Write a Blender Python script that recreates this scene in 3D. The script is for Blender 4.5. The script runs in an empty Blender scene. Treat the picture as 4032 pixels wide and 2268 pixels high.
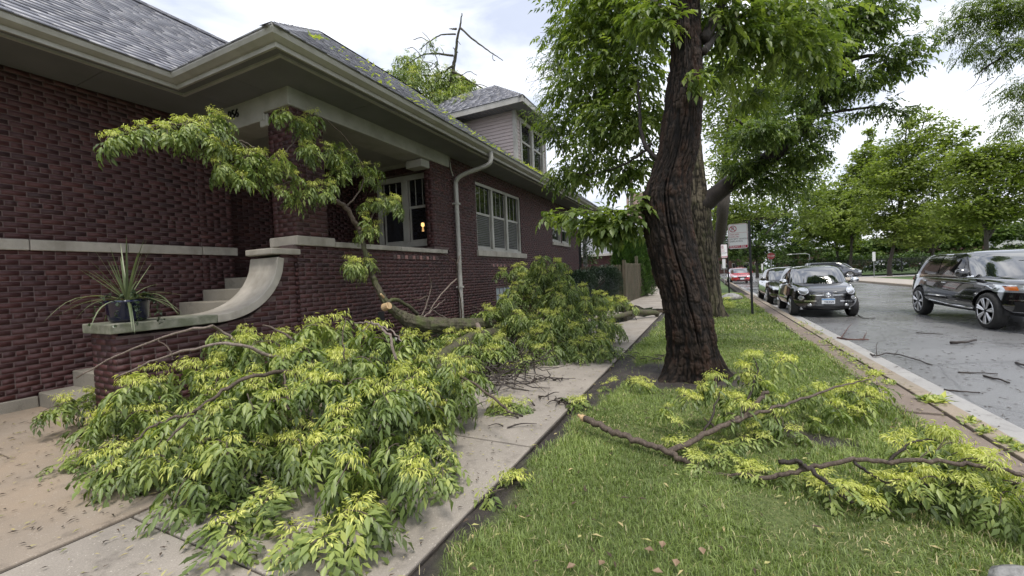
import bpy, math, random
import numpy as np
from mathutils import Vector, Matrix
R_ = math.radians
random.seed(7); RNG = np.random.default_rng(7)
SC = bpy.context.scene
COL = SC.collection
# ------------------------------------------------------------------ camera
CAM_H, CAM_F = 1.42, 1596.67            # metres, focal length in pixels of a 4032 px wide frame
YAW, PIT, ROLL = -.446922, .0285988, .0419053
_f = np.array([math.sin(YAW)*math.cos(PIT), math.cos(YAW)*math.cos(PIT), -math.sin(PIT)])
_r = np.array([math.cos(YAW), -math.sin(YAW), 0.]); _d = np.cross(_f, _r)
_c, _s = math.cos(ROLL), math.sin(ROLL)
CR = np.array([_r*_c+_d*_s, -_r*_s+_d*_c, _f])      # rows: right, down, forward
cam = bpy.data.cameras.new('camera'); cam_ob = bpy.data.objects.new('camera', cam); COL.objects.link(cam_ob)
cam.sensor_width = 36; cam.sensor_fit = 'HORIZONTAL'; cam.lens = CAM_F/4032*36; cam.clip_start = .05; cam.clip_end = 2000
cam_ob.matrix_world = Matrix(((CR[0,0],-CR[1,0],-CR[2,0],0),(CR[0,1],-CR[1,1],-CR[2,1],0),(CR[0,2],-CR[1,2],-CR[2,2],CAM_H),(0,0,0,1)))
SC.camera = cam_ob
# ------------------------------------------------------------------ sky, sun, exposure
SUN_EL, SUN_AZ = R_(66), R_(140)        # azimuth clockwise from +Y (behind the camera, over the street)
W = bpy.data.worlds.new('World'); SC.world = W; W.use_nodes = True
wn, wl = W.node_tree.nodes, W.node_tree.links; wn.clear()
def wnode(t, **k):
    n = wn.new(t)
    for a, b in k.items(): setattr(n, a, b)
    return n
wout = wnode('ShaderNodeOutputWorld'); wbg = wnode('ShaderNodeBackground'); wbg.inputs[1].default_value = .1
sky = wnode('ShaderNodeTexSky', sky_type='NISHITA', sun_disc=False, sun_elevation=SUN_EL, sun_rotation=SUN_AZ, air_density=1.0, dust_density=2.0, ozone_density=1.0)
tc = wnode('ShaderNodeTexCoord'); mp = wnode('ShaderNodeMapping'); mp.inputs['Scale'].default_value = (1, 1, 2.6)
n1 = wnode('ShaderNodeTexNoise'); n1.inputs['Scale'].default_value = 2.1; n1.inputs['Detail'].default_value = 5; n1.inputs['Roughness'].default_value = .5
n2 = wnode('ShaderNodeTexNoise'); n2.inputs['Scale'].default_value = 3.4; n2.inputs['Detail'].default_value = 6; n2.inputs['Distortion'].default_value = .4
r1 = wnode('ShaderNodeValToRGB'); r1.color_ramp.elements[0].position = .3; r1.color_ramp.elements[1].position = .62
r1.color_ramp.elements[0].color = (.72, .72, .72, 1); r1.color_ramp.elements[1].color = (1, 1, 1, 1)
r2 = wnode('ShaderNodeValToRGB'); r2.color_ramp.elements[0].position = .37; r2.color_ramp.elements[1].position = .68
r2.color_ramp.elements[0].color = (4.3, 4.7, 5.7, 1); r2.color_ramp.elements[1].color = (10.2, 10.3, 10.5, 1)
wm = wnode('ShaderNodeMixRGB')
wl.new(tc.outputs['Generated'], mp.inputs[0]); wl.new(mp.outputs[0], n1.inputs['Vector']); wl.new(mp.outputs[0], n2.inputs['Vector'])
wl.new(n1.outputs['Fac'], r1.inputs[0]); wl.new(n2.outputs['Fac'], r2.inputs[0])
wl.new(r1.outputs[0], wm.inputs['Fac']); wl.new(sky.outputs[0], wm.inputs['Color1']); wl.new(r2.outputs[0], wm.inputs['Color2'])
wl.new(wm.outputs[0], wbg.inputs[0]); wl.new(wbg.outputs[0], wout.inputs[0])
sun = bpy.data.lights.new('sun', 'SUN'); sun.energy = 1.5; sun.angle = R_(14); sun.color = (1, .95, .87)
sun_ob = bpy.data.objects.new('sun', sun); COL.objects.link(sun_ob)
_sd = Vector((math.sin(SUN_AZ)*math.cos(SUN_EL), math.cos(SUN_AZ)*math.cos(SUN_EL), math.sin(SUN_EL)))
sun_ob.rotation_euler = _sd.to_track_quat('Z', 'Y').to_euler(); sun_ob.location = (10, -10, 30)
SC.view_settings.view_transform = 'Standard'; SC.view_settings.look = 'None'; SC.view_settings.gamma = 1
SC.view_settings.exposure = 0.85; SC.view_settings.use_curve_mapping = False
SC.render.engine = 'CYCLES'; SC.cycles.use_denoising = True
SC.cycles.use_adaptive_sampling = True; SC.cycles.adaptive_threshold = .02; SC.cycles.max_bounces = 5; SC.cycles.diffuse_bounces = 2; SC.cycles.glossy_bounces = 3; SC.cycles.transmission_bounces = 4; SC.cycles.transparent_max_bounces = 6
SC.cycles.caustics_reflective = False; SC.cycles.caustics_refractive = False
# ------------------------------------------------------------------ picking helpers: where a spot of the 2576 px wide view lies in the place
K_ = 4032/2576
def ray(u, v): return CR.T @ np.array([(u*K_-2016)/CAM_F, (v*K_-1134)/CAM_F, 1.])
def _hit(u, v, ax, val):
    d = ray(u, v); o = np.array([0, 0, CAM_H]); return o + d*((val-o[ax])/d[ax])
def aX(u, v, X): return _hit(u, v, 0, X)
def aY(u, v, Y): return _hit(u, v, 1, Y)
def aZ(u, v, Z=0.): return _hit(u, v, 2, Z)
def proj(P):
    p = (np.atleast_2d(P)-[0, 0, CAM_H]) @ CR.T
    return 1288+CAM_F/K_*p[:,0]/p[:,2], 724.5+CAM_F/K_*p[:,1]/p[:,2], p[:,2]
# ------------------------------------------------------------------ mesh helpers
def mesh_np(name, V, F, rnd=None, smooth=False, mats=(), mi=None):
    me = bpy.data.meshes.new(name); V = np.ascontiguousarray(V, np.float32); F = np.ascontiguousarray(F, np.int32)
    k = F.shape[1]; me.vertices.add(len(V)); me.vertices.foreach_set('co', V.ravel())
    me.loops.add(F.size); me.loops.foreach_set('vertex_index', F.ravel())
    me.polygons.add(len(F)); me.polygons.foreach_set('loop_start', np.arange(0, F.size, k, dtype=np.int32))
    if smooth: me.polygons.foreach_set('use_smooth', np.ones(len(F), bool))
    for m in mats: me.materials.append(m)
    if mi is not None: me.polygons.foreach_set('material_index', np.asarray(mi, np.int32))
    if rnd is not None:
        a = me.attributes.new('rnd', 'FLOAT', 'POINT'); a.data.foreach_set('value', np.ascontiguousarray(rnd, np.float32))
    me.update(calc_edges=True); return me
class MB:
    def __init__(s): s.v = []; s.f = []; s.r = []; s.n = 0
    def add(s, V, F, r=None):
        s.v += [tuple(map(float, p)) for p in V]; s.f += [tuple(int(i)+s.n for i in f) for f in F]
        s.r += [0. if r is None else r]*len(V); s.n += len(V); return s
    def box(s, x0, x1, y0, y1, z0, z1, r=None):
        return s.add([(x0,y0,z0),(x1,y0,z0),(x1,y1,z0),(x0,y1,z0),(x0,y0,z1),(x1,y0,z1),(x1,y1,z1),(x0,y1,z1)],
                     [(3,2,1,0),(4,5,6,7),(0,1,5,4),(1,2,6,5),(2,3,7,6),(3,0,4,7)], r)
    def tube(s, pts, rad, n=8, r=None):
        V, F = tube_np(pts, rad, n); m = len(pts)
        s.add(V, list(F)+[tuple(range(n))[::-1], tuple(range((m-1)*n, m*n))], r); return s
    def prism(s, poly, lo, hi, ax=0):
        """poly: 2-D outline in the two other axes, extruded along ax from lo to hi"""
        n = len(poly); V = []
        for c in (lo, hi):
            for a, b in poly: q = [a, b]; q.insert(ax, c); V.append(q)
        return s.add(V, [tuple(range(n))[::-1], tuple(range(n, 2*n))]+[(i, (i+1) % n, n+(i+1) % n, n+i) for i in range(n)])
    def lathe(s, prof, n=16, c=(0,0,0), ax=2, cap=True):
        V = []; F = []; m = len(prof)
        for (r, z) in prof:
            for i in range(n):
                a = 2*math.pi*i/n; q = [r*math.cos(a), r*math.sin(a)]; q.insert(ax, z); V.append((q[0]+c[0], q[1]+c[1], q[2]+c[2]))
        for j in range(m-1):
            for i in range(n): F.append((j*n+i, j*n+(i+1) % n, (j+1)*n+(i+1) % n, (j+1)*n+i))
        if cap: F += [tuple(range(n))[::-1], tuple(range((m-1)*n, m*n))]
        return s.add(V, F)
    def mesh(s, name='mesh', smooth=False):
        me = bpy.data.meshes.new(name); me.from_pydata(s.v, [], s.f)
        if any(s.r):
            a = me.attributes.new('rnd', 'FLOAT', 'POINT'); a.data.foreach_set('value', s.r)
        me.update()
        if smooth: me.polygons.foreach_set('use_smooth', [True]*len(me.polygons))
        return me
    def build(s, name, mat, parent=None, smooth=False, bevel=0, fix=True):
        me = s.mesh(name, smooth)
        if fix: fix_normals(me)
        o = link(name, me, mat, parent)
        if bevel:
            b = o.modifiers.new('bevel', 'BEVEL'); b.width = bevel; b.segments = 2; b.limit_method = 'ANGLE'
        return o
import bmesh
def fix_normals(me):
    bm = bmesh.new(); bm.from_mesh(me); bmesh.ops.recalc_face_normals(bm, faces=bm.faces); bm.to_mesh(me); bm.free()
def link(name, me, mat=None, parent=None, loc=None, rot=None, scale=None):
    o = bpy.data.objects.new(name, me); COL.objects.link(o)
    if mat is not None and me is not None and hasattr(me, 'materials') and not me.materials: me.materials.append(mat)
    if parent is not None: o.parent = parent
    if loc is not None: o.location = loc
    if rot is not None: o.rotation_euler = rot
    if scale is not None: o.scale = scale
    return o
def thing(name, label, cat, loc=(0,0,0), rotz=0, group=None):
    o = bpy.data.objects.new(name, None); COL.objects.link(o); o.location = loc; o.rotation_euler = (0,0,rotz)
    o.empty_display_size = .1
    return tag(o, label, cat, group)
def tag(o, label, cat=None, group=None, kind=None):
    o['label'] = label
    if cat: o['category'] = cat
    if group: o['group'] = group
    if kind: o['kind'] = kind
    return o
def struct(o, label=None):
    o['kind'] = 'structure'
    if label: o['label'] = label
    return o
def stuff(o): o['kind'] = 'stuff'; return o
def tube_np(pts, rad, n=8, twist=0.):
    P = np.asarray(pts, float); m = len(P); T = np.gradient(P, axis=0); T /= np.linalg.norm(T, axis=1)[:,None]+1e-9
    up = np.array([0,0,1.]) if abs(T[0,2]) < .9 else np.array([1.,0,0])
    N = np.cross(T[0], up); N /= np.linalg.norm(N); V = []
    rad = np.broadcast_to(np.asarray(rad, float), (m,))
    a = np.arange(n)*2*math.pi/n
    for i in range(m):
        N = N-T[i]*(N@T[i]); N /= np.linalg.norm(N)+1e-9; B = np.cross(T[i], N)
        V.append(P[i]+rad[i]*(np.cos(a)[:,None]*N+np.sin(a)[:,None]*B))
    V = np.concatenate(V); F = []
    for j in range(m-1):
        b = j*n; i = np.arange(n); i2 = (i+1) % n
        F.append(np.stack([b+i, b+i2, b+n+i2, b+n+i], 1))
    return V, np.concatenate(F)
def smooth_path(pts, k=6, jit=0., rng=None):
    """Catmull-Rom through pts"""
    P = np.asarray(pts, float); P = np.vstack([2*P[0]-P[1], P, 2*P[-1]-P[-2]]); out = []
    for i in range(1, len(P)-2):
        for t in np.arange(k)/k:
            p0, p1, p2, p3 = P[i-1:i+3]
            out.append(.5*((2*p1)+(-p0+p2)*t+(2*p0-5*p1+4*p2-p3)*t*t+(-p0+3*p1-3*p2+p3)*t**3))
    out.append(P[-2]); out = np.array(out)
    if jit: out[1:-1] += (rng or RNG).normal(0, jit, out[1:-1].shape)
    return out
def boxes_np(lo, hi):
    lo, hi = np.asarray(lo, float), np.asarray(hi, float); n = len(lo)
    c = np.array([(0,0,0),(1,0,0),(1,1,0),(0,1,0),(0,0,1),(1,0,1),(1,1,1),(0,1,1)])
    V = (lo[:,None,:]+(hi-lo)[:,None,:]*c[None]).reshape(-1,3)
    f = np.array([(3,2,1,0),(4,5,6,7),(0,1,5,4),(1,2,6,5),(2,3,7,6),(3,0,4,7)])
    F = (np.arange(n)[:,None,None]*8+f[None]).reshape(-1,4); return V, F
def vnoise(P, seed=0):
    """smooth value noise in 3-D, -1..1"""
    P = np.asarray(P, float); I = np.floor(P).astype(np.int64); f = P-I; f = f*f*(3-2*f)
    def h(ix, iy, iz):
        n = (ix*374761393+iy*668265263+iz*2147483647+seed*144665) & 0xffffffff
        n = ((n ^ (n >> 13))*1274126177) & 0xffffffff; return ((n ^ (n >> 16)) & 0xffff)/32767.5-1
    o = 0
    for dx in (0,1):
        for dy in (0,1):
            for dz in (0,1):
                w = (f[...,0] if dx else 1-f[...,0])*(f[...,1] if dy else 1-f[...,1])*(f[...,2] if dz else 1-f[...,2])
                o = o+w*h(I[...,0]+dx, I[...,1]+dy, I[...,2]+dz)
    return o
# ------------------------------------------------------------------ materials
def new_mat(name):
    m = bpy.data.materials.new(name); m.use_nodes = True; return m, m.node_tree.nodes, m.node_tree.links, m.node_tree.nodes['Principled BSDF']
def coord(n, l, space='pos', scale=(1,1,1)):
    mp = n.new('ShaderNodeMapping'); mp.inputs['Scale'].default_value = scale
    if space == 'pos': g = n.new('ShaderNodeNewGeometry'); l.new(g.outputs['Position'], mp.inputs[0])
    else: g = n.new('ShaderNodeTexCoord'); l.new(g.outputs['Object'], mp.inputs[0])
    return mp.outputs[0]
def noise(n, l, vec, scale, detail=4, rough=.55, dist=0):
    t = n.new('ShaderNodeTexNoise'); t.inputs['Scale'].default_value = scale; t.inputs['Detail'].default_value = detail
    t.inputs['Roughness'].default_value = rough; t.inputs['Distortion'].default_value = dist; l.new(vec, t.inputs['Vector']); return t.outputs['Fac']
def ramp(n, l, fac, stops):
    r = n.new('ShaderNodeValToRGB'); e = r.color_ramp.elements
    while len(e) < len(stops): e.new(.5)
    for x, (p, c) in zip(e, stops): x.position = p; x.color = (*c, 1) if len(c) == 3 else c
    l.new(fac, r.inputs[0]); return r.outputs[0]
def mix(n, l, fac, a, b, mode='MIX'):
    m = n.new('ShaderNodeMixRGB'); m.blend_type = mode
    for i, x in ((0, fac), (1, a), (2, b)):
        if isinstance(x, (int, float)): m.inputs[i].default_value = x
        elif isinstance(x, tuple): m.inputs[i].default_value = (*x, 1)
        else: l.new(x, m.inputs[i])
    return m.outputs[0]
def mathn(n, l, op, a, b=None, clamp=False):
    m = n.new('ShaderNodeMath'); m.operation = op; m.use_clamp = clamp
    for i, x in enumerate((a, b)):
        if x is None: continue
        if isinstance(x, (int, float)): m.inputs[i].default_value = x
        else: l.new(x, m.inputs[i])
    return m.outputs[0]
def bump(n, l, b, h, strength=.4, dist=.01):
    k = n.new('ShaderNodeBump'); k.inputs['Strength'].default_value = strength; k.inputs['Distance'].default_value = dist
    l.new(h, k.inputs['Height']); l.new(k.outputs[0], b.inputs['Normal'])
def attr(n, name='rnd'):
    a = n.new('ShaderNodeAttribute'); a.attribute_name = name; return a.outputs['Fac']
def pm(name, c1, c2=None, scale=8, rough=.7, bmp=0, bscale=None, space='pos', vec=(1,1,1), metal=0, coat=0, spec=None, lo=.35, hi=.65, dirt=None):
    """a two-tone noisy surface"""
    m, n, l, b = new_mat(name); c2 = c2 or tuple(x*.8 for x in c1); v = coord(n, l, space, vec)
    f = noise(n, l, v, scale); col = ramp(n, l, f, [(lo, c1), (hi, c2)])
    if dirt: col = mix(n, l, ramp(n, l, noise(n, l, v, dirt[1], 6, .65), [(.45, (0,0,0)), (.7, (1,1,1))]), col, dirt[0])
    l.new(col, b.inputs['Base Color']); b.inputs['Roughness'].default_value = rough; b.inputs['Metallic'].default_value = metal
    b.inputs['Coat Weight'].default_value = coat; b.inputs['Coat Roughness'].default_value = .03
    if spec is not None: b.inputs['Specular IOR Level'].default_value = spec
    if bmp: bump(n, l, b, noise(n, l, v, bscale or scale*4, 6, .6), bmp, .01)
    return m
def plain(name, c, rough=.5, metal=0, coat=0, emit=None, trans=0, ior=1.45, alpha=1):
    m, n, l, b = new_mat(name); b.inputs['Base Color'].default_value = (*c, 1); b.inputs['Roughness'].default_value = rough
    b.inputs['Metallic'].default_value = metal; b.inputs['Coat Weight'].default_value = coat; b.inputs['Coat Roughness'].default_value = .02
    b.inputs['Transmission Weight'].default_value = trans; b.inputs['IOR'].default_value = ior
    if emit: b.inputs['Emission Color'].default_value = (*emit[0], 1); b.inputs['Emission Strength'].default_value = emit[1]
    return m

def text_part(body, size, ext, mat, parent, name, mtx, align='LEFT'):
    fc = bpy.data.curves.new(name, 'FONT'); fc.body = body; fc.size = size; fc.extrude = ext; fc.align_x = align
    t = bpy.data.objects.new(name, fc); COL.objects.link(t); bpy.context.view_layer.update()
    me = bpy.data.meshes.new_from_object(t.evaluated_get(bpy.context.evaluated_depsgraph_get())); bpy.data.objects.remove(t); bpy.data.curves.remove(fc)
    me.materials.clear(); me.transform(mtx); return link(name, me, mat, parent)
# ================================================================== materials
def brick_mat():
    m, n, l, b = new_mat('brick'); r = attr(n); v = coord(n, l)
    c = ramp(n, l, r, [(0, (.036,.017,.019)), (.3, (.05,.0185,.02)), (.6, (.062,.0205,.021)), (.85, (.075,.024,.023)), (1, (.092,.031,.026))])
    c = mix(n, l, .5, c, ramp(n, l, noise(n, l, v, 60, 5, .7), [(.3, (.6,.6,.6)), (.7, (1.15,1.1,1.1))]), 'MULTIPLY')
    c = mix(n, l, ramp(n, l, noise(n, l, v, 1.4, 6, .65), [(.55, (0,0,0)), (.8, (.2,.2,.2))]), c, (.12,.085,.08))
    l.new(c, b.inputs['Base Color']); b.inputs['Roughness'].default_value = .62
    bump(n, l, b, noise(n, l, v, 120, 6, .7), .5, .004); return m
M_BRICK = brick_mat()
M_MORTAR = pm('mortar', (.14,.098,.092), (.09,.064,.06), 14, .9, .3, 150)
M_STONE = pm('limestone', (.46,.42,.365), (.36,.33,.285), 5, .8, .35, 90, dirt=((.25,.225,.185), 2.4), vec=(1,1,.6))
M_STONE_MOSS = pm('mossy limestone', (.30,.29,.24), (.14,.15,.10), 7, .8, .35, 80, dirt=((.09,.10,.06), 5))
M_TRIM = pm('cream paint', (.45,.435,.40), (.39,.375,.345), 3, .45, dirt=((.31,.295,.255), 2.2))
M_SOFFIT = pm('shade-toned soffit paint', (.175,.176,.178), (.15,.151,.152), 2, .6)  # darker than the trim: the shade under the eaves is put into the colour
M_CEIL = pm('porch ceiling paint', (.36,.355,.33), (.31,.305,.285), 2, .6)  # toned down likewise, porch shade carried by the colour
M_DARKIN = plain('dark interior', (.012,.011,.012), .8)
M_SIDING = pm('pinkish siding', (.50,.42,.40), (.46,.385,.37), 3, .5)
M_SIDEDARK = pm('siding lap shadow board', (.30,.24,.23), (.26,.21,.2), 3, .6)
M_POTBLUE = pm('blue glazed pot', (.004,.006,.04), (.003,.004,.022), 6, .12, coat=.6)
M_SOIL = pm('soil', (.055,.043,.034), (.025,.02,.017), 9, .95, .8, 60)
M_IRON = plain('black iron', (.012,.012,.013), .45)
M_POST = plain('black sign post', (.012,.012,.014), .4)
def shingle_mat():
    m, n, l, b = new_mat('asphalt shingle'); r = attr(n); v = coord(n, l)
    c = ramp(n, l, r, [(0, (.12,.12,.14)), (.5, (.21,.21,.24)), (1, (.33,.33,.365))])
    c = mix(n, l, .7, c, ramp(n, l, noise(n, l, v, 220, 3, .8), [(.3, (.55,.55,.55)), (.7, (1.3,1.3,1.3))]), 'MULTIPLY')
    l.new(c, b.inputs['Base Color']); b.inputs['Roughness'].default_value = .36; b.inputs['Specular IOR Level'].default_value = .8
    bump(n, l, b, noise(n, l, v, 300, 3, .8), .35, .004); return m
M_SHINGLE = shingle_mat()
def glass_mat():
    m, n, l, b = new_mat('window glass'); b.inputs['Base Color'].default_value = (.012,.013,.016,1); b.inputs['Roughness'].default_value = .02
    b.inputs['Specular IOR Level'].default_value = .9
    v = coord(n, l); bump(n, l, b, noise(n, l, v, 3, 2), .04, .02); return m
M_GLASS = glass_mat()
M_BLIND = pm('window blind', (.11,.11,.105), (.085,.085,.08), 3, .6)
def concrete(name, c1, c2, fleck=.5, wet=0, tan=None):
    m, n, l, b = new_mat(name); v = coord(n, l)
    c = ramp(n, l, noise(n, l, v, 1.3, 6, .6), [(.3, c2), (.7, c1)])
    if tan: c = mix(n, l, ramp(n, l, noise(n, l, v, .8, 5, .6), [(.42, (0,0,0)), (.62, (1,1,1))]), c, tan)
    vo = n.new('ShaderNodeTexVoronoi'); vo.inputs['Scale'].default_value = 62; l.new(v, vo.inputs['Vector'])
    fl = ramp(n, l, vo.outputs['Distance'], [(.16, (1,1,1)), (.3, (0,0,0))])
    sel = ramp(n, l, noise(n, l, v, 23, 2), [(.5, (0,0,0)), (.62, (fleck,)*3)])
    c = mix(n, l, mix(n, l, 1., fl, sel, 'MULTIPLY'), c, (.62,.56,.48))
    c = mix(n, l, .55, c, ramp(n, l, noise(n, l, v, 170, 4, .7), [(.3, (.5,.5,.5)), (.7, (1.25,1.25,1.25))]), 'MULTIPLY')
    c = mix(n, l, ramp(n, l, noise(n, l, v, 3.7, 6, .7), [(.56, (0,0,0)), (.72, (.55,.55,.55))]), c, (.075,.062,.05))
    l.new(c, b.inputs['Base Color'])
    if wet:
        w = ramp(n, l, noise(n, l, v, .9, 4, .55), [(.42, (.85,)*3), (.58, (1-wet,)*3)]); l.new(w, b.inputs['Roughness'])
    else: b.inputs['Roughness'].default_value = .8
    bump(n, l, b, noise(n, l, v, 140, 5, .7), .35, .006); return m
M_WALK = concrete('sidewalk concrete', (.38,.335,.285), (.26,.23,.197), .75, .35)
M_PATH = concrete('tan walkway concrete', (.35,.29,.23), (.25,.205,.16), .45, .3, (.36,.28,.205))
M_STEP = concrete('step concrete', (.34,.31,.26), (.24,.22,.18), .3)
M_CURB = concrete('curb concrete', (.36,.31,.245), (.25,.21,.165), .45, tan=(.33,.265,.195))
M_STRIP = concrete('carriage walk concrete', (.26,.205,.165), (.17,.135,.11), .45, .2)
M_GUTTER = concrete('pale gutter concrete', (.43,.42,.40), (.32,.31,.3), .5, .4)
M_FARWALK = concrete('far sidewalk concrete', (.45,.40,.35), (.38,.34,.3), .2)
def asphalt():
    m, n, l, b = new_mat('wet asphalt'); v = coord(n, l)
    c = ramp(n, l, noise(n, l, v, .5, 6, .6), [(.3, (.15,.15,.152)), (.7, (.22,.22,.222))])
    c = mix(n, l, .8, c, ramp(n, l, noise(n, l, v, 110, 4, .75), [(.32, (.35,.35,.35)), (.68, (1.7,1.7,1.7))]), 'MULTIPLY')
    cr = n.new('ShaderNodeTexVoronoi'); cr.feature = 'DISTANCE_TO_EDGE'; cr.inputs['Scale'].default_value = .33; l.new(mix(n, l, .12, v, noise(n, l, v, 1.5, 4)), cr.inputs['Vector'])
    c = mix(n, l, ramp(n, l, cr.outputs['Distance'], [(.0, (.45,.45,.45)), (.006, (0,0,0))]), c, (.05,.05,.05))
    l.new(c, b.inputs['Base Color']); b.inputs['Specular IOR Level'].default_value = .8
    w = ramp(n, l, noise(n, l, v, .35, 5, .55), [(.4, (.16,)*3), (.62, (.36,)*3)]); l.new(w, b.inputs['Roughness'])
    bump(n, l, b, noise(n, l, v, 150, 4, .7), .5, .008); return m
M_ROAD = asphalt()
def lawn_mat():
    m, n, l, b = new_mat('lawn soil and thatch'); v = coord(n, l)
    c = ramp(n, l, noise(n, l, v, 1.6, 6, .65), [(.3, (.045,.062,.018)), (.55, (.06,.075,.022)), (.75, (.11,.1,.04))])
    l.new(mix(n, l, .6, c, ramp(n, l, noise(n, l, v, 90, 3, .7), [(.3, (.4,.4,.4)), (.7, (1.4,1.4,1.4))]), 'MULTIPLY'), b.inputs['Base Color'])
    b.inputs['Roughness'].default_value = .9; bump(n, l, b, noise(n, l, v, 70, 5), .8, .02); return m
M_LAWN = lawn_mat()
M_FARLAWN = pm('far lawn', (.06,.12,.025), (.09,.13,.04), .5, .9, .5, 20)
M_DIRT = pm('wet dirt', (.06,.047,.04), (.03,.024,.022), 4, .6, .9, 50)
def leaf_mat(name, stops, rough=.42, trans=.3, under=(1.15,1.14,1.2), tcol=(1.3,1.45,.5), vary=.3):
    """stops over the rnd attribute; the underside of a leaf is paler and bluer"""
    m, n, l, b = new_mat(name); r = attr(n)
    c = ramp(n, l, r, stops)
    oi = n.new('ShaderNodeObjectInfo')
    c = mix(n, l, vary, c, ramp(n, l, oi.outputs['Random'], [(0, (.6,.7,.6)), (.5, (1,1,1)), (1, (1.35,1.25,1.1))]), 'MULTIPLY')
    v = coord(n, l); c = mix(n, l, .5, c, ramp(n, l, noise(n, l, v, 9, 2), [(.3, (.6,.65,.6)), (.7, (1.3,1.25,1.2))]), 'MULTIPLY')
    g = n.new('ShaderNodeNewGeometry'); cu = mix(n, l, 1., c, under, 'MULTIPLY')
    c2 = mix(n, l, g.outputs['Backfacing'], c, cu); l.new(c2, b.inputs['Base Color']); b.inputs['Roughness'].default_value = rough
    t = n.new('ShaderNodeBsdfTranslucent'); l.new(mix(n, l, 1., c, tcol, 'MULTIPLY'), t.inputs[0])
    ms = n.new('ShaderNodeMixShader'); ms.inputs[0].default_value = trans
    l.new(b.outputs[0], ms.inputs[1]); l.new(t.outputs[0], ms.inputs[2]); l.new(ms.outputs[0], n['Material Output'].inputs[0]); return m
M_ASH = leaf_mat('ash leaf', [(0, (.085,.12,.035)), (.3, (.185,.25,.075)), (.62, (.36,.42,.13)), (.72, (.44,.48,.12)), (1, (.72,.72,.23))])
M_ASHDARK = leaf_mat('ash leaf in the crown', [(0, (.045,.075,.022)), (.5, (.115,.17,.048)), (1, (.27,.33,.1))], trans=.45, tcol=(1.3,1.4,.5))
M_MAPLE = leaf_mat('maple leaf', [(0, (.09,.125,.03)), (.5, (.215,.27,.07)), (1, (.38,.43,.13))], trans=.42, rough=.6)
M_FAROAK = leaf_mat('dark broad leaf', [(0, (.025,.048,.014)), (.5, (.065,.11,.028)), (1, (.15,.21,.055))], trans=.3, rough=.6)
M_YEW = leaf_mat('yew needle', [(0, (.008,.018,.010)), (.5, (.02,.042,.022)), (1, (.04,.075,.035))], trans=.1, rough=.5)
M_ARBOR = leaf_mat('arborvitae', [(0, (.02,.045,.012)), (.5, (.06,.12,.03)), (1, (.11,.19,.045))], trans=.2, rough=.6)
M_IVY = leaf_mat('ivy leaf', [(0, (.012,.026,.014)), (.6, (.035,.06,.03)), (1, (.08,.11,.06))], trans=.15, rough=.35)
M_GRASS = leaf_mat('grass blade', [(0, (.1,.145,.036)), (.5, (.22,.29,.078)), (.85, (.35,.42,.14)), (1, (.56,.48,.27))], trans=.3, rough=.5, under=(1.05,1.05,1.1), vary=0)
def litter_mat():
    m, n, l, b = new_mat('leaf litter'); l.new(ramp(n, l, attr(n), [(0, (.03,.022,.016)), (.4, (.08,.05,.03)), (.55, (.1,.13,.035)), (.8, (.38,.36,.13)), (1, (.42,.33,.17))]), b.inputs['Base Color'])
    b.inputs['Roughness'].default_value = .6; return m
M_LITTER = litter_mat()
M_DEADLEAF = pm('dead brown leaf', (.27,.185,.115), (.17,.11,.065), 12, .6)
def bark_mat(name, cs, rough=.8, moss=None, sc=1.):
    m, n, l, b = new_mat(name); v = coord(n, l, 'pos', (1,1,.3)); v1 = coord(n, l)
    c = ramp(n, l, noise(n, l, v, 26*sc, 6, .65), [(.3, cs[0]), (.55, cs[1]), (.75, cs[2])])
    if moss: c = mix(n, l, ramp(n, l, noise(n, l, v1, 5, 6, .65), [(.46, (0,0,0)), (.62, (.8,.8,.8))]), c, moss)
    l.new(c, b.inputs['Base Color']); b.inputs['Roughness'].default_value = rough
    bump(n, l, b, noise(n, l, v, 60*sc, 6, .7), .7, .012); return m
M_BARK = bark_mat('wet ash bark', [(.011,.008,.007), (.027,.019,.015), (.055,.038,.03)], .75)
M_BARKGREY = bark_mat('grey bark', [(.04,.033,.027), (.085,.07,.055), (.13,.11,.085)], .8, (.055,.07,.03))
M_MOSSLIMB = bark_mat('mossy limb bark', [(.04,.034,.024), (.09,.08,.05), (.15,.13,.09)], .8, (.085,.105,.03))
M_TWIG = bark_mat('twig bark', [(.05,.036,.028), (.11,.08,.06), (.2,.155,.12)], .65, sc=2)
M_TWIGPALE = bark_mat('pale twig bark', [(.12,.095,.075), (.24,.19,.16), (.36,.3,.26)], .6, sc=2)
M_TWIGDARK = bark_mat('wet dark twig bark', [(.015,.011,.009), (.04,.028,.022), (.08,.055,.045)], .5, sc=2)
M_FARBARK = bark_mat('far bark', [(.03,.025,.02), (.06,.05,.04), (.09,.075,.06)], .85)
M_RAWWOOD = pm('torn raw wood', (.62,.46,.26), (.45,.28,.14), 30, .7, .6, 90, vec=(1,1,.2))
M_FENCE = pm('weathered fence wood', (.13,.105,.072), (.075,.062,.043), 5, .85, .4, 60, vec=(3,3,.4), dirt=((.07,.075,.045), 3))
M_ROCK = pm('grey boulder', (.40,.39,.38), (.24,.235,.23), 9, .8, .6, 60, dirt=((.12,.12,.115), 14))
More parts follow.
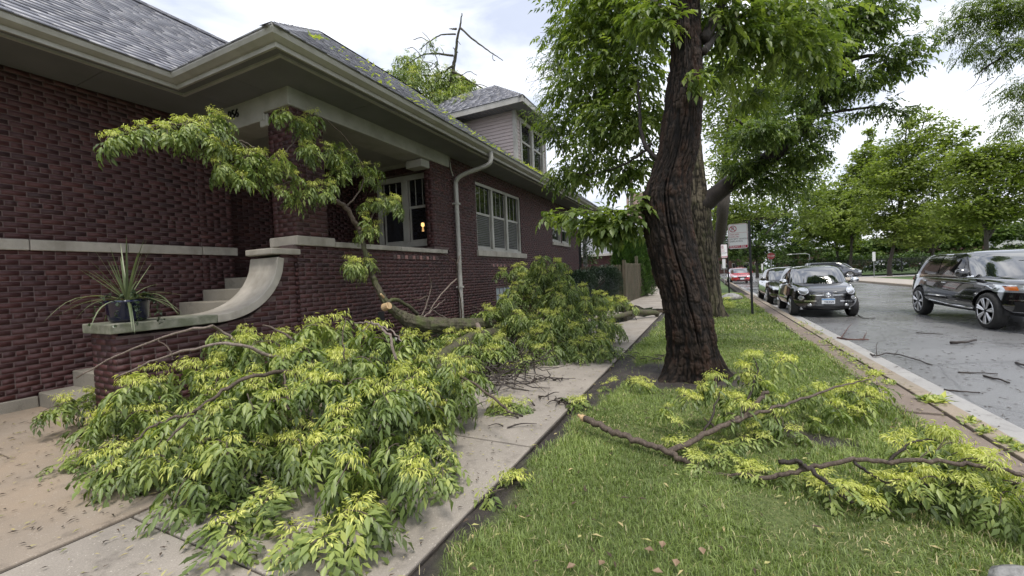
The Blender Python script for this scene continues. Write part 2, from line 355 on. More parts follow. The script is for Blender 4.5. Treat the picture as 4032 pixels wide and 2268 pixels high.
# ================================================================== ground, street, pavements
def sheet(name, x0, x1, y0, y1, z, mat, label=None):
    o = MB().add([(x0,y0,z),(x1,y0,z),(x1,y1,z),(x0,y1,z)], [(0,1,2,3)]).build(name, mat, fix=False); return struct(o, label)
sheet('ground', -700, 700, -700, 700, -.17, M_FARLAWN, 'flat ground reaching the horizon')
sheet('road', 2.14, 10.42, -60, 170, -.12, M_ROAD, 'wet grey asphalt street')
o = sheet('cross_street', 10.38, 60, 48.5, 55, -.116, M_ROAD, 'side street meeting the road on the right')
g_ = struct(thing('gutter_strip', 'pale concrete gutter strip along the near kerb', None)); del g_['label']
for j in range(14):
    y0 = -8+j*3.05
    MB().box(2.155, 2.49, y0, y0+3.03, -.2, -.112).build('gutter_slab', M_GUTTER, g_, bevel=.006)
kb = struct(thing('kerb', '', None)); del kb['label']
for j in range(26):
    y0 = -8+j*2.44
    MB().add([(1.955,y0,-.2),(2.17,y0,-.2),(2.15,y0,-.03),(2.12,y0,.006),(1.955,y0,.01),(1.955,y0+2.43,-.2),(2.17,y0+2.43,-.2),(2.15,y0+2.43,-.03),(2.12,y0+2.43,.006),(1.955,y0+2.43,.01)],
             [(0,1,2,3,4),(9,8,7,6,5),(0,5,6,1),(1,6,7,2),(2,7,8,3),(3,8,9,4),(4,9,5,0)]).build('kerb_stone', M_CURB, kb, bevel=.008)
cw = struct(thing('carriage_walk', '', None)); del cw['label']
for j in range(16):
    y0 = -6+j*1.83+random.uniform(-.03,.03)
    MB().box(1.63, 1.925, y0, y0+1.80, -.12, .004+random.uniform(-.004,.004)).build('slab', M_STRIP, cw, bevel=.006)
MB().box(1.6, 2.0, -8, 60, -.2, -.02).build('joint_soil', M_SOIL, cw)
sheet('far_kerb', 10.4, 10.62, -60, 48, .0, M_CURB); MB().box(10.4, 10.61, -60, 48, -.2, -.003).build('far_kerb_face', M_CURB, bpy.data.objects['far_kerb'])
sheet('far_sidewalk', 10.6, 13.2, -60, 47.5, .004, M_FARWALK); sheet('far_lawn', 13.2, 260, -60, 48.2, .0, M_FARLAWN); sheet('far_lawn_beyond', 12.0, 260, 56.5, 300, .0, M_FARLAWN)
sheet('far_corner_walk', 10.6, 40, 46.0, 48.4, .006, M_FARWALK)
# public sidewalk, slab by slab
sw = struct(thing('sidewalk', '', None)); del sw['label']
ys = [-4.2, -2.4, -.6, 1.22]+[1.22+1.83*i for i in range(1, 24)]
for a, b_ in zip(ys[:-1], ys[1:]):
    dz = random.uniform(-.005, .006)
    MB().box(-3.33, -1.35, a+.006, b_-.006, -.12, dz).build('slab', M_WALK, sw, bevel=.008)
MB().box(-3.36, -1.34, -5, 42, -.2, -.018).build('joint_soil', M_SOIL, sw)
wk = struct(thing('walkway', '', None)); del wk['label']
for (x0, x1, y0, y1) in [(-5.6,-3.37,-4.,.55),(-5.6,-3.37,.565,4.55),(-7.8,-5.615,-4.,1.25),(-7.8,-5.615,1.265,2.2)]:
    MB().box(x0, x1, y0, y1, -.12, random.uniform(-.006,.004)).build('slab', M_PATH, wk, bevel=.01)
MB().box(-7.9, -3.34, -5, 4.6, -.2, -.02).build('joint_soil', M_SOIL, wk)
sheet('alley_paving', -60, -1.3, 25.5, 40, -.03, M_FARWALK); sheet('yard', -60, -5.3, 18.5, 25.6, -.03, M_FARLAWN)
bed = MB(); nx, ny = 8, 60
def bedz(x, y): return .03+.05*vnoise(np.array([x*2, y*2, 0.]), 3)+.05*min(1, max(0, (-3.5-x)))
V = [(-5.46+i*2.09/nx, 4.5+j*21/ny, float(bedz(-5.46+i*2.09/nx, 4.5+j*21/ny))) for j in range(ny+1) for i in range(nx+1)]
bed.add(V, [(j*(nx+1)+i, j*(nx+1)+i+1, (j+1)*(nx+1)+i+1, (j+1)*(nx+1)+i) for j in range(ny) for i in range(nx)])
struct(bed.build('planting_bed', M_SOIL, smooth=True, fix=False), 'dark soil bed along the brick house')
# lawn verge between sidewalk and kerb
def dirtiness(x, y):
    P = np.stack([x, y, 0*x], -1); n = .5*vnoise(P*1.7, 5)+.4*vnoise(P*5, 6)+.35*vnoise(P*13, 8)
    d = np.maximum((-1.13-x)/.17, (.92-np.hypot((x+.3)/1.1, (y-5.85)/.95))/.35)
    d = np.maximum(d, (-.9-x)/.25-np.abs(y-5.6)/1.3+.6)
    d = np.maximum(d, (.5-np.hypot(x-.15, y-13.4))/.3)
    d = np.maximum(d, (.34-np.hypot((x-.75)/1.6, (y-4.05)))/.3)
    return d+.75*n
nx, ny = 40, 260; gx, gy = np.meshgrid(np.linspace(-1.37, 1.66, nx), np.linspace(-3, 26, ny))
gz = -.012+.018*vnoise(np.stack([gx*1.5, gy*1.5, 0*gx], -1), 2)+.01*vnoise(np.stack([gx*6, gy*6, 0*gx], -1), 4)
gz -= .03*np.clip((np.abs(gx-.15)-1.35)/.15, 0, 1)
dirt = np.clip(dirtiness(gx, gy)*1.4, 0, 1)
ii = np.arange(ny-1)[:,None]*nx+np.arange(nx-1)[None]; F = np.stack([ii, ii+1, ii+nx+1, ii+nx], -1).reshape(-1,4)
m, n, l, b = new_mat('verge soil'); v = coord(n, l)
cg = ramp(n, l, noise(n, l, v, 60, 4, .7), [(.3, (.08,.11,.03)), (.55, (.14,.175,.05)), (.75, (.23,.21,.09))])
cd = ramp(n, l, noise(n, l, v, 9, 6, .7), [(.3, (.022,.018,.017)), (.55, (.05,.04,.034)), (.75, (.095,.078,.063))])
l.new(mix(n, l, attr(n), cg, cd), b.inputs['Base Color']); b.inputs['Roughness'].default_value = .75; bump(n, l, b, noise(n, l, v, 60, 6, .7), 1., .02)
struct(link('verge_lawn', mesh_np('verge', np.stack([gx, gy, gz], -1).reshape(-1,3), F, dirt.ravel(), True), m), 'grass verge between sidewalk and street, worn to dirt by the trunk')
def blades(n, x0, x1, y0, y1, hmin, hmax, w, rng, patch=True):
    x = rng.uniform(x0, x1, n); y = y0+(y1-y0)*rng.random(n)**1.25
    keep = rng.random(n) > np.clip(dirtiness(x, y)*1.6, 0, .985); x, y = x[keep], y[keep]; n = len(x)
    c = vnoise(np.stack([x*2.2, y*2.2, 0*x], -1), 11); hh = rng.uniform(hmin, hmax, n)*(1+.35*c)
    a = rng.uniform(0, 2*math.pi, n); lean = rng.uniform(.2, 1.3, n); ww = w*(1+y*.12)
    D = np.stack([np.cos(a), np.sin(a), 0*a], -1); S_ = np.stack([-np.sin(a), np.cos(a), 0*a], -1)
    B = np.stack([x, y, np.full(n, -.012)], -1); up = np.array([0,0,1.])
    mid = B+D*(hh*lean*.35)[:,None]+up*(hh*.62)[:,None]; tip = B+D*(hh*lean*.95)[:,None]+up*(hh*(1-.25*lean))[:,None]
    V = np.stack([B-S_*ww[:,None], B+S_*ww[:,None], mid+S_*ww[:,None]*.8, mid-S_*ww[:,None]*.8, tip], 1).reshape(-1,3)
    i = np.arange(n)[:,None]*5
    F = np.concatenate([i+np.array([[0,1,2]]), i+np.array([[0,2,3]]), i+np.array([[3,2,4]])])
    r = np.clip(.42+.3*c+rng.normal(0, .18, n)+.15*vnoise(np.stack([x*.7, y*.7, 0*x], -1), 23), 0, .85); dry = rng.random(n) < np.clip(.06+.16*(vnoise(np.stack([x*1.1, y*1.1, 0*x], -1), 21)-.1), .02, .35)
    r[dry] = 1.; return V, F, np.repeat(r, 5)
parts = [blades(90000, -1.3, 1.7, .9, 4.2, .022, .055, .0016, RNG), blades(60000, -1.3, 1.7, 3.8, 9, .03, .06, .0018, RNG), blades(26000, -1.3, 1.68, 8, 25, .035, .07, .003, RNG), blades(9000, 1.0, 3.6, .6, 1.6, .025, .055, .0017, RNG) if False else blades(12000, -1.3, 1.66, .2, 1.4, .02, .05, .0016, RNG)]
off = 0; VV, FF, RR = [], [], []
for V, F, r in parts: VV.append(V); FF.append(F+off); RR.append(r); off += len(V)
stuff(tag(link('grass', mesh_np('grass', np.concatenate(VV), np.concatenate(FF), np.concatenate(RR)), M_GRASS), 'short green grass of the verge', 'grass', kind='stuff'))
# puddle on the far pavement
pud = MB(); ring = []
for i in range(40):
    a = 2*math.pi*i/40; rr = 1+.3*math.sin(3*a+1)+.18*math.sin(7*a)+.08*math.sin(13*a)
    ring.append((-2.2+.72*rr*math.cos(a), 14.4+2.3*rr*math.sin(a), .0105))
pud.add(ring, [tuple(range(40))])
M_WATER = plain('rain water', (.03,.03,.028), .015, ior=1.33)
struct(pud.build('puddle', M_WATER, fix=False), 'rain puddle on the sidewalk')
# ================================================================== the brick house
XL, XP = -7.84, -5.44            # faces of the left wing and of the street-side wall
ZS = 4.32                        # soffit height
house = thing('brick_house', 'dark red brick bungalow with deep eaves and limestone bands', 'house', (-7, 6, 0))
house.location = (0, 0, 0)
CH, JT = .0675, .0105            # course height and joint
def courses(u0, u1, z0, z1, holes=(), clip=None, seed=0):
    """brick rectangles (u0,u1,z0,z1) over a wall field; holes are (u0,u1,z0,z1)"""
    rg = random.Random(seed); out = []; n0 = int(round(z0/CH)); n1 = int(round(z1/CH))
    for j in range(n0, n1):
        za, zb = j*CH+JT*.5, (j+1)*CH-JT*.5; L = .098 if j % 7 == 3 else .205
        u = u0-(.1078 if j % 2 else 0)
        while u < u1:
            ll = L; a, b = max(u+JT*.5, u0), min(u+ll+.0035, u1); u += ll+JT
            if b-a < .03: continue
            segs = [(a, b)] if (L < .15 or b-a < .19 or rg.random() > .05) else [(a, (a+b)/2-.005), ((a+b)/2+.005, b)]
            for (h0, h1, g0, g1) in holes:
                if zb > g0+.01 and za < g1-.01:
                    ns = []
                    for (p, q) in segs:
                        if q <= h0 or p >= h1: ns.append((p, q)); continue
                        if p < h0-.02: ns.append((p, h0))
                        if q > h1+.02: ns.append((h1, q))
                    segs = ns
            for (p, q) in segs:
                if clip and not clip((p+q)/2, (za+zb)/2): continue
                out.append((p, q, za, zb))
    return out
BR_LO, BR_HI = [], []
def lay(rects, face, axis, sgn, seed=0):
    """axis 0: wall plane x=face; axis 1: wall plane y=face; bricks stand proud of the mortar"""
    rg = random.Random(seed+99)
    for (a, b, c, d) in rects:
        pr = sgn*(rg.uniform(-.0008, .0012)); back = -sgn*.03
        f0, f1 = sorted((face+pr, face+back))
        if axis == 0: BR_LO.append((f0, a, c)); BR_HI.append((f1, b, d))
        else: BR_LO.append((a, f0, c)); BR_HI.append((b, f1, d))
def mortar(name, x0, x1, y0, y1, z0, z1): return MB().box(x0, x1, y0, y1, z0, z1).build(name, M_MORTAR, house)
wallL = mortar('wall', -12.5, XL-.002, -1.6, 4.55, 0, ZS)
lay(courses(-1.6, 4.55, .14, ZS, [(-9, 9, 2.012, 2.156)], seed=1), XL, 0, 1, 1)
lay(courses(4.03, 4.56, 2.156, ZS, seed=21)+courses(4.03, 4.56, .14, 2.012, seed=22), XL+.022, 0, 1, 2)
mortar('pilaster', XL-.01, XL+.015, 4.03, 4.555, .1, ZS-.01)
# back of the porch: side wall (with the entrance) and window wall
mortar('porch_side_wall', -12, -8.207, 4.5, 7.9, 0, ZS); lay(courses(4.56, 7.8, 1.6, ZS, [(5.6, 6.75, 1.55, 3.75)], seed=3), -8.2, 0, 1, 3)
lay(courses(-8.2, XL-.01, .14, ZS, seed=4), 4.557, 1, 1, 4)
MB().box(-8.3,-5.7,7.9,8.2,0,ZS).box(-8.3,-7.28,7.757,7.89,0,ZS).box(-7.28,-5.64,7.757,7.89,0,2.2).box(-7.28,-5.64,7.757,7.89,3.95,ZS).build('porch_back_wall', M_MORTAR, house); lay(courses(-8.2, XP-.06, 1.6, ZS, [(-7.3, -5.62, 2.2, 3.95)], seed=5), 7.75, 1, -1, 5)
# street wall: porch parapet, piers, main wall with windows
def curve_z(y):                   # underside of the swept coping
    return float(np.interp(y, [1.9, 2.9, 3.32, 3.524, 3.686, 3.787, 3.81], [1.005, .99, 1.06, 1.212, 1.385, 1.587, 1.86]))
W1 = (9.36, 12.22, 2.15, 3.99); W2 = (15.25, 16.33, 2.72, 3.75); W3 = (16.45, 17.42, 2.72, 3.75)
clipwing = lambda y, z: (y > 3.83 or z < curve_z(y)-.035)
rects = courses(1.96, 4.07, .0, 1.87, clip=clipwing, seed=6)+courses(4.07, 8.0, .0, 2.012, seed=7)
rects += courses(8.0, 18.86, .0, ZS, [W1, W2, W3, (9.3,12.5,2.0,2.16), (15.2,16.37,2.6,2.73), (16.4,17.46,2.6,2.73), (10.28,11.3,.45,1.13)], seed=8)
lay(rects, XP, 0, 1, 6)
lay(courses(7.45, 8.0, 2.15, ZS, seed=9), XP, 0, 1, 7)                         # pier at the back of the porch
lay(courses(XP-.2, XP-.006, 2.15, 4.06, seed=10), 7.445, 1, -1, 8); lay(courses(7.45, 7.75, 2.15, 4.06, seed=17), XP-.203, 0, -1, 18)
lay(courses(4.085, 4.63, 2.156, 4.06, seed=11), XP, 0, 1, 9); lay(courses(-5.97, XP-.006, 2.156, 4.06, seed=12), 4.08, 1, -1, 10)   # corner pier
lay(courses(4.085, 4.63, 2.156, 4.06, seed=13), -5.97, 0, -1, 11)
lay(courses(-5.97, XP-.006, .0, .99, seed=14), 1.955, 1, -1, 12)               # end of the stair wing
lay(courses(1.97, 4.1, .0, 1.87, clip=clipwing, seed=15), -5.985, 0, -1, 13)
mw = MB().box(-11, XP-.2, 8.01, 18.85, -.1, ZS); hs = sorted([W1, W2, W3, (10.3, 11.28, .47, 1.11)]); ed = sorted({8.01, 18.85, *[h[0] for h in hs], *[h[1] for h in hs]})
for a, b in zip(ed[:-1], ed[1:]):
    z = -.1
    for h in sorted([h for h in hs if h[0] <= a+1e-6 and h[1] >= b-1e-6], key=lambda h: h[2]): mw.box(XP-.19, XP-.002, a, b, z, h[2]); z = h[3]
    mw.box(XP-.19, XP-.002, a, b, z, ZS)
mw.build('wall', M_MORTAR, house)
mortar('pier', XP-.2, XP-.002, 7.452, 8.02, 2.1, ZS)
mortar('pier', -5.963, XP-.002, 4.087, 4.623, 2.1, 4.07)
mortar('parapet', -5.75, XP-.002, 4.0, 8.02, -.1, 2.02)
ww = MB(); yy = np.linspace(1.965, 3.83, 30)
ww.prism([(y, curve_z(y)-.03) for y in yy]+[(4.06, 1.86), (4.06, -.1), (1.965, -.1)], -5.978, XP-.002, 0); ww.build('stair_wing', M_MORTAR, house)
# ---- bricks: the largest 300 in the view one by one, the rest joined
BR_LO, BR_HI = np.array(BR_LO), np.array(BR_HI); cen = (BR_LO+BR_HI)/2
pu, pv, pd = proj(cen); size = (BR_HI-BR_LO).max(1)/np.maximum(pd, .1)
vis = (pd > .3) & (pu > 5) & (pu < 2570) & (pv > 0) & (pv < 1440) & ~((cen[:,0] > -6.1) & (cen[:,1] < 4.0) & (cen[:,2] < 1.2)) & ~((cen[:,0] < -5.9) & (cen[:,1] > 1.9) & (cen[:,2] < 1.0)) & (cen[:,1] < 4.5)
score = np.where(vis & ((BR_HI-BR_LO).max(1) > .18), size, -1); pick = np.argsort(-score)[:300]
bval = np.clip(RNG.beta(2.6, 2.2, len(cen))+.12*vnoise(cen*1.2, 31), 0, 1)
rest = np.ones(len(cen), bool); rest[pick] = False
V, F = boxes_np(BR_LO[rest], BR_HI[rest])
stuff(link('bricks', mesh_np('bricks', V, F, np.repeat(bval[rest], 8)), M_BRICK, house))
variants = {}
for i in pick:
    d = BR_HI[i]-BR_LO[i]; key = (round(d[0], 2), round(d[1], 2), int(bval[i]*7))
    if key not in variants:
        V, F = boxes_np([-d/2], [d/2]); variants[key] = mesh_np('brick', V, F, np.full(8, bval[i])); variants[key].materials.append(M_BRICK)
    link('brick', variants[key], None, wallL if cen[i][0] < -7.5 else house, loc=tuple(cen[i]))
# ---- limestone
def stone(name, x0, x1, y0, y1, z0, z1, mat=None, bev=.012): return MB().box(x0, x1, y0, y1, z0, z1).build(name, mat or M_STONE, house, bevel=bev)
for a, b in [(-1.6, .05), (.056, 2.045), (2.051, 3.03), (3.036, 4.025)]: stone('band_stone', XL-.05, XL+.042, a, b, 2.013, 2.152)
stone('band_stone', XL-.05, XL+.062, 4.03, 4.6, 2.013, 2.156)
stone('footing', XL-.05, XL+.05, -1.6, 2.02, -.1, .135, M_STEP)
stone('pier_cap', -6.02, XP+.05, 4.03, 4.72, 2.013, 2.156, bev=.015)
for a, b in [(4.726, 6.3), (6.306, 7.9)]: stone('parapet_cap', -5.8, XP+.045, a, b, 2.01, 2.1)
stone('pedestal_cap', -5.98, XP+.055, 3.63, 4.08, 1.868, 1.955, bev=.015)
# swept coping: a quarter curve running down into the flat ledge
def sweep(y0, y1, name, mat):
    ys = [y for y in np.concatenate([np.linspace(1.9, 2.9, 5)[:-1], np.linspace(2.9, 3.81, 26)]) if y0-1e-6 <= y <= y1+1e-6]
    lo = [(y, curve_smooth(y)) for y in ys]; hi = []
    for i, (y, z) in enumerate(lo):
        a, b = lo[max(0, i-1)], lo[min(len(lo)-1, i+1)]; t = np.array([b[0]-a[0], b[1]-a[1]]); t /= np.hypot(*t); hi.append((y-t[1]*.1, z+t[0]*.1))
    MB().prism(lo+hi[::-1], -6.0, XP+.062, 0).build(name, mat, house, bevel=.01)
def curve_smooth(y):
    if y <= 2.86: return 1.005
    # ellipse quadrant from (2.86,1.005) flat to (3.81,1.87) vertical
    t = min(1, (y-2.86)/(3.812-2.86)); return 1.005+.865*(1-math.sqrt(max(0, 1-t**2.15)))
curve_z = curve_smooth
sweep(1.9, 2.9, 'ledge', M_STONE_MOSS); sweep(2.9, 3.81, 'coping', M_STONE)
# ---- concrete steps up to the porch
for i in range(8):
    z1 = .18+.2085*i if i < 6 else (1.41 if i == 6 else 1.6); y0 = 2.03+.322*i if i < 6 else (4.0 if i == 6 else 4.36)
    MB().box(XL+.012, -5.992, y0, 4.75, max(0, z1-.22) if i else -.05, z1).build('step', M_STEP, house, bevel=.012)
MB().box(-8.19, XP-.3, 4.7, 7.75, 1.4, 1.598).build('porch_floor', M_STEP, house)
# ---- porch beams, ceiling
MB().box(-5.99, XP+.03, 4.03, 8.14, 4.06, ZS+.02).build('beam', M_TRIM, house, bevel=.012)
MB().box(XL+.03, -5.995, 4.04, 4.5, 3.95, ZS+.02).build('beam', M_TRIM, house, bevel=.012)
MB().box(-6.12, -5.93, 4.05, 4.42, 3.86, 4.05).build('beam_bracket', M_TRIM, house, bevel=.02)
MB().box(-5.9, XP-.02, 7.15, 7.44, 3.88, 4.05).build('beam_bracket', M_TRIM, house, bevel=.02)
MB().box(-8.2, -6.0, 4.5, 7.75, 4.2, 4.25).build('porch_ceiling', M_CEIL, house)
MB().box(-8.2, -6.0, 7.68, 7.745, 4.12, 4.2).build('crown_moulding', M_TRIM, house)
MB().box(-7.3, -7.02, 7.65, 7.74, 1.6, 1.8).build('porch_box', M_TRIM, house)
# house number on the front beam
text_part('056', .19, .006, plain('black numerals', (.01,.01,.01), .4), house, 'house_number', Matrix.Translation((-6.86, 4.026, 4.12)) @ Matrix.Rotation(R_(90), 4, 'X'))
# ---- eaves: soffit panels, gutter, fascia
EX, EY, EXL = -4.45, 3.16, -6.62          # outer lines of the gutters
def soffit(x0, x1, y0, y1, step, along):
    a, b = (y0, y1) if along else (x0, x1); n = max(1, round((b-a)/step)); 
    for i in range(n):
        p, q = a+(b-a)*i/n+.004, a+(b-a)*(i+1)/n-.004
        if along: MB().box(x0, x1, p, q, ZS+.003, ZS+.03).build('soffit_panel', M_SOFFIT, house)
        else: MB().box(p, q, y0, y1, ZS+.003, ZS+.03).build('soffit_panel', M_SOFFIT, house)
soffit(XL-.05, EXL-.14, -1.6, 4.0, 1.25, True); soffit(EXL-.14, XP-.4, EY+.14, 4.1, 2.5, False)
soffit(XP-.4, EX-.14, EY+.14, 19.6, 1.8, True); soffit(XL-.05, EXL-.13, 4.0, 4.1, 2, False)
MB().box(-12, -4.62, EY+.2, 19.6, ZS+.031, ZS+.05).build('soffit_backing', M_DARKIN, house); MB().box(-12, EXL-.16, -1.6, 4, ZS+.031, ZS+.05).build('soffit_backing', M_DARKIN, house)
# gutter profile swept along the eave (mitred at both corners)
prof = [(0,.0),(.035,.0),(.11,.03),(.13,.075),(.13,.125),(.118,.125),(.118,.08),(.02,.012),(.012,.13),(0,.13)]
def run(pts, prof, z, name, mat):
    """pts: plan polyline of the inner line, offset outwards to the right"""
    P = np.array(pts, float); V = []; m = len(prof)
    for i in range(len(P)):
        d0 = P[i]-P[i-1] if i else P[1]-P[0]; d1 = P[i+1]-P[i] if i < len(P)-1 else d0
        d0 = d0/np.hypot(*d0); d1 = d1/np.hypot(*d1); n0 = np.array([d0[1], -d0[0]]); n1_ = np.array([d1[1], -d1[0]])
        k = (n0+n1_); k = k/(1+n0@n1_)
        for (o_, zz) in prof: V.append((P[i][0]+k[0]*o_, P[i][1]+k[1]*o_, z+zz))
    F = [(i*m+j, i*m+(j+1) % m, (i+1)*m+(j+1) % m, (i+1)*m+j) for i in range(len(P)-1) for j in range(m)]
    F += [tuple(range(m)), tuple(range((len(P)-1)*m, len(P)*m))[::-1]]
    return MB().add(V, F).build(name, mat, house, smooth=False)
gi = [(EXL-.13, -1.7), (EXL-.13, EY+.13), (EX-.13, EY+.13), (EX-.13, 19.7)]
run(gi, prof, ZS+.03, 'gutter', M_TRIM)
run([(p[0], p[1]) for p in gi], [(-.03,-.05),(.0,-.05),(.012,.13),(-.03,.13)], ZS+.025, 'fascia', M_TRIM)
run([(EXL-.13-.16, -1.7), (EXL-.29, EY+.29), (EX-.29, EY+.29), (EX-.29, 19.7)], [(-.025,-.03),(.012,-.03),(.012,.0),(-.025,.0)], ZS+.003, 'soffit_moulding', M_TRIM)
# downspout with its offset
ds = smooth_path([(EX-.06, 8.55, ZS+.06), (EX-.06, 8.55, ZS-.12), (EX-.16, 8.5, ZS-.26), (XP+.26, 8.36, ZS-.42), (XP+.1, 8.31, ZS-.56), (XP+.085, 8.30, ZS-.8), (XP+.085, 8.30, 2.), (XP+.085, 8.30, .1)], 5)
MB().tube(ds, .052, 12).build('downspout', M_TRIM, house, smooth=True)
MB().tube([(XP+.02, 8.17, ZS), (XP+.05, 8.17, ZS-.3), (XP+.06, 8.24, ZS-.45)], .012, 6).build('conduit', M_TRIM, house)
for z in (1.2, 3.2): MB().box(XP, XP+.15, 8.235, 8.365, z, z+.04).build('strap', M_TRIM, house)
# ---- windows
def window(parent, axis, face, u0, u1, z0, z1, lights, sgn=1, split=.45, depth=.1, muntin=True, fr=.07, blind=False, glass=None, flat=False):
    """double-hung lights in one frame; axis 0: opening in a wall x=face"""
    def bx(mb, a, b, d0, d1, c, d):
        f0, f1 = sorted((face+sgn*d0, face+sgn*d1))
        return mb.box(f0, f1, a, b, c, d) if axis == 0 else mb.box(a, b, f0, f1, c, d)
    win = MB(); bx(win, u0, u1, -.02, .0, z1-fr*1.2, z1); bx(win, u0, u1, -.02, .012, z0, z0+fr)
    n = lights; w = (u1-u0-fr*.6)/n
    for i in range(n+1): c = u0+fr*.3+w*i; bx(win, c-fr*(.75 if 0 < i < n else .55), c+fr*(.75 if 0 < i < n else .55), -.05, .006, z0+fr, z1-fr*1.2)
    wo = win.build('window', M_TRIM, parent, bevel=.006); ro = wo; wo = parent if flat else wo
    for i in range(n):
        a, b = u0+fr*.3+w*i+fr*.8, u0+fr*.3+w*(i+1)-fr*.8; zm = z0+(z1-z0)*(1-split)
        bx(MB(), a, b, -.09, -.08, z0+fr+.04, zm).build('pane', glass or M_GLASS, wo); bx(MB(), a, b, -.07, -.06, zm, z1-fr*1.2).build('pane', glass or M_GLASS, wo)
        s = MB(); bx(s, a, b, -.09, -.045, zm-.03, zm+.03); bx(s, a, b, -.1, -.06, z0+fr, z0+fr+.06)
        bx(s, a, a+.035, -.1, -.055, z0+fr, z1-fr*1.2); bx(s, b-.035, b, -.1, -.055, z0+fr, z1-fr*1.2); s.build('sash', M_TRIM, wo)
        if muntin:
            q = MB()
            for k in (1, 2): c = a+(b-a)*k/3; bx(q, c-.009, c+.009, -.065, -.052, zm, z1-fr*1.2)
            q.build('muntin', M_TRIM, wo)
        if blind:
            for k in range(int((zm-.05-z0-fr)/.05)): bx(MB(), a+.035, b-.035, -.079, -.074, z0+fr+.06+k*.05, z0+fr+.06+k*.05+.036).build('blind_slat', M_BLIND, wo)
    return ro
def sill(axis_y0, y1, z0, z1): MB().box(XP-.06, XP+.06, axis_y0, y1, z0, z1).build('window_sill', M_STONE, house, bevel=.01)
window(house, 0, XP-.03, *W1, 3, blind=True); sill(9.3, 12.5, 2.0, 2.155)
window(house, 0, XP-.03, *W2, 1); sill(15.2, 16.37, 2.6, 2.725); window(house, 0, XP-.03, *W3, 1); sill(16.4, 17.46, 2.6, 2.725)
window(house, 1, 7.74, -7.28, -5.64, 2.22, 3.93, 2, sgn=-1, fr=.11)
# lit lamp seen inside the porch window
lamp = thing('table_lamp', 'small lit lamp glowing inside the porch window', 'lamp', (-5.93, 7.70, 2.55))
MB().lathe([(.0,0),(.03,.01),(.018,.06),(.018,.11),(.0,.12)], 10).build('lamp_base', plain('lamp base', (.5,.35,.15), .4, emit=((1,.55,.2), .35)), lamp)
MB().lathe([(.028,.12),(.04,.14),(.035,.2),(.018,.21)], 10).build('lamp_shade', plain('lit lamp shade', (.9,.6,.25), .5, emit=((1,.6,.22), .9)), lamp)
# entrance door on the porch side wall, basement glass block window
MB().box(-8.22, -8.15, 5.6, 6.75, 1.6, 3.75).build('door', plain('dark wooden door', (.05,.025,.015), .4), house)
gb = MB().box(XP-.09, XP-.02, 10.3, 11.28, .47, 1.11).build('basement_window', pm('glass block', (.4,.45,.47), (.25,.28,.3), 10, .15), house)
for i in range(5): MB().box(XP-.095, XP-.008, 10.29+i*.2425, 10.31+i*.2425, .47, 1.11).build('block_joint', M_MORTAR, gb)
for i in range(4): MB().box(XP-.095, XP-.009, 10.3, 11.28, .46+i*.212, .48+i*.212).build('block_joint', M_MORTAR, gb)
MB().box(XP-.02, XP+.004, 5.62, 5.78, .55, .87).build('vent', plain('dark vent grille', (.02,.018,.018), .6), house)
# soldier-course vent grilles under the sills
M_SPALL = pm('pale brick vent edge', (.36,.2,.18), (.26,.14,.13), 9, .8)
def pigeon(y0, n, z):
    for i in range(n): MB().box(XP+.001, XP+.006, y0+i*.115, y0+i*.115+.085, z, z+.075).build('vent_brick', M_SPALL if i % 2 else M_MORTAR, house)
pigeon(10.05, 9, 1.72); pigeon(6.1, 13, 1.86)
# ---- roofs
PT = .79
roofL = thing('roof', '', None); del roofL['label']; roofL.parent = house
SH_LO = []
def shingles(origin, along, up, length, rows, keep, seed, ex=.142, wd=.33, lim=lambda b: (-9, 99)):
    """origin: eave corner; along/up unit vectors; keep(a,b) tells whether the spot lies on this roof face"""
    o, al, u = map(np.array, (origin, along, up)); nrm = np.cross(al, u); nrm = nrm/np.linalg.norm(nrm); rg = np.random.default_rng(seed)
    if nrm[2] < 0: nrm = -nrm
    V, R, C = [], [], []
    for j in range(rows):
        a = -rg.uniform(0, wd)
        while a < length:
            w = wd*rg.uniform(.55, 1.25); a0, a1 = max(a, 0), min(a+w-.004, length); a += w
            if a1-a0 < .03: continue
            b0 = max(0, j*ex-rg.uniform(0, .006)) if j else 0; b1 = b0+ex+.03; t = .011+rg.uniform(0, .006)
            (l0, h0), (l1, h1) = lim(b0), lim(b1); p0, q0 = max(a0, l0), min(a1, h0); p1, q1 = max(a0, l1), min(a1, h1)
            if not keep((a0+a1)/2, (j+.5)*ex) or (q0-p0 < .01 and q1-p1 < .01): continue
            q0, q1 = max(q0, p0), max(q1, p1)
            q = [o+al*p0+u*b0+nrm*.002, o+al*q0+u*b0+nrm*.002, o+al*q1+u*b1+nrm*.001, o+al*p1+u*b1+nrm*.001]
            q += [q[0]+nrm*(t+.006), q[1]+nrm*(t+.006), q[2]+nrm*.006, q[3]+nrm*.006]; V.append(q); R.append(rg.beta(2, 2)); C.append(np.mean(q, 0))
    return np.array(V), np.array(R), np.array(C)
SP = math.hypot(1, PT); upX = np.array([-1, 0, PT])/SP; upY = np.array([0, 1, PT])/SP
ZE = ZS+.12
AP = 4.4; faces = []
faces.append(shingles((EXL+.02, 3.2, ZE), (0,-1,0), upX, 4.9, 34, lambda a, b: True, 1))
# left wing beyond the inner corner runs up the valley
faces.append(shingles((EXL+.02, 3.2, ZE), (0,1,0), upX, 4.2, 34, lambda a, b: b/SP > a-.1, 2))
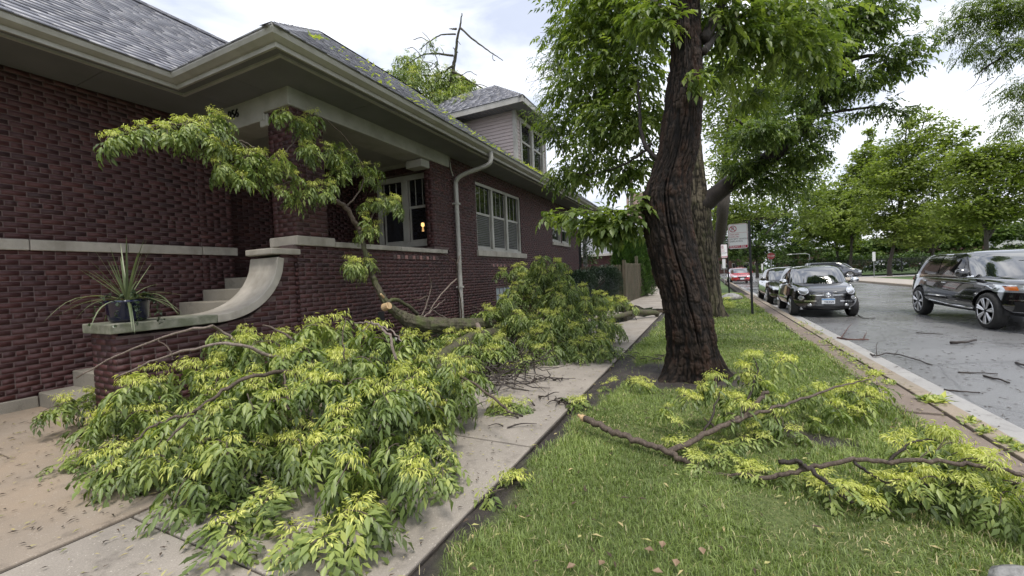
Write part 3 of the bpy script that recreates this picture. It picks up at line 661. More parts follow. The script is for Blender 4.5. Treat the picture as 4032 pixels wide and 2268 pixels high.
# main roof, street side: hip in front, straight to the back
dormcut = lambda y, x: (10.95 < y < 13.4) and (x < -4.95)
faces.append(shingles((EX+.02, EY, ZE), (0,1,0), upX, 16.5, 38, lambda a, b: b/SP < AP and not dormcut(EY+a, EX-b/SP), 3, lim=lambda b: (b/SP, 99)))
faces.append(shingles((EXL-4.5, EY+.0, ZE), (1,0,0), upY, EX-EXL+4.5, 38, lambda a, b: b/SP < AP and a > 4.4-b/SP, 4, lim=lambda b: (-9, EX-EXL+4.5-b/SP)))
SV = np.concatenate([f[0] for f in faces]); SR = np.concatenate([f[1] for f in faces]); SCN = np.concatenate([f[2] for f in faces])
pu, pv, pd = proj(SCN); okv = (pd > .5) & (pu > 0) & (pu < 2576) & (pv > 0) & (pv < 700) & (SCN[:,0] < -6.5) & (SCN[:,1] < 3.3)
pick = np.argsort(np.where(okv, pd, 1e9))[:300]; rest = np.ones(len(SV), bool); rest[pick] = False
f8 = np.array([(3,2,1,0),(4,5,6,7),(0,1,5,4),(1,2,6,5),(2,3,7,6),(3,0,4,7)])
nr = rest.sum(); stuff(link('shingles', mesh_np('shingles', SV[rest].reshape(-1,3), (np.arange(nr)[:,None,None]*8+f8).reshape(-1,4), np.repeat(SR[rest], 8)), M_SHINGLE, roofL))
for i in pick:
    me = mesh_np('shingle', SV[i]-SCN[i], f8, np.full(8, SR[i])); me.materials.append(M_SHINGLE); link('shingle', me, None, roofL, loc=tuple(SCN[i]))
M_UNDER = plain('roof underlay', (.05,.05,.055), .9)
AP = 4.4; dk = MB()
dk.add([(EXL,-1.7,ZE),(EXL,3.2,ZE),(EXL-3.43,6.63,ZE+3.43*PT),(EXL-3.43,-1.7,ZE+3.43*PT)], [(0,1,2,3)])
dk.add([(EX,EY,ZE),(EX-AP,EY+AP,ZE+AP*PT),(EX-AP,19.7,ZE+AP*PT),(EX,19.7,ZE)], [(0,1,2,3)])
dk.add([(EX,EY,ZE),(EX-AP,EY+AP,ZE+AP*PT),(EX-2*AP,EY,ZE)], [(0,1,2)])
dk.add([(EX-AP,EY+AP,ZE+AP*PT),(EX-AP,19.7,ZE+AP*PT),(EX-2*AP,19.7,ZE),(EX-2*AP,EY,ZE)], [(0,1,2,3)])
dk.add([(EXL-3.43,-1.7,ZE+3.43*PT),(EXL-3.43,6.63,ZE+3.43*PT),(EXL-6.9,6.6,ZE),(EXL-6.9,-1.7,ZE)], [(0,1,2,3)])
dk.build('roof_deck', M_UNDER, roofL, fix=False)
def ridge(p, q, n):
    p, q = np.array(p), np.array(q); d = (q-p)/n; al = d/np.linalg.norm(d); s = np.cross(al, (0,0,1)); s /= np.linalg.norm(s)
    for i in range(n):
        c = p+d*i; e = c+d*1.1; mb = MB(); z = np.array([0,0,.022+.004*(i % 2)]); dn = np.array([0,0,-.05])
        mb.add([c+z, e+z*.6, e+s*.13+dn, c+s*.13+dn, c-s*.13+dn, e-s*.13+dn], [(0,1,2,3),(0,4,5,1)]); mb.build('ridge_cap', M_SHINGLE, roofL, fix=False)
ridge((EX, EY, ZE+.02), (EX-AP, EY+AP, ZE+AP*PT+.02), 34); ridge((EX-AP, EY+AP, ZE+AP*PT+.02), (EX-AP, 15, ZE+AP*PT+.02), 36)
ridge((EXL-3.43, -1.7, ZE+3.43*PT+.02), (EXL-3.43, 6.6, ZE+3.43*PT+.02), 40)
ridge((EX-2*AP+2.2, EY+2.2, ZE+2.2*PT+.02), (EX-AP, EY+AP, ZE+AP*PT+.02), 16)
# ---- dormer
dm = thing('dormer', '', None); del dm['label']; dm.parent = house
DX, D0, D1, DZ = -4.9, 10.92, 13.42, 6.28
MB().box(-7.6, DX-.16, D0+.04, D1-.04, 4.6, DZ).box(DX-.155, DX-.04, D0+.04, D0+.35, 4.6, DZ).box(DX-.155, DX-.04, D1-.28, D1-.04, 4.6, DZ).build('dormer_core', M_SIDEDARK, dm)
for i in range(16):
    z0 = 4.68+i*.1; xr = DX-.1; xl = EX-(z0-ZE)/PT-.25
    if xl < xr-.05:
        MB().add([(xl,D0+.012,z0),(xr,D0+.012,z0),(xr,D0+.03,z0+.098),(xl,D0+.03,z0+.098),(xl,D0+.045,z0),(xr,D0+.045,z0),(xr,D0+.045,z0+.098),(xl,D0+.045,z0+.098)],
                 [(0,1,2,3),(0,4,5,1),(3,2,6,7),(0,3,7,4),(1,5,6,2),(4,7,6,5)]).build('siding_board', M_SIDING, dm)
for (a, b) in ((D0+.1, D0+.36), (D1-.3, D1-.1)):
    for i in range(14): MB().box(DX-.045, DX-.012, a, b, 4.78+i*.1, 4.78+i*.1+.085).build('siding_board', M_SIDING, dm)
for y in (D0, D1-.1): MB().box(DX-.1, DX+.006, y, y+.1, 4.6, DZ).build('corner_board', M_TRIM, dm, bevel=.005)
window(dm, 0, DX+.004, D0+.34, D1-.27, 4.72, 6.17, 2, muntin=False, fr=.1, flat=True)
MB().box(DX-.05, DX+.05, D0+.25, D1-.2, 4.64, 4.73).build('window_sill', M_TRIM, dm, bevel=.006)
ex0, ex1, ey0, ey1 = -9.0, DX+.45, D0-.45, D1+.45; dz = DZ
run_d = [(ex0, ey0), (ex1, ey0), (ex1, ey1), (ex0, ey1)]
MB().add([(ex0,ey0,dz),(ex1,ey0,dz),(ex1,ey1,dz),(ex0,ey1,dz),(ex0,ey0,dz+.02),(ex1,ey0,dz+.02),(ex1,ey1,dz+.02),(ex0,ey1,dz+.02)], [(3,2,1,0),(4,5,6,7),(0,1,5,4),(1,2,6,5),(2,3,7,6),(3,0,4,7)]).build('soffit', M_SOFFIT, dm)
for i in range(30): MB().box(ex0+i*.14, ex0+i*.14+.012, ey0+.05, D0, dz-.006, dz-.001).build('soffit_groove', M_SIDEDARK, dm)
MB().box(ex0, ex1+.012, ey0-.012, ey0+.01, dz-.03, dz+.13).build('fascia', M_TRIM, dm); MB().box(ex1-.01, ex1+.014, ey0+.012, ey1, dz-.03, dz+.13).build('fascia', M_TRIM, dm)
hw = (ey1-ey0)/2; ym = (ey0+ey1)/2; zr = dz+.13
df = [shingles((ex1, ey0-.02, zr), (-1,0,0), np.array([0,1,PT])/SP, ex1-ex0, 16, lambda a, b: b/SP < hw+.02, 5, lim=lambda b: (b/SP, 99)),
      shingles((ex1+.02, ey0, zr), (0,1,0), upX, ey1-ey0, 16, lambda a, b: b/SP < hw, 6, lim=lambda b: (b/SP, ey1-ey0-b/SP)),
      shingles((ex1, ey1+.02, zr), (-1,0,0), np.array([0,-1,PT])/SP, ex1-ex0, 16, lambda a, b: b/SP < hw+.02, 7, lim=lambda b: (b/SP, 99))]
V = np.concatenate([f[0] for f in df]); r = np.concatenate([f[1] for f in df]); n_ = len(V)
stuff(link('shingles', mesh_np('shingles', V.reshape(-1,3), (np.arange(n_)[:,None,None]*8+f8).reshape(-1,4), np.repeat(r, 8)), M_SHINGLE, dm))
ap = (ex1-hw, ym, zr+hw*PT); MB().add([(ex1,ey0,zr),(ex1,ey1,zr),ap,(ex0,ey0,zr),(ex0,ym,zr+hw*PT),(ex0,ey1,zr)], [(0,1,2),(0,2,4,3),(1,5,4,2)]).build('roof_deck', M_UNDER, dm, fix=False)
for a, b, n_ in [((ex1,ey0,zr+.01), ap, 14), ((ex1,ey1,zr+.01), ap, 14), (ap, (ex0,ym,zr+hw*PT), 16)]:
    p, q = np.array(a), np.array(b); d = (q-p)/n_; al = d/np.linalg.norm(d); s = np.cross(al, (0,0,1)); s /= np.linalg.norm(s)
    for i in range(n_):
        c = p+d*i; e = c+d*1.2; z = np.array([0,0,.03]); dn = np.array([0,0,-.06])
        MB().add([c+z, e+z*.6, e+s*.11+dn, c+s*.11+dn, c-s*.11+dn, e-s*.11+dn], [(0,1,2,3),(0,4,5,1)]).build('ridge_cap', M_SHINGLE, dm, fix=False)
# ---- chimney
ch = thing('chimney', '', None); del ch['label']; ch.parent = house
cx, cy = -9.0, 14.6; MB().box(cx-.36, cx+.36, cy-.36, cy+.36, 6.5, 9.45).build('chimney_core', M_MORTAR, ch)
lo, hi = [], []
for (a, b, c, d) in courses(cx-.37, cx+.37, 7.2, 9.45, seed=31): lo.append((a, cy-.368, c)); hi.append((b, cy-.33, d))
for (a, b, c, d) in courses(cy-.33, cy+.37, 7.2, 9.45, seed=32): lo.append((cx+.33, a, c)); hi.append((cx+.368, b, d))
V, F = boxes_np(lo, hi); stuff(link('bricks', mesh_np('bricks', V, F, np.repeat(RNG.beta(2,2,len(lo)), 8)), M_BRICK, ch))
MB().add([(cx-.5,cy-.5,9.45),(cx+.5,cy-.5,9.45),(cx+.5,cy+.5,9.45),(cx-.5,cy+.5,9.45),(cx-.3,cy-.3,9.68),(cx+.3,cy-.3,9.68),(cx+.3,cy+.3,9.68),(cx-.3,cy+.3,9.68)],
         [(3,2,1,0),(4,5,6,7),(0,1,5,4),(1,2,6,5),(2,3,7,6),(3,0,4,7)]).build('chimney_cap', M_STONE, ch)
# rear porch post and lattice at the far corner of the house
MB().box(XP-.2, XP-.02, 20.3, 20.46, 0, 3.2).build('porch_post', M_TRIM, house, bevel=.01)
MB().box(-9, XP-.3, 18.9, 20.4, 0, 3.3).build('rear_porch', M_DARKIN, house); MB().box(-9, XP+.1, 18.87, 20.6, 3.3, 3.5).build('rear_porch_roof', M_TRIM, house)
# ================================================================== leaves
LEAF = np.array([(0,0,0),(.38,.5,.10),(.42,0,0),(.38,-.5,.10),(1,0,-.06)])       # leaflet: base, left, midrib, right, tip
LF = np.array([(0,2,1),(0,3,2),(1,2,4),(2,3,4)])
def frames(D, up=None, rng=None):
    """orthonormal x (=D), y, z with z near up"""
    D = D/np.maximum(np.linalg.norm(D, axis=1), 1e-9)[:,None]
    up = np.broadcast_to(np.array([0,0,1.]) if up is None else up, D.shape)
    Y = np.cross(up, D); ln = np.linalg.norm(Y, axis=1); Y = np.where(ln[:,None] < 1e-4, np.array([0,1.,0]), Y/np.maximum(ln, 1e-9)[:,None])
    return D, Y, np.cross(D, Y)
def leaves_np(P, D, L, Wd, r, up=None):
    """one leaflet per row: base point, direction, length, width, colour value"""
    X, Y, Z = frames(D, up); n = len(P)
    V = P[:,None]+LEAF[None,:,0:1]*X[:,None]*L[:,None,None]+LEAF[None,:,1:2]*Y[:,None]*Wd[:,None,None]+LEAF[None,:,2:3]*Z[:,None]*L[:,None,None]
    return V.reshape(-1,3), (np.arange(n)[:,None,None]*5+LF).reshape(-1,3), np.repeat(r, 5)
def compound(P0, D0, L, rng, droop=2.4, pairs=3, lw=.075, r0=.3, rs=.13, wid=.36, hi=0.):
    """pinnate ash leaves; P0,D0 (n,3), L (n). Returns leaflet arrays P,D,len,width,r"""
    n = len(P0); D = D0/np.linalg.norm(D0, axis=1)[:,None]; p = P0.copy(); oP, oD, oL, oW, oR = [], [], [], [], []
    base = np.clip(rng.normal(r0, rs, n)+hi*(P0[:,2]-P0[:,2].mean()), 0, .66); seg = pairs+1
    side = np.cross(D, [0,0,1.]); side /= np.maximum(np.linalg.norm(side, axis=1), 1e-6)[:,None]
    for k in range(1, seg+1):
        D = D+np.array([0,0,-1.])*(droop/seg)*rng.uniform(.7, 1.3, n)[:,None]*.8; D /= np.linalg.norm(D, axis=1)[:,None]
        p = p+D*(L/seg)[:,None]
        for s in ((-1,1) if k < seg else (0,)):
            d = D*(.8 if s else 1)+side*s*.75+np.array([0,0,-.45])+rng.normal(0, .15, (n,3))
            oP.append(p.copy()); oD.append(d); oL.append(lw*rng.uniform(.75, 1.2, n)*(1.15 if not s else 1)); oW.append(oL[-1]*wid*rng.uniform(.8,1.15,n)); oR.append(np.clip(base-hi*.02*(k-1)+rng.normal(0,.05,n), 0, .67))
    return np.concatenate(oP), np.concatenate(oD), np.concatenate(oL), np.concatenate(oW), np.concatenate(oR)
def samaras(c, n, rng, spread=.05, ln=.05):
    a = rng.uniform(0, 2*math.pi, n); el = rng.uniform(-.6, .7, n); D = np.stack([np.cos(a)*np.cos(el), np.sin(a)*np.cos(el), np.sin(el)], -1)
    P = c+D*rng.uniform(.1, 1, n)[:,None]*spread; D = D*.7+np.array([0,0,-.8])+rng.normal(0,.28,(n,3))
    return P, D, ln*rng.uniform(.75,1.2,n), ln*.2*rng.uniform(.8,1.2,n), np.clip(rng.normal(.84, .09, n), .66, 1)
def spray_mesh(seed, nleaf=8, nsam=2, name='leaf_spray', L=.21, lw=.092, twig=.2):
    """a drooping shoot: twig, umbrella of pinnate leaves, bunches of pale seed keys on top"""
    rng = np.random.default_rng(seed); t = np.linspace(0, 1, 5)
    path = np.stack([t*twig, .03*np.sin(t*3+seed), .05*np.sin(t*2.2)-.10*t*t], -1)
    a = rng.uniform(-2.2, 2.2, nleaf); pi = path[rng.integers(1, 5, nleaf)]-np.array([0,0,.02])
    D = np.stack([np.cos(a), np.sin(a), rng.uniform(-.05,.55,nleaf)], -1)
    arr = [compound(pi, D, L*rng.uniform(.7,1.2,nleaf), rng, lw=lw, r0=.38, rs=.17, hi=3.)]
    for k in range(nsam): arr.append(samaras(path[rng.integers(0,3)]+np.array([rng.normal(0,.03), rng.normal(0,.06), .055]), rng.integers(26, 46), rng, .075))
    P, D, Ln, Wd, r = [np.concatenate(x) for x in zip(*arr)]
    V, F, rr = leaves_np(P, D, Ln, Wd, r); tv, tf = tube_np(path, np.linspace(.006,.003,5), 4); tri = np.concatenate([tf[:,[0,1,2]], tf[:,[0,2,3]]])
    me = mesh_np(name, np.concatenate([V, tv]), np.concatenate([F, tri+len(V)]), np.concatenate([rr, np.zeros(len(tv))]), mats=(M_ASH, M_TWIG), mi=np.concatenate([np.zeros(len(F)), np.ones(len(tri))])); return me
SPRAY = [spray_mesh(100+i, 10, (2,1,2,0,3,1,2,1)[i]) for i in range(8)]
SPRAY_SEED = [spray_mesh(200+i, 3+i % 3, 4, twig=.2) for i in range(5)]
SPRAY_GREEN = [spray_mesh(300+i, 9, i % 2) for i in range(5)]
SPRAY_BIG = [spray_mesh(400+i, 8, 1, L=.26, lw=.1, twig=.3) for i in range(4)]
def put_spray(parent, P, yaw, tilt=0., sc=1., kind=SPRAY, rng=random):
    return link('leaf_spray', rng.choice(kind), None, parent, loc=tuple(float(x) for x in P), rot=(rng.uniform(-.25,.25), tilt, yaw), scale=(sc, sc, sc*rng.uniform(.85,1.1)))
def twig(parent, pts, r0, r1, mat, n=6, name='limb', k=5, jit=.006):
    p = smooth_path(pts, k, jit); v, f = tube_np(p, np.linspace(r0, r1, len(p))*(1+RNG.normal(0,.05,len(p))), n)
    m_ = len(p); mb = MB().add(v, list(f)+[tuple(range(n))[::-1], tuple(range((m_-1)*n, m_*n))]); return mb.build(name, mat, parent, smooth=True, fix=False)
def clump_fill(parent, blobs, n, mat, rng, L=.2, lw=.07, r0=.2, zmin=.03, name='foliage'):
    """joined inner foliage of a branch"""
    w = np.array([b[3]*b[4]*b[5] for b in blobs])**.7; w /= w.sum(); idx = rng.choice(len(blobs), n, p=w); B = np.array(blobs)[idx]
    q = rng.normal(0, 1, (n,3)); q /= np.linalg.norm(q, axis=1)[:,None]; q *= rng.random(n)[:,None]**.45
    P = B[:,:3]+q*B[:,3:6]; P[:,2] = np.maximum(P[:,2], zmin+.08)
    D = q+rng.normal(0,.5,(n,3))+[0,0,.2]; p, d, l_, w_, r = compound(P, D, L*rng.uniform(.7,1.2,n), rng, lw=lw, r0=r0); p[:,2] = np.maximum(p[:,2], zmin)
    V, F, rr = leaves_np(p, d, l_, w_, r); V[:,2] = np.maximum(V[:,2], zmin-.02)
    return stuff(link(name, mesh_np(name, V, F, rr), mat, parent))
def cover_sprays(parent, blobs, n, kinds, rg, zmin=.06, sc=(.85,1.25), up=.35, per=4, gap=.27):
    """drooping shoots over the outside of the blobs, gathered in tufts with gaps between them"""
    w = [(b[3]*b[4]+b[3]*b[5]+b[4]*b[5])**.8 for b in blobs]; k = 0; tries = 0; C = []
    while k < n and tries < n*60:
        tries += 1; b = rg.choices(blobs, w)[0]
        if tries > n*25: gap *= .995
        q = Vector((rg.gauss(0,1), rg.gauss(-.35,1), rg.gauss(up,1))).normalized()
        if q.z < -.3: continue
        P = Vector((b[0]+q.x*b[3], b[1]+q.y*b[4], b[2]+q.z*b[5]))
        if P.z < zmin: continue
        if any(((P.x-c[0])/c[3])**2+((P.y-c[1])/c[4])**2+((P.z-c[2])/c[5])**2 < .6 for c in blobs if c is not b): continue
        if any((P-c).length < gap for c in C): continue
        C.append(P); yaw = math.atan2(q.y, q.x); s0 = rg.uniform(*sc)
        for i in range(per):
            if k >= n: break
            Q = P+Vector((rg.gauss(0,.045), rg.gauss(0,.045), rg.gauss(.0,.03)))
            o = put_spray(parent, Q, yaw+(i-(per-1)/2)*1.25+rg.gauss(0,.3), rg.uniform(-.1,.45), s0*rg.uniform(.85,1.1), kinds, rg); k += 1
            if Q.z < .2: o.scale.z *= .5; o.location.z = max(Q.z, .1)
# ================================================================== fallen branch in the foreground, on the pavement
fb = thing('fallen_branch', 'largest fallen ash branch, leafy mound covering the walkway in the foreground', 'branch', (0,0,0))
B1 = [(235,1010,1.9,.3,.2,.12),(215,1085,1.72,.13,.12,.12),(330,1100,1.75,.35,.25,.25),(400,1180,1.55,.32,.2,.2),(420,1010,2.0,.45,.3,.3),(560,1090,1.8,.4,.3,.36),(520,1190,1.6,.3,.2,.24),(640,925,2.5,.45,.3,.28),(700,1040,2.1,.4,.3,.36),
      (640,1180,1.7,.3,.22,.26),(570,1320,1.4,.2,.14,.1),(690,1340,1.4,.16,.12,.08),(800,900,2.8,.4,.3,.3),(860,1010,2.4,.4,.32,.4),(940,930,2.8,.35,.3,.35),(980,1060,2.35,.35,.3,.34),(900,1130,2.0,.3,.25,.25),(960,1230,1.8,.26,.2,.2),(900,1330,1.55,.2,.16,.12),
      (1030,1140,2.2,.2,.2,.2),(1060,980,2.9,.35,.3,.28),(1105,1070,2.6,.16,.16,.15),(790,850,3.1,.3,.25,.18),(600,850,2.8,.3,.2,.14),(1130,980,3.3,.25,.25,.16)]
BL1 = [(*aY(u, v, Y), a, b, c) for (u, v, Y, a, b, c) in B1]
cover_sprays(fb, BL1, 290, SPRAY, random.Random(3), sc=(.72,1.0), per=3, gap=.27)
clump_fill(fb, [(x,y,z-.05,a*.8,b*.8,c*.75) for (x,y,z,a,b,c) in BL1], 1100, M_ASH, RNG, r0=.02, L=.16)  # inner leaves coloured darker to paint deep shade into the gaps
def path(pts): return [aY(u, v, Y*.86) for (u, v, Y) in pts]
twig(fb, path([(192,951,2.0),(289,898,2.2),(398,854,2.4),(509,823,2.6),(560,835,2.9),(660,900,3.2)]), .007, .016, M_TWIGPALE)
twig(fb, path([(289,951,2.0),(398,903,2.2),(495,876,2.3),(589,864,2.5),(700,900,2.9),(850,930,3.4)]), .007, .02, M_TWIGPALE)
twig(fb, path([(337,1111,1.5),(377,1077,1.6),(446,1049,1.75),(496,1031,1.85),(560,985,2.1),(640,945,2.3),(760,930,2.9)]), .006, .018, M_TWIG)
twig(fb, path([(421,1109,1.5),(455,1075,1.65),(492,1037,1.85)]), .006, .011, M_TWIG)
twig(fb, path([(891,812,3.0),(930,812,2.95),(954,820,2.9),(978,846,2.85),(997,905,2.8)]), .006, .012, M_TWIGPALE)
twig(fb, path([(912,835,2.9),(930,815,2.95),(960,823,2.9),(985,832,2.9),(1010,858,2.85)]), .004, .006, M_TWIGPALE)
twig(fb, path([(661,818,2.9),(709,834,3.0),(760,870,3.1),(860,930,3.4),(960,960,4.2)]), .008, .022, M_TWIG)
twig(fb, path([(398,854,2.35),(425,880,2.3),(437,905,2.25)]), .006, .005, M_TWIG); twig(fb, path([(870,800,3.0),(862,850,2.9),(868,905,2.85)]), .004, .006, M_TWIG)
twig(fb, path([(715,940,2.4),(722,985,2.3),(728,1030,2.2)]), .006, .009, M_TWIG); twig(fb, path([(1290,1040,3.4),(1240,1000,3.6),(1190,965,3.8),(1130,930,4.1)]), .009, .016, M_TWIG)
# ================================================================== the thick fallen limb and the upright leader leaning over the porch
fl = thing('fallen_limb', 'thick mossy broken limb lying by the wall, one leafy leader rising before the porch', 'branch', (0,0,0))
L0 = [aX(905,580,-4.95), aX(925,655,-4.9), aX(945,715,-4.85), aX(975,765,-4.75), aX(1010,795,-4.65), aX(1060,815,-4.5), aX(1150,820,-4.3), aX(1240,818,-4.15), aX(1330,850,-3.8), aX(1420,850,-3.5)]
p = smooth_path(L0, 16, .004); rad = np.interp(np.linspace(0,1,len(p)), [0,.2,.33,.42,.5,.65,.85,1], [.034,.045,.06,.09,.115,.15,.14,.08]); nr_ = 40
p[:,2] = np.maximum(p[:,2], rad*.9+.03); v, f = tube_np(p, rad, nr_); aa = np.tile(np.arange(nr_)*2*math.pi/nr_, len(p)); sl = np.repeat(np.cumsum(np.r_[0, np.linalg.norm(np.diff(p,axis=0),axis=1)]), nr_)
cc = np.repeat(p, nr_, 0); Q = np.stack([np.cos(aa)*5, np.sin(aa)*5, sl*7], -1); hh = 1-np.abs(vnoise(Q, 5))*2; k_ = 1+.16*np.clip(-hh, -1, .3)+.12*vnoise(Q*.4, 6)+.06*vnoise(Q*2.5, 8)+.25*np.exp(-((sl-1.9)/.12)**2)*np.clip(np.cos(aa-1), 0, 1)
v = cc+(v-cc)*k_[:,None]; MB().add(v, list(f)+[tuple(range(nr_))[::-1], tuple(range(len(v)-nr_, len(v)))]).build('limb', M_MOSSLIMB, fl, smooth=True, fix=False)
def limb(par, pts, r0, r1, mat=M_MOSSLIMB, n=12, name='limb'):
    p = smooth_path(pts, 6, .006); r = np.linspace(r0, r1, len(p)); v, f = tube_np(p, r, n); v += (vnoise(v*14, 7)*.25)[:,None]*r.repeat(n)[:,None]*.5
    return MB().add(v, list(f)+[tuple(range(n))[::-1], tuple(range(len(v)-n, len(v)))]).build(name, mat, par, smooth=True, fix=False)
limb(fl, [aX(1250,838,-4.0), aX(1190,850,-3.85), aX(1130,885,-3.7), aX(1090,920,-3.6), aX(1060,935,-3.6)], .13, .07)
limb(fl, [aX(1200,815,-4.0), aX(1215,850,-3.75), aX(1225,880,-3.6), aX(1232,905,-3.55)], .045, .03, M_TWIGPALE)
limb(fl, [aX(1330,845,-3.8), aX(1240,870,-3.6), aX(1150,905,-3.4), aX(1095,930,-3.4)], .08, .05)
limb(fl, [aX(975,765,-4.68), aX(990,752,-4.66), aX(1020,765,-4.7), aX(1050,790,-4.7)], .03, .03)
st = aX(976,771,-4.62); MB().tube([st+np.array([-.03,-.05,-.01]), st+np.array([.09,-.07,.02])], [.065,.055], 12).build('torn_stub', M_RAWWOOD, fl)
MB().tube([aX(1235,905,-3.5), aX(1252,915,-3.45)], [.035,.012], 7).build('torn_stub', M_RAWWOOD, fl)
twig(fl, [aX(965,748,-4.7), aX(958,740,-4.66)], .02, .016, M_RAWWOOD, name='torn_stub')
# leader and its arching side branches
limb(fl, [aX(905,580,-4.95), aX(893,560,-4.96), aX(870,522,-4.97), aX(845,505,-4.98), aX(800,475,-4.98), aX(740,455,-4.98), aX(690,420,-4.98), aX(640,385,-4.95), aX(575,345,-4.93), aX(500,320,-4.92), aX(420,315,-4.92), aX(330,330,-4.9)], .042, .006, M_TWIG, 8)
for pts in ([(870,522),(905,480),(915,430),(885,370),(830,310),(775,285)], [(905,580),(925,560),(945,530),(965,510),(985,505)], [(690,420),(720,380),(760,330)],
            [(640,385),(600,400),(580,430)], [(740,455),(700,465),(670,480)]):
    twig(fl, [aX(u, v, -4.97+.02*i) for i, (u, v) in enumerate(pts)], .014, .005, M_TWIG)
twig(fl, [aX(640,370,-4.9), aX(600,352,-4.9), aX(570,345,-4.9)], .006, .004, M_TWIGPALE); twig(fl, [aX(660,385,-4.9), aX(690,402,-4.9), aX(690,390,-4.9)], .004, .003, M_TWIGPALE)
LS = [(310,345,9),(360,335,6),(400,330,8),(440,345,6),(475,320,8),(520,330,8),(555,300,7),(540,370,7),(555,420,6),(510,360,6),(590,400,8),(610,440,8),(570,450,5),(640,400,7),(670,420,7),(700,440,6),(735,455,7),(700,395,5),
      (735,290,7),(760,320,9),(785,345,7),(800,310,5),(760,380,6),(800,400,6),(830,370,7),(850,410,8),(880,390,6),(870,440,7),(915,430,8),(935,450,6),(840,470,6),(780,480,7),(810,500,6),
      (940,520,8),(970,510,8),(990,520,6),(920,560,7),(945,575,7),(920,595,6),(900,660,8),(910,680,8),(890,690,5),(930,665,5),(715,480,5),(745,500,5)]
rg = random.Random(5)
for (u, v, k) in LS:
    for i in range(max(2, int(k*.5))):
        P = aX(u+rg.gauss(0,9), v+rg.gauss(-12,9), -4.9+rg.gauss(0,.1)); put_spray(fl, P, rg.uniform(-3.1,3.1), rg.uniform(0,.6), rg.uniform(.58,.82), SPRAY, rg)
# bare twigs against the wall
for pts in ([(1160,830),(1160,770),(1150,700),(1148,660),(1120,640)],[(1150,700),(1110,740),(1085,775),(1078,790)],[(1148,665),(1160,640)],[(1060,800),(1075,760),(1085,715),(1078,690)],[(1075,745),(1045,755),(1030,742)],
            [(1160,820),(1120,800),(1080,772),(1070,750)],[(1050,810),(1075,790),(1105,765),(1120,752)],[(1280,830),(1240,800),(1205,778),(1190,770)],[(1040,820),(1042,780),(1030,765)]):
    twig(fl, [aX(u, v, -4.9+.08*i) for i, (u, v) in enumerate(pts)], .017, .005, M_TWIG if len(pts) % 2 else M_TWIGPALE, name='dead_twig')
# ================================================================== leafy mound across the sidewalk, mid-distance
fm = thing('fallen_branch', 'leafy fallen branch heaped across the sidewalk beyond the foreground mound', 'branch', (0,0,0))
B2 = [(1290,780,8.3,.5,.5,.4),(1360,720,9.2,.6,.5,.45),(1375,690,9.3,.35,.3,.45),(1440,770,8.6,.6,.6,.5),(1330,830,7.5,.55,.5,.4),(1430,850,7.2,.55,.5,.4),(1500,830,7.9,.4,.5,.32),(1265,800,7.6,.22,.25,.42),
      (1480,890,6.7,.45,.4,.2),(1400,890,6.4,.5,.35,.2),(1240,900,5.6,.5,.4,.24),(1130,950,4.6,.5,.4,.2),(1180,925,5.3,.5,.4,.25),(1090,905,5.3,.4,.4,.3),(1170,880,6.0,.4,.4,.3),(1310,690,9.7,.45,.3,.3)]
BL2 = [(*aY(u, v, Y), a, b, c) for (u, v, Y, a, b, c) in B2]
BL2 = [(x, y, max(z, c*.75), a, b, c) for (x, y, z, a, b, c) in BL2]
cover_sprays(fm, BL2, 290, SPRAY+SPRAY_GREEN, random.Random(8), sc=(.8,1.15), per=3, gap=.3); clump_fill(fm, [(x,y,z-.05,a*.85,b*.85,c*.8) for (x,y,z,a,b,c) in BL2], 2600, M_ASH, RNG, r0=.15, L=.22)
limb(fm, [aY(1440,830,8.4), aY(1520,803,11.0), aY(1560,795,11.8), aY(1600,786,12.4), aY(1640,786,12.9), aY(1656,791,13.1)], .075, .085, M_MOSSLIMB, 12)
limb(fm, [aY(1500,830,10.6), aY(1535,812,11.4), aY(1560,796,11.9)], .05, .06, M_MOSSLIMB, 10)
for pts in ([(1575,790),(1570,772),(1558,758)],[(1570,797),(1565,815),(1572,830)],[(1545,806),(1530,822),(1548,835)],[(1590,790),(1605,808)]):
    twig(fm, [aY(u, v, 12.1) for u, v in pts], .016, .006, M_TWIGDARK, name='twig')
for i in range(16):
    P = aY(rg.uniform(1500,1590), rg.uniform(742,775), 12.3); P[2] = max(P[2], .15); put_spray(fm, P, rg.uniform(-3,3), .3, 1.1, SPRAY, rg)
# tangle of snapped twigs under the mound
tw = thing('broken_twigs', 'tangle of dark snapped twigs under the fallen limb on the pavement', 'twigs', (0,0,0)); tw['kind'] = 'stuff'
mb = MB()
for i in range(560):
    P = np.array(aZ(rg.uniform(1060,1340), rg.uniform(860,975), 0)); P = P+[rg.gauss(0,.15), rg.gauss(0,.3), 0]; a = rg.uniform(0, 6.28); L = rg.uniform(.12,.7)
    e = P+np.array([math.cos(a)*L, math.sin(a)*L, rg.uniform(0,.25)]); mid = (P+e)/2+[rg.gauss(0,.04), rg.gauss(0,.04), rg.uniform(0,.06)]; r = rg.uniform(.003,.013)
    P[2] = max(r, rg.uniform(0,.28)); v, f = tube_np([P, mid, e], [r, r*.8, r*.5], 4); mb.add(v, f)
stuff(mb.build('twig_tangle', M_TWIGDARK, tw, fix=False))
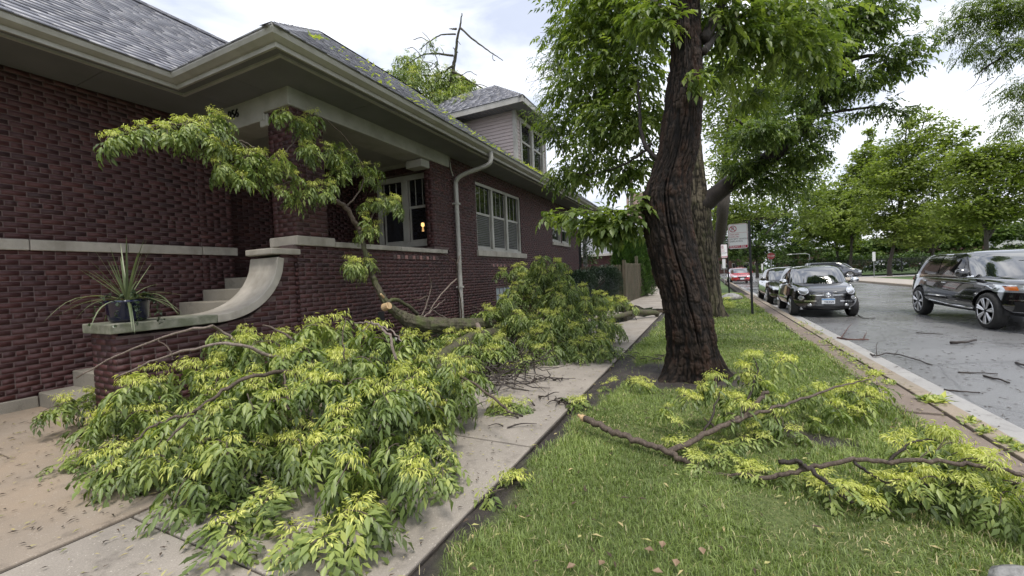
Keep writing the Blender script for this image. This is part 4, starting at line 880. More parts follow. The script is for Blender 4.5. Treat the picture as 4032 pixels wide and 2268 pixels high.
# ================================================================== small cut branch on the lawn
lb = thing('fallen_branch', 'sawn forked branch with pale seed keys lying on the grass, right foreground', 'branch', (0,0,0))
def ly(pts): return [aY(u, v, Y) for (u, v, Y) in pts]
def lyf(pts): return [aY(u, v, Y*.965) for (u, v, Y) in pts]
limb(lb, lyf([(1470,1053,3.62),(1510,1070,3.55),(1560,1095,3.47),(1620,1115,3.4),(1680,1135,3.33),(1730,1165,3.25),(1790,1195,3.2)]), .03, .018, M_TWIG, 10)
ce = aY(1468,1052,3.63*.965); d_ = aY(1470,1053,3.62*.965)-aY(1510,1070,3.55*.965); d_ /= np.linalg.norm(d_)
MB().tube([ce-d_*.012, ce+d_*.02], [.031,.029], 12).build('sawn_end', M_RAWWOOD, lb); MB().tube([ce+d_*.015, ce+d_*.05+np.array([-.01,0,.012])], [.025,.01], 8).build('sawn_end', M_RAWWOOD, lb)
limb(lb, lyf([(1680,1137,3.33),(1740,1110,3.45),(1800,1080,3.6),(1870,1045,3.8),(1910,1005,3.95),(1930,985,4.0)]), .023, .015, M_TWIG, 9)
limb(lb, lyf([(1840,1060,3.7),(1920,1035,3.9),(2000,1010,4.15),(2090,978,4.5),(2140,965,4.7),(2190,955,4.9)]), .016, .005, M_TWIG, 7)
limb(lb, lyf([(1790,1195,3.2),(1930,1200,3.12),(1980,1190,3.1),(2060,1170,3.1),(2160,1160,3.1),(2280,1157,3.1),(2400,1165,3.08),(2500,1180,3.05),(2600,1200,3.0),(2700,1230,2.95)]), .016, .01, M_TWIG, 8)
limb(lb, lyf([(1960,1163,3.12),(2000,1160,3.1),(2030,1175,3.08),(2070,1210,3.02),(2110,1240,2.98),(2145,1265,2.95)]), .016, .011, M_TWIGDARK, 7)
for pts in ([(2290,1160,3.1),(2300,1190,3.0),(2330,1225,2.95),(2335,1250,2.92)],[(2150,1162,3.1),(2190,1190,3.0),(2240,1215,2.95)],[(2440,1170,3.08),(2452,1200,3.0),(2440,1260,2.95)],[(1715,1105,3.4),(1745,1135,3.35),(1790,1150,3.3)],
            [(2240,1160,3.1),(2280,1120,3.2),(2330,1105,3.3),(2380,1115,3.35)],[(1870,1045,3.8),(1890,980,3.95),(1905,930,4.05),(1890,895,4.1)],[(2560,1200,3.0),(2555,1230,2.95)],[(1770,1095,3.5),(1800,1020,3.7),(1815,970,3.85)],[(1800,1080,3.6),(1770,1050,3.7)],[(1940,1030,3.9),(1960,1075,3.8)]):
    twig(lb, ly(pts), .011, .004, M_TWIGDARK, 5, 'twig')
SPT = [(1700,1050,3.55,2),(1690,1030,3.6,2),(1740,1000,3.75,3),(1780,980,3.85,3),(1800,960,3.9,4),(1830,1000,3.85,4),(1870,930,4.05,5),(1885,900,4.1,4),(1905,960,4.05,5),(1850,1060,3.75,4),(1880,1090,3.65,4),(1920,1040,3.9,5),(1960,1010,4.05,4),
       (1990,1060,3.95,3),(1970,905,4.4,3),(2010,1030,4.1,4),(2050,975,4.45,5),(2080,1000,4.4,4),(2130,980,4.6,5),(2170,960,4.8,6),(2190,1000,4.7,6),(2160,1030,4.5,5),(2110,1030,4.35,4),(1720,1145,3.3,3),(1760,1170,3.2,4),(1830,1180,3.15,4),(1890,1195,3.1,4),(1920,1220,3.05,3),
       (1800,1125,3.4,3),(2020,1215,3.05,4),(2060,1190,3.1,4),(2110,1215,3.0,4),(2150,1240,2.95,5),(2180,1260,2.9,5),(2210,1215,3.0,4),(2240,1190,3.05,4),(2270,1225,2.95,4),(2250,1110,3.3,5),(2290,1095,3.4,5),(2330,1130,3.25,4),(2350,1200,3.0,4),(2400,1120,3.3,6),(2440,1140,3.2,5),(2400,1210,2.95,5),(2450,1220,2.92,5),
       (2490,1170,3.1,4),(2510,1240,2.85,5),(2550,1220,2.9,5),(2540,1270,2.8,4),(1565,945,4.9,2),(1600,950,4.9,2),(2470,1180,3.05,3),(1840,1010,3.85,3)]
rg = random.Random(11)
for (u, v, Y, k) in SPT:
    for i in range(max(1, round(k*(.62 if Y > 3.5 else .5)))):
        P = aY(u+rg.gauss(0,12), v+rg.gauss(0,9), Y+rg.gauss(0,.05)); P[2] = max(P[2], .07); o = put_spray(lb, P, rg.uniform(-3.1,3.1), rg.uniform(-.1,.5), rg.uniform(.55,.8), SPRAY_SEED if rg.random() < .65 else SPRAY, rg)
        if P[2] < .18: o.scale.z *= .55
# little loose shoots
for nm, lab, (u, v, z), n_ in [('loose_shoot','small leafy shoot on the bare dirt left of the big trunk',(1600,955,.07),5),('loose_shoot','leafy shoot torn off beside the sidewalk edge, front of the lawn',(1275,1215,.06),3),
                               ('loose_shoot','pale leafy shoot lying on the sidewalk edge in the middle distance',(1455,1000,.07),3),('loose_shoot','leafy shoot dropped on the sidewalk right of the twig tangle',(1270,1010,.1),7),('loose_shoot','yellow-green shoot among wet twigs on the verge behind the sign post',(1840,765,.12),7)]:
    t = thing(nm, lab, 'leaves')
    for i in range(n_):
        P = aZ(u+rg.gauss(0,14), v+rg.gauss(0,6), z); o = put_spray(t, P, rg.uniform(-3,3), .2, .85 if v > 800 else 1.6, SPRAY_SEED if i % 2 else SPRAY, rg); o.scale.z *= .6
# ================================================================== broken treetop lodged on the roof
rb = thing('broken_treetop', 'broken-off treetop standing upside down on the shingle roof beside the dormer', 'branch', (0,0,0))
YR = 12.6
def ry(pts, y=YR): return [aY(u, v, y+.05*i) for i, (u, v) in enumerate(pts)]
limb(rb, ry([(1162,33),(1158,62),(1150,100),(1146,140),(1140,175),(1137,215),(1125,265),(1118,300)]), .018, .11, M_BARKGREY, 9)
for pts, r in [([(1157,70),(1185,95),(1215,118),(1240,135),(1265,152)],.05),([(1148,72),(1138,73),(1130,72)],.05),([(1146,86),(1110,88),(1080,105),(1055,125)],.035),([(1140,140),(1095,135),(1060,140),(1020,165)],.05),([(1140,165),(1110,185),(1070,190),(1010,180)],.05),
               ([(1138,180),(1160,190),(1190,210),(1220,225),(1235,235)],.055),([(1137,210),(1160,230),(1170,260),(1180,290)],.06),([(1130,230),(1100,225),(1050,235),(1000,200)],.05),([(1137,190),(1120,240),(1095,270)],.06),([(1140,120),(1148,128),(1152,133)],.02),
               ([(1095,135),(1080,100),(1062,80)],.02),([(1075,105),(1072,125),(1060,160)],.015),([(1240,135),(1240,150),(1246,153)],.012),([(1190,210),(1215,215),(1250,230)],.02),([(1080,105),(1060,95),(1040,100)],.02),([(1060,140),(1040,120),(1025,122)],.018),([(1020,165),(1000,175),(985,185)],.02),([(1095,135),(1100,160),(1080,180)],.018),([(1150,100),(1158,112)],.014),([(1110,185),(1090,160),(1065,155)],.02),([(1160,190),(1180,180),(1200,190)],.016)]:
    twig(rb, ry(pts), r*.8, .012, M_BARKGREY, 6, 'limb')
B3 = [(1000,205,11.8,.7,.5,.35),(1050,235,12.0,.7,.5,.5),(1100,265,12.2,.6,.5,.5),(1145,260,12.3,.6,.5,.5),(1120,205,12.8,.5,.4,.4),(1160,225,12.8,.5,.4,.5),(1060,185,12.8,.5,.4,.3),(1180,265,11.9,.5,.3,.2),(1030,150,13.0,.4,.3,.2),(1095,290,11.6,.5,.3,.25)]
BL3 = [(*aY(u, v, Y), a, b, c) for (u, v, Y, a, b, c) in B3]
clump_fill(rb, BL3, 1700, M_ASH, RNG, L=.25, lw=.1, r0=.45, zmin=4.5); cover_sprays(rb, BL3, 110, SPRAY_BIG, random.Random(4), zmin=4.5, sc=(1.,1.5))
for (u, v) in [(1075,110),(1085,125),(1100,95),(1055,130),(1015,170),(1035,160),(1090,150),(1065,170),(1110,120),(1225,228),(1200,205)]: put_spray(rb, aY(u, v, YR), rg.uniform(-3,3), .3, .9, SPRAY_BIG, rg)
# leaf litter strewn down the roof along the gutter
ro = stuff(thing('roof_leaf_litter', 'yellow-green leaf scraps strewn down the shingle roof', 'leaves'))
P = []
for i in range(900):
    y = 4.5+abs(rg.gauss(0,1))*1.5 if rg.random() < .12 else rg.uniform(7.8, 14.2); t = rg.random()**1.6*(4. if y < 11 else 1.0)
    if y > 10.7: t = rg.random()*.42
    t = min(t, max(.05, y-EY-.35)); x = EX-t; P.append((x, y, ZE+t*PT+.035))
P = np.array(P); n_ = len(P); V, F, r = leaves_np(P, RNG.normal(0,1,(n_,3))*[1,1,.3], RNG.uniform(.06,.16,n_), RNG.uniform(.025,.05,n_), np.clip(RNG.normal(.7,.2,n_),0,1)); link('leaf_scraps', mesh_np('leaf_scraps', V, F, r), M_ASH, ro)['kind'] = 'stuff'
# ================================================================== trees
def furrowed(name, deep, top, red):
    m, n, l, b = new_mat(name); r = attr(n); v = coord(n, l)
    c = ramp(n, l, r, [(.15, deep), (.55, tuple(.5*(a+b_) for a, b_ in zip(deep, top))), (.95, top)])
    c = mix(n, l, ramp(n, l, noise(n, l, coord(n, l, 'pos', (1,1,.4)), 7, 6, .7), [(.52, (0,0,0)), (.68, (.8,.8,.8))]), c, red)
    c = mix(n, l, .5, c, ramp(n, l, noise(n, l, v, 70, 5, .7), [(.3, (.5,.5,.5)), (.7, (1.4,1.4,1.4))]), 'MULTIPLY')
    l.new(c, b.inputs['Base Color']); b.inputs['Roughness'].default_value = .8; b.inputs['Specular IOR Level'].default_value = .25; bump(n, l, b, noise(n, l, coord(n, l, 'pos', (1,1,.35)), 90, 6, .7), .6, .01); return m
M_FURROW = furrowed('furrowed wet ash bark', (.005,.004,.0035), (.034,.023,.017), (.05,.024,.014))
M_FURROW2 = furrowed('furrowed grey ash bark', (.018,.015,.011), (.15,.125,.088), (.085,.088,.04))
def trunk_mesh(keys, na, nz, depth, freq, crack=None, seed=0, stretch=.15):
    """keys: (z, cx, cy, radius); bark plates cut by branching furrows"""
    K = np.array(keys); z = np.linspace(K[0,0], K[-1,0], nz); a = np.linspace(0, 2*math.pi, na, endpoint=False)
    cx, cy, r = (np.interp(z, K[:,0], K[:,i]) for i in (1,2,3))
    k = np.hanning(max(3, nz//14)); k /= k.sum()
    sm = lambda q: np.convolve(np.pad(q, len(k)//2, mode='edge'), k, 'same')[len(k)//2:len(k)//2+nz]; cx, cy, r = sm(cx), sm(cy), sm(r)
    A, Z = np.meshgrid(a, z); Rr = r[:,None]*np.ones_like(A)
    flare = np.clip(1-(Z-z[0])/.55, 0, 1)**2.2; Rr = Rr*(1+flare*(.12+.26*np.sin(A*5+1)+.16*np.sin(A*3+2)))
    U = np.stack([np.cos(A)*r.mean()*freq, np.sin(A)*r.mean()*freq, Z*freq*stretch], -1); U = U+.6*np.stack([vnoise(U*.5, seed+1), vnoise(U*.5+9, seed+2), 0*A], -1)
    h = 1-np.abs(vnoise(U, seed))*2.2; h = 1-np.clip(h, 0, 1)**.7; h2 = 1-np.clip(1-np.abs(vnoise(U*2.1+5, seed+3))*2.4, 0, 1); h3 = 1-np.clip(1-np.abs(vnoise(U*np.array([.8,.8,3.4])+3, seed+9))*3.2, 0, 1); hh = np.clip((.72*h+.28*h2)*(.55+.45*h3)+.15*vnoise(U*4, seed+5), 0, 1)
    d = depth*(hh-.6)+.03*vnoise(np.stack([np.cos(A)*2, np.sin(A)*2, Z*1.3], -1), seed+7)
    if crack:
        for (za, zb, a0, a1, w, dp) in crack:
            t = np.clip((Z-za)/(zb-za), 0, 1); ac = a0+(a1-a0)*t+.03*vnoise(np.stack([0*Z, 0*Z, Z*4], -1), 77)
            g = np.exp(-((A-ac+math.pi) % (2*math.pi)-math.pi)**2/w**2)*np.clip(np.minimum(Z-za, zb-Z)/.2, 0, 1); d = d-dp*g; hh = hh*(1-.9*g)
    Rr = Rr+d; V = np.stack([cx[:,None]+Rr*np.cos(A), cy[:,None]+Rr*np.sin(A), Z], -1).reshape(-1,3)
    i = np.arange(nz-1)[:,None]*na+np.arange(na)[None]; j = np.arange(nz-1)[:,None]*na+((np.arange(na)+1) % na)[None]
    return mesh_np('trunk', V, np.stack([i, j, j+na, i+na], -1).reshape(-1,4), hh.ravel(), True)
def leaf_cloud(blobs, n, rng, L, lw, r0, rs=.2, pairs=3, hang=.9, shell=.5, clump=0.):
    w = np.array([b[3]*b[4]*b[5] for b in blobs])**.75; w /= w.sum()
    if clump:                                  # leaves gather in sub-clumps, gaps between them
        nc = max(8, n//clump); ci = rng.choice(len(blobs), nc, p=w); B = np.array(blobs)[ci]
        q = rng.normal(0,1,(nc,3)); q /= np.linalg.norm(q,axis=1)[:,None]; q *= rng.random(nc)[:,None]**shell; C = B[:,:3]+q*B[:,3:6]; cs = .3*np.minimum(B[:,3:6].min(1), .9)
        k = rng.integers(0, nc, n); q = rng.normal(0,1,(n,3))*[1,1,.5]; P = C[k]+q*cs[k][:,None]; tone = rng.normal(0, rs*.7, nc)[k]
    else:
        ci = rng.choice(len(blobs), n, p=w); B = np.array(blobs)[ci]; q = rng.normal(0,1,(n,3)); q /= np.linalg.norm(q,axis=1)[:,None]; q *= rng.random(n)[:,None]**shell; P = B[:,:3]+q*B[:,3:6]; tone = 0
    return P, q, tone
def ash_crown(par, blobs, n, mat, rng, L=.24, lw=.09, r0=.4, clump=12, name='crown', wid=.36):
    P, q, tone = leaf_cloud(blobs, n, rng, L, lw, r0, clump=clump); D = q+rng.normal(0,.6,(n,3)); p, d, l_, w_, r = compound(P, D, L*rng.uniform(.7,1.2,n), rng, droop=1.0, lw=lw, r0=r0, rs=.2, wid=wid)
    V, F, rr = leaves_np(p, d, l_, w_, r*1.35); return link(name, mesh_np(name, V, F, rr), mat, par)
def simple_crown(par, blobs, n, mat, rng, size, r0=.45, clump=20, name='crown'):
    P, q, tone = leaf_cloud(blobs, n, rng, 0, 0, r0, clump=clump); D = rng.normal(0,1,(n,3))*[1,1,.45]+[0,0,-.25]; up = rng.normal(0,.45,(n,3))+[0,0,1]
    V, F, r = leaves_np(P, D, size*rng.uniform(.6,1.25,n), size*.62*rng.uniform(.7,1.2,n), np.clip(r0+tone+rng.normal(0,.14,n), 0, 1), up); return link(name, mesh_np(name, V, F, r), mat, par)
def bl(L): return [(*aY(u, v, Y), a, b, c) for (u, v, Y, a, b, c) in L]
# ---- the big leaning ash on the verge
t1 = thing('ash_tree', 'big leaning ash with deeply furrowed dark trunk on the verge, nearest the camera', 'tree')
KT = [(-.12,-.18,5.85,.46),(0,-.18,5.83,.40),(.16,-.172,5.8,.34),(.57,-.2,5.75,.305),(1.11,-.271,5.75,.288),(1.45,-.342,5.75,.29),(1.95,-.428,5.75,.295),(2.38,-.465,5.75,.3),(2.6,-.40,5.75,.265),(2.77,-.335,5.75,.243),(3.05,-.26,5.75,.238),(3.25,-.234,5.75,.23),(3.57,-.205,5.75,.215),(4.04,-.16,5.75,.178),(4.83,-.15,5.76,.163),(6.5,-.2,5.9,.14),(8.5,-.4,6.2,.09)]
link('trunk', trunk_mesh(KT, 340, 800, .034, 36, [(.35, 2.75, -1.25, -1.62, .035, .05), (1.6, 3.0, -1.3, -1.5, .02, .03)], 3), M_FURROW, t1)
for pts, r in [([(1655,400,5.7),(1625,370,5.7),(1612,320,5.75),(1608,260,5.8),(1605,200,5.9)],.035),([(1640,360,5.7),(1600,395,5.8),(1540,425,6.2),(1480,440,7)],.022),([(1640,505,5.6),(1580,530,5.7),(1480,530,5.9),(1380,540,6.0)],.014),([(1690,60,5.75),(1600,-40,6.2),(1500,-100,7)],.08),
               ([(1770,130,5.75),(1790,105,5.9),(1830,60,6.3),(1900,20,6.8)],.05),([(1770,100,5.8),(1850,-30,6.5),(2000,-80,7.5)],.07),([(1600,560,5.7),(1540,575,5.8),(1500,600,5.85)],.008),([(1480,440,7),(1430,420,7.6),(1390,300,8.3)],.02),([(1500,-100,7),(1450,50,7.6),(1400,180,8.3)],.03)]:
    limb(t1, ly(pts), r, r*.35, M_BARK, 8)
C1 = bl([(1480,60,7.6,.8,.7,.8),(1560,150,7,.6,.6,.7),(1600,290,6.6,.42,.5,.65),(1480,250,7.5,.65,.6,.55),(1425,330,8,.5,.5,.4),(1500,400,7.2,.55,.5,.38),(1440,440,7.8,.45,.5,.25),(1575,440,6.7,.3,.4,.35),(1540,30,7,.7,.7,.5),(1540,320,6.8,.5,.5,.4),
         (1480,548,5.9,.5,.2,.10),(1400,538,6.0,.28,.16,.08),(1560,562,5.7,.3,.2,.12),(1605,530,5.6,.12,.12,.14),(1525,585,5.8,.22,.15,.08),
         (1690,90,5.45,.16,.12,.3),(1705,200,5.45,.2,.1,.25),(1640,40,5.7,.3,.3,.4),(1715,250,5.42,.14,.08,.1),
         (1830,60,6.5,.5,.5,.4),(1900,140,7,.45,.5,.4),(1960,50,7,.6,.5,.5),(1830,180,6.5,.2,.25,.25),(2000,150,8,.5,.5,.4),(1900,240,7.5,.3,.3,.2),(1800,20,6.2,.4,.4,.4)])
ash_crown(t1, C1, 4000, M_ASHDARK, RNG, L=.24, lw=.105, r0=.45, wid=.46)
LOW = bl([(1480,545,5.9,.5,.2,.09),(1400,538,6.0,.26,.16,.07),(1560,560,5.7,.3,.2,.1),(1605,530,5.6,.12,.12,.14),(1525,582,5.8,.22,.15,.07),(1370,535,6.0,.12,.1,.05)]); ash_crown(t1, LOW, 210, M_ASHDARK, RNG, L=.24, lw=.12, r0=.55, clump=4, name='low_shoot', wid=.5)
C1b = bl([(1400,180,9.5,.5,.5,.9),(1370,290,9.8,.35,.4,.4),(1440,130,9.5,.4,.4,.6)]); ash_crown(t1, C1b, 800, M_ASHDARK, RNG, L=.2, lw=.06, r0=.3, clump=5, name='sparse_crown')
for i in range(26):
    s = aY(1440+rg.gauss(0,25), 60+rg.uniform(0,250), 9.3); e = s+np.array([-rg.uniform(.3,.9), rg.gauss(0,.2), rg.uniform(-.35,.35)]); twig(t1, [s, (s+e)/2+[0,0,.06], e], .01, .003, M_BARK, 4, 'twig', 3)
# ---- the second verge tree with a long limb over the street
t2 = thing('ash_tree', 'second verge ash, greyer straight trunk behind the big one, long limb rising over the street', 'tree')
KT2 = [(-.12,.15,13.32,.36),(.0,.15,13.3,.32),(.3,.14,13.3,.285),(1,.1,13.3,.28),(2,.0,13.3,.29),(2.7,-.1,13.3,.3),(3.1,-.12,13.3,.31),(3.6,-.15,13.3,.27),(4.6,-.2,13.3,.22),(6.5,-.3,13.4,.15),(9,-.4,13.6,.08)]
link('trunk', trunk_mesh(KT2, 180, 420, .035, 27, None, 9), M_FURROW2, t2)
for pts, r, r2 in [([(1765,520,13.3),(1800,490,13.3),(1835,462,13.3),(1900,420,13.2),(1975,365,13.1),(2030,300,13.1),(2080,225,13.1),(2130,150,13.2),(2170,70,13.3),(2195,-20,13.4)],.26,.12),([(2030,300,13.1),(2110,280,13.2),(2200,270,13.3),(2250,275,13.4)],.05,.015),([(2130,150,13.2),(2210,140,13.3),(2290,170,13.4)],.06,.015),
                   ([(1900,420,13.2),(1960,440,13.3),(2040,420,13.4)],.05,.015),([(2080,225,13.1),(2040,120,12.8),(2010,20,12.6)],.09,.03),([(1975,365,13.1),(1900,330,12.6),(1850,300,12.2)],.07,.02),([(2170,70,13.3),(2240,60,13.4),(2310,40,13.5)],.05,.012)]:
    limb(t2, ly(pts), r, r2, M_BARK, 10)
C2 = bl([(1960,330,12.5,.8,.7,.55),(1890,340,12,.55,.5,.5),(1850,420,12.6,.4,.4,.22),(1900,400,12.9,.4,.4,.25),(1930,450,13,.6,.6,.3),(2010,400,13,.55,.6,.3),(2040,230,13,.6,.7,.6),(2130,215,13,.6,.7,.4),(2270,120,13,.55,.6,.42),(2180,40,13,.9,.8,.5),(2080,80,12.6,.9,.8,.7),(2060,330,13.2,.5,.6,.3),(2180,275,13.3,.45,.4,.16),(2255,285,13.4,.3,.3,.18),(2230,190,13.3,.5,.4,.25),(1990,480,13.4,.6,.6,.3),(2000,30,12.6,.8,.7,.6)])
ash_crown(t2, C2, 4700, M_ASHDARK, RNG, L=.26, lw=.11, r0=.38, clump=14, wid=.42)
# ---- street tree further along the verge
t3 = thing('street_tree', 'yellow-green street tree further down the verge, crown filling the gap behind both ash trunks', 'tree')
limb(t3, [(.55,27.5,-.1),(.5,27.5,2.5),(.7,27.5,5),(1.2,27.6,8),(1.6,27.6,11)], .24, .1, M_BARKGREY, 10, 'trunk')
limb(t3, ly([(1800,640,26),(1812,590,25),(1818,530,24),(1822,480,24)]), .25, .3, M_FARBARK, 10)
for pts, r in [([(1840,560,27),(1900,550,27),(1960,545,26.5),(2010,500,26)],.1),([(1960,545,26.5),(1950,560,26.5),(1925,590,26.3)],.06),([(1830,480,27.5),(1900,420,27.5),(1980,380,27.6)],.12)]: limb(t3, ly(pts), r, .03, M_BARKGREY, 7)
C3 = bl([(1900,520,27,2.0,1.8,.9),(2020,480,28,1.6,1.8,1.0),(1830,540,27,1.2,1.4,1.0),(1950,400,28,1.8,1.8,1.3),(1850,300,28,2.2,2,1.8),(2050,540,29,1.4,1.4,.6),(1940,230,28,2.2,2.2,1.8),(1850,430,27,2.0,1.8,1.5),(1890,340,27,2.0,1.8,1.4),(2040,420,28.5,1.0,1.2,.7),(1800,200,28,2.,2,2)])
simple_crown(t3, C3, 23000, M_MAPLE, RNG, .21, .42)
# ---- overhanging spray of a tree across the street (its trunk stands out of the frame)
t4 = thing('honey_locust', 'feathery branch reaching into the top right corner of the view', 'tree')
limb(t4, [(13.9,13.4,-.1),(13.8,13.4,3),(13.0,13.6,6.5),(11,13.8,8.2),(9.3,14,8.6)], .3, .09, M_BARK, 10, 'trunk')
for pts, r in [([(2690,10,14),(2600,0,14),(2500,30,14),(2420,45,14)],.05),([(2690,60,14),(2600,90,14),(2510,150,14),(2450,190,14)],.05),([(2700,160,14),(2620,190,14),(2560,260,14)],.04),([(2510,150,14),(2480,170,14),(2450,215,14),(2420,235,14)],.015),([(2600,110,14),(2540,170,14),(2500,205,14),(2460,255,14)],.014),([(2640,120,14),(2600,180,14),(2570,225,14)],.012),([(2500,195,14),(2470,210,14),(2440,220,14)],.01)]:
    limb(t4, ly(pts), r, r*.25, M_BARK, 6)
C4 = bl([(2420,35,14,.55,.5,.22),(2500,50,14,.7,.5,.3),(2450,120,14,.45,.5,.25),(2540,130,14,.6,.5,.35),(2400,85,14,.3,.3,.16),(2590,20,14,.7,.5,.4),(2560,290,14,.35,.4,.3),(2530,330,14,.25,.3,.15),(2590,220,14,.5,.4,.4),(2480,5,14,.6,.4,.3)])
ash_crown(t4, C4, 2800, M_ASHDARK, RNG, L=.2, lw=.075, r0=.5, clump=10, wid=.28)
# ---- park trees across the street
def park_tree(label, u, Y, blobs, mat, n, size, r0=.45, tr=.22, ubase=None, group='park trees across the street'):
    t = thing('park_tree', label, 'tree', group=group); dpx = lambda p: (np.array(p) @ CR[2])/(CAM_F/K_)
    B = []
    for (bu, bv, ru, rv) in blobs:
        p = aY(bu, bv, Y); s = dpx(p-[0,0,CAM_H]); B.append((*p, ru*s, ru*s*.8, rv*s))
    c0 = np.array(B[0][:3]); g = aY(u, 690, Y); base = np.array([g[0], Y, -.1]); top = np.array([c0[0]*.6+g[0]*.4, Y, c0[2]]); fork = base+(top-base)*.35
    limb(t, [base, base+(0,0,1.2), fork, top], tr, tr*.35, M_FARBARK, 8, 'trunk')
    for b in B[:7]:
        e = np.array(b[:3]); s = fork+(top-fork)*random.uniform(0,.5); limb(t, [s, s+(e-s)*.5+[0,0,.4], e+[0,0,b[5]*.3]], tr*.4, .04, M_FARBARK, 5)
    simple_crown(t, B, n, mat, RNG, size, r0); return t
park_tree('tall park maple whose windblown top stands highest against the sky', 2238, 50, [(2300,430,95,85),(2330,335,60,50),(2230,480,90,70),(2375,440,70,65),(2285,295,22,28),(2335,285,14,30),(2400,370,35,22),(2430,335,28,14),(2260,380,50,50),(2300,545,90,45),(2210,560,60,40),(2270,600,60,22),(2330,600,50,22)], M_MAPLE, 24000, .3, .5)
park_tree('lighter park maple left of the tallest one, narrow pointed top', 2140, 60, [(2150,500,70,65),(2190,400,40,45),(2185,345,14,30),(2120,560,70,45),(2210,430,40,40),(2160,440,40,40)], M_MAPLE, 16000, .36, .55)
park_tree('grey-green park tree above the dark SUV, bare limbs showing', 2482, 42, [(2480,440,85,70),(2535,390,65,45),(2420,520,70,45),(2560,520,60,50),(2470,540,70,35),(2430,400,45,40),(2570,450,50,50)], M_MAPLE, 16000, .26, .38)
park_tree('low park maple right behind the tallest one', 2345, 58, [(2350,560,70,45),(2400,570,60,40),(2310,590,50,30),(2440,560,50,35)], M_MAPLE, 13000, .36, .5)
park_tree('rounded park tree above the grey van', 2112, 66, [(2090,560,60,45),(2060,510,50,45),(2120,600,50,30),(2040,590,45,35)], M_MAPLE, 12000, .38, .42)
park_tree('dark broad tree over the stop sign', 2005, 78, [(1990,560,60,45),(2030,620,50,35),(1950,600,55,45),(1980,640,50,25),(2070,640,40,25)], M_FAROAK, 9000, .42, .65)
park_tree('dark tree beside the parking sign', 1905, 62, [(1900,590,50,45),(1860,560,45,50),(1930,640,40,25),(1880,640,40,20),(1920,540,40,30),(1840,620,30,30)], M_FAROAK, 9000, .34, .6)
park_tree('far tree filling the gap above the maroon car', 2420, 92, [(2400,600,70,25),(2340,620,50,18),(2470,590,60,30),(2540,580,60,30),(2420,640,90,14),(2540,630,60,14)], M_FAROAK, 11000, .55, .7)
park_tree('far tree behind the small maples, left of the iron fence', 2200, 95, [(2180,620,60,22),(2240,615,50,22),(2120,640,40,18),(2290,610,40,20),(2200,645,90,12),(2290,645,60,12)], M_FAROAK, 11000, .55, .6)
park_tree('far tree closing the end of the street', 1850, 110, [(1850,640,50,30),(1800,600,50,50),(1900,670,40,18),(1830,560,50,40),(1960,665,40,14)], M_FAROAK, 7000, .55, .45)
# ---- shrubs, conifers, ivy
def yew(lab, c, r, n):
    t = thing('yew_shrub', lab, 'shrub', group='clipped yews by the fence'); q = RNG.normal(0,1,(n,3)); q[:,2] = np.abs(q[:,2])*1.0-.35*RNG.random(n); q /= np.linalg.norm(q,axis=1)[:,None]
    q = np.sign(q)*np.abs(q)**.72; lump = 1+.1*vnoise(q*3+c[0], 3)+.07*vnoise(q*7, 4); P = np.array(c)+q*np.array(r)*lump[:,None]*(RNG.random(n)[:,None]**.12); P[:,2] = np.maximum(P[:,2], .03)
    V, F, rr = leaves_np(P, q+RNG.normal(0,.5,(n,3))+[0,0,.3], RNG.uniform(.04,.1,n), RNG.uniform(.02,.035,n), np.clip(RNG.normal(.45,.22,n)+.1*vnoise(P*5,2),0,1)); link('foliage', mesh_np('foliage', V, F, rr), M_YEW, t)
    core = MB(); 
    for i in range(5): core.tube([(c[0]+rg.gauss(0,.08), c[1]+rg.gauss(0,.08), 0), (c[0]+rg.gauss(0,r[0]*.5), c[1]+rg.gauss(0,r[1]*.5), c[2]+r[2]*.5)], [.035,.015], 6)
    core.build('stem', M_BARK, t)
    s = MB().lathe([(.05,-.95),(.7,-.8),(.86,-.3),(.88,.25),(.7,.6),(.3,.8),(.01,.85)], 14); o = s.build('inner_foliage', M_YEW, t, smooth=True); o.location = c; o.scale = (r[0], r[1], r[2])
yew('clipped dark yew nearer the brick wall, left of the pair by the fence', (-4.4,14.3,.72), (.85,1.3,.82), 11000); yew('clipped dark yew against the wooden fence, right of the pair', (-3.95,17.2,.78), (.75,1.2,.9), 11000)
def cone(lab, u, vt, Y, rad):
    t = thing('arborvitae', lab, 'conifer', group='arborvitae behind the fence'); top = aY(u, vt, Y); H = top[2]; n = 5000
    z = RNG.random(n)**.8*H; a = RNG.uniform(0, 2*math.pi, n); r = rad*(1-z/H)**.7*(1+.16*np.sin(a*5+z*3)+.15*RNG.normal(0,1,n))+.02
    P = np.stack([top[0]+np.cos(a)*r, Y+np.sin(a)*r, z], -1); D = np.stack([np.cos(a), np.sin(a), 1.1+0*a], -1)+RNG.normal(0,.35,(n,3))
    V, F, rr = leaves_np(P, D, RNG.uniform(.12,.3,n), RNG.uniform(.05,.1,n), np.clip(RNG.normal(.5,.22,n),0,1)); link('foliage', mesh_np('foliage', V, F, rr), M_ARBOR, t)
    MB().tube([(top[0],Y,-.03),(top[0],Y,H*.9)], [.1,.02], 8).build('trunk', M_BARK, t); MB().lathe([(rad*.8,.3),(rad*.75,H*.25),(rad*.45,H*.6),(.05,H*.93)], 12, (top[0],Y,0)).build('inner_foliage', M_YEW, t, smooth=True)
cone('taller slender arborvitae behind the fence, left of the pair', 1560, 575, 22.6, .62); cone('lighter arborvitae behind the fence corner, right of the pair', 1585, 570, 23.2, .72)
cone('arborvitae half hidden behind the fence, lowest', 1612, 600, 24.2, .55)
iv = thing('ivy', 'dark ivy groundcover at the foot of the brick wall by the downspout', 'ivy'); iv['kind'] = 'stuff'
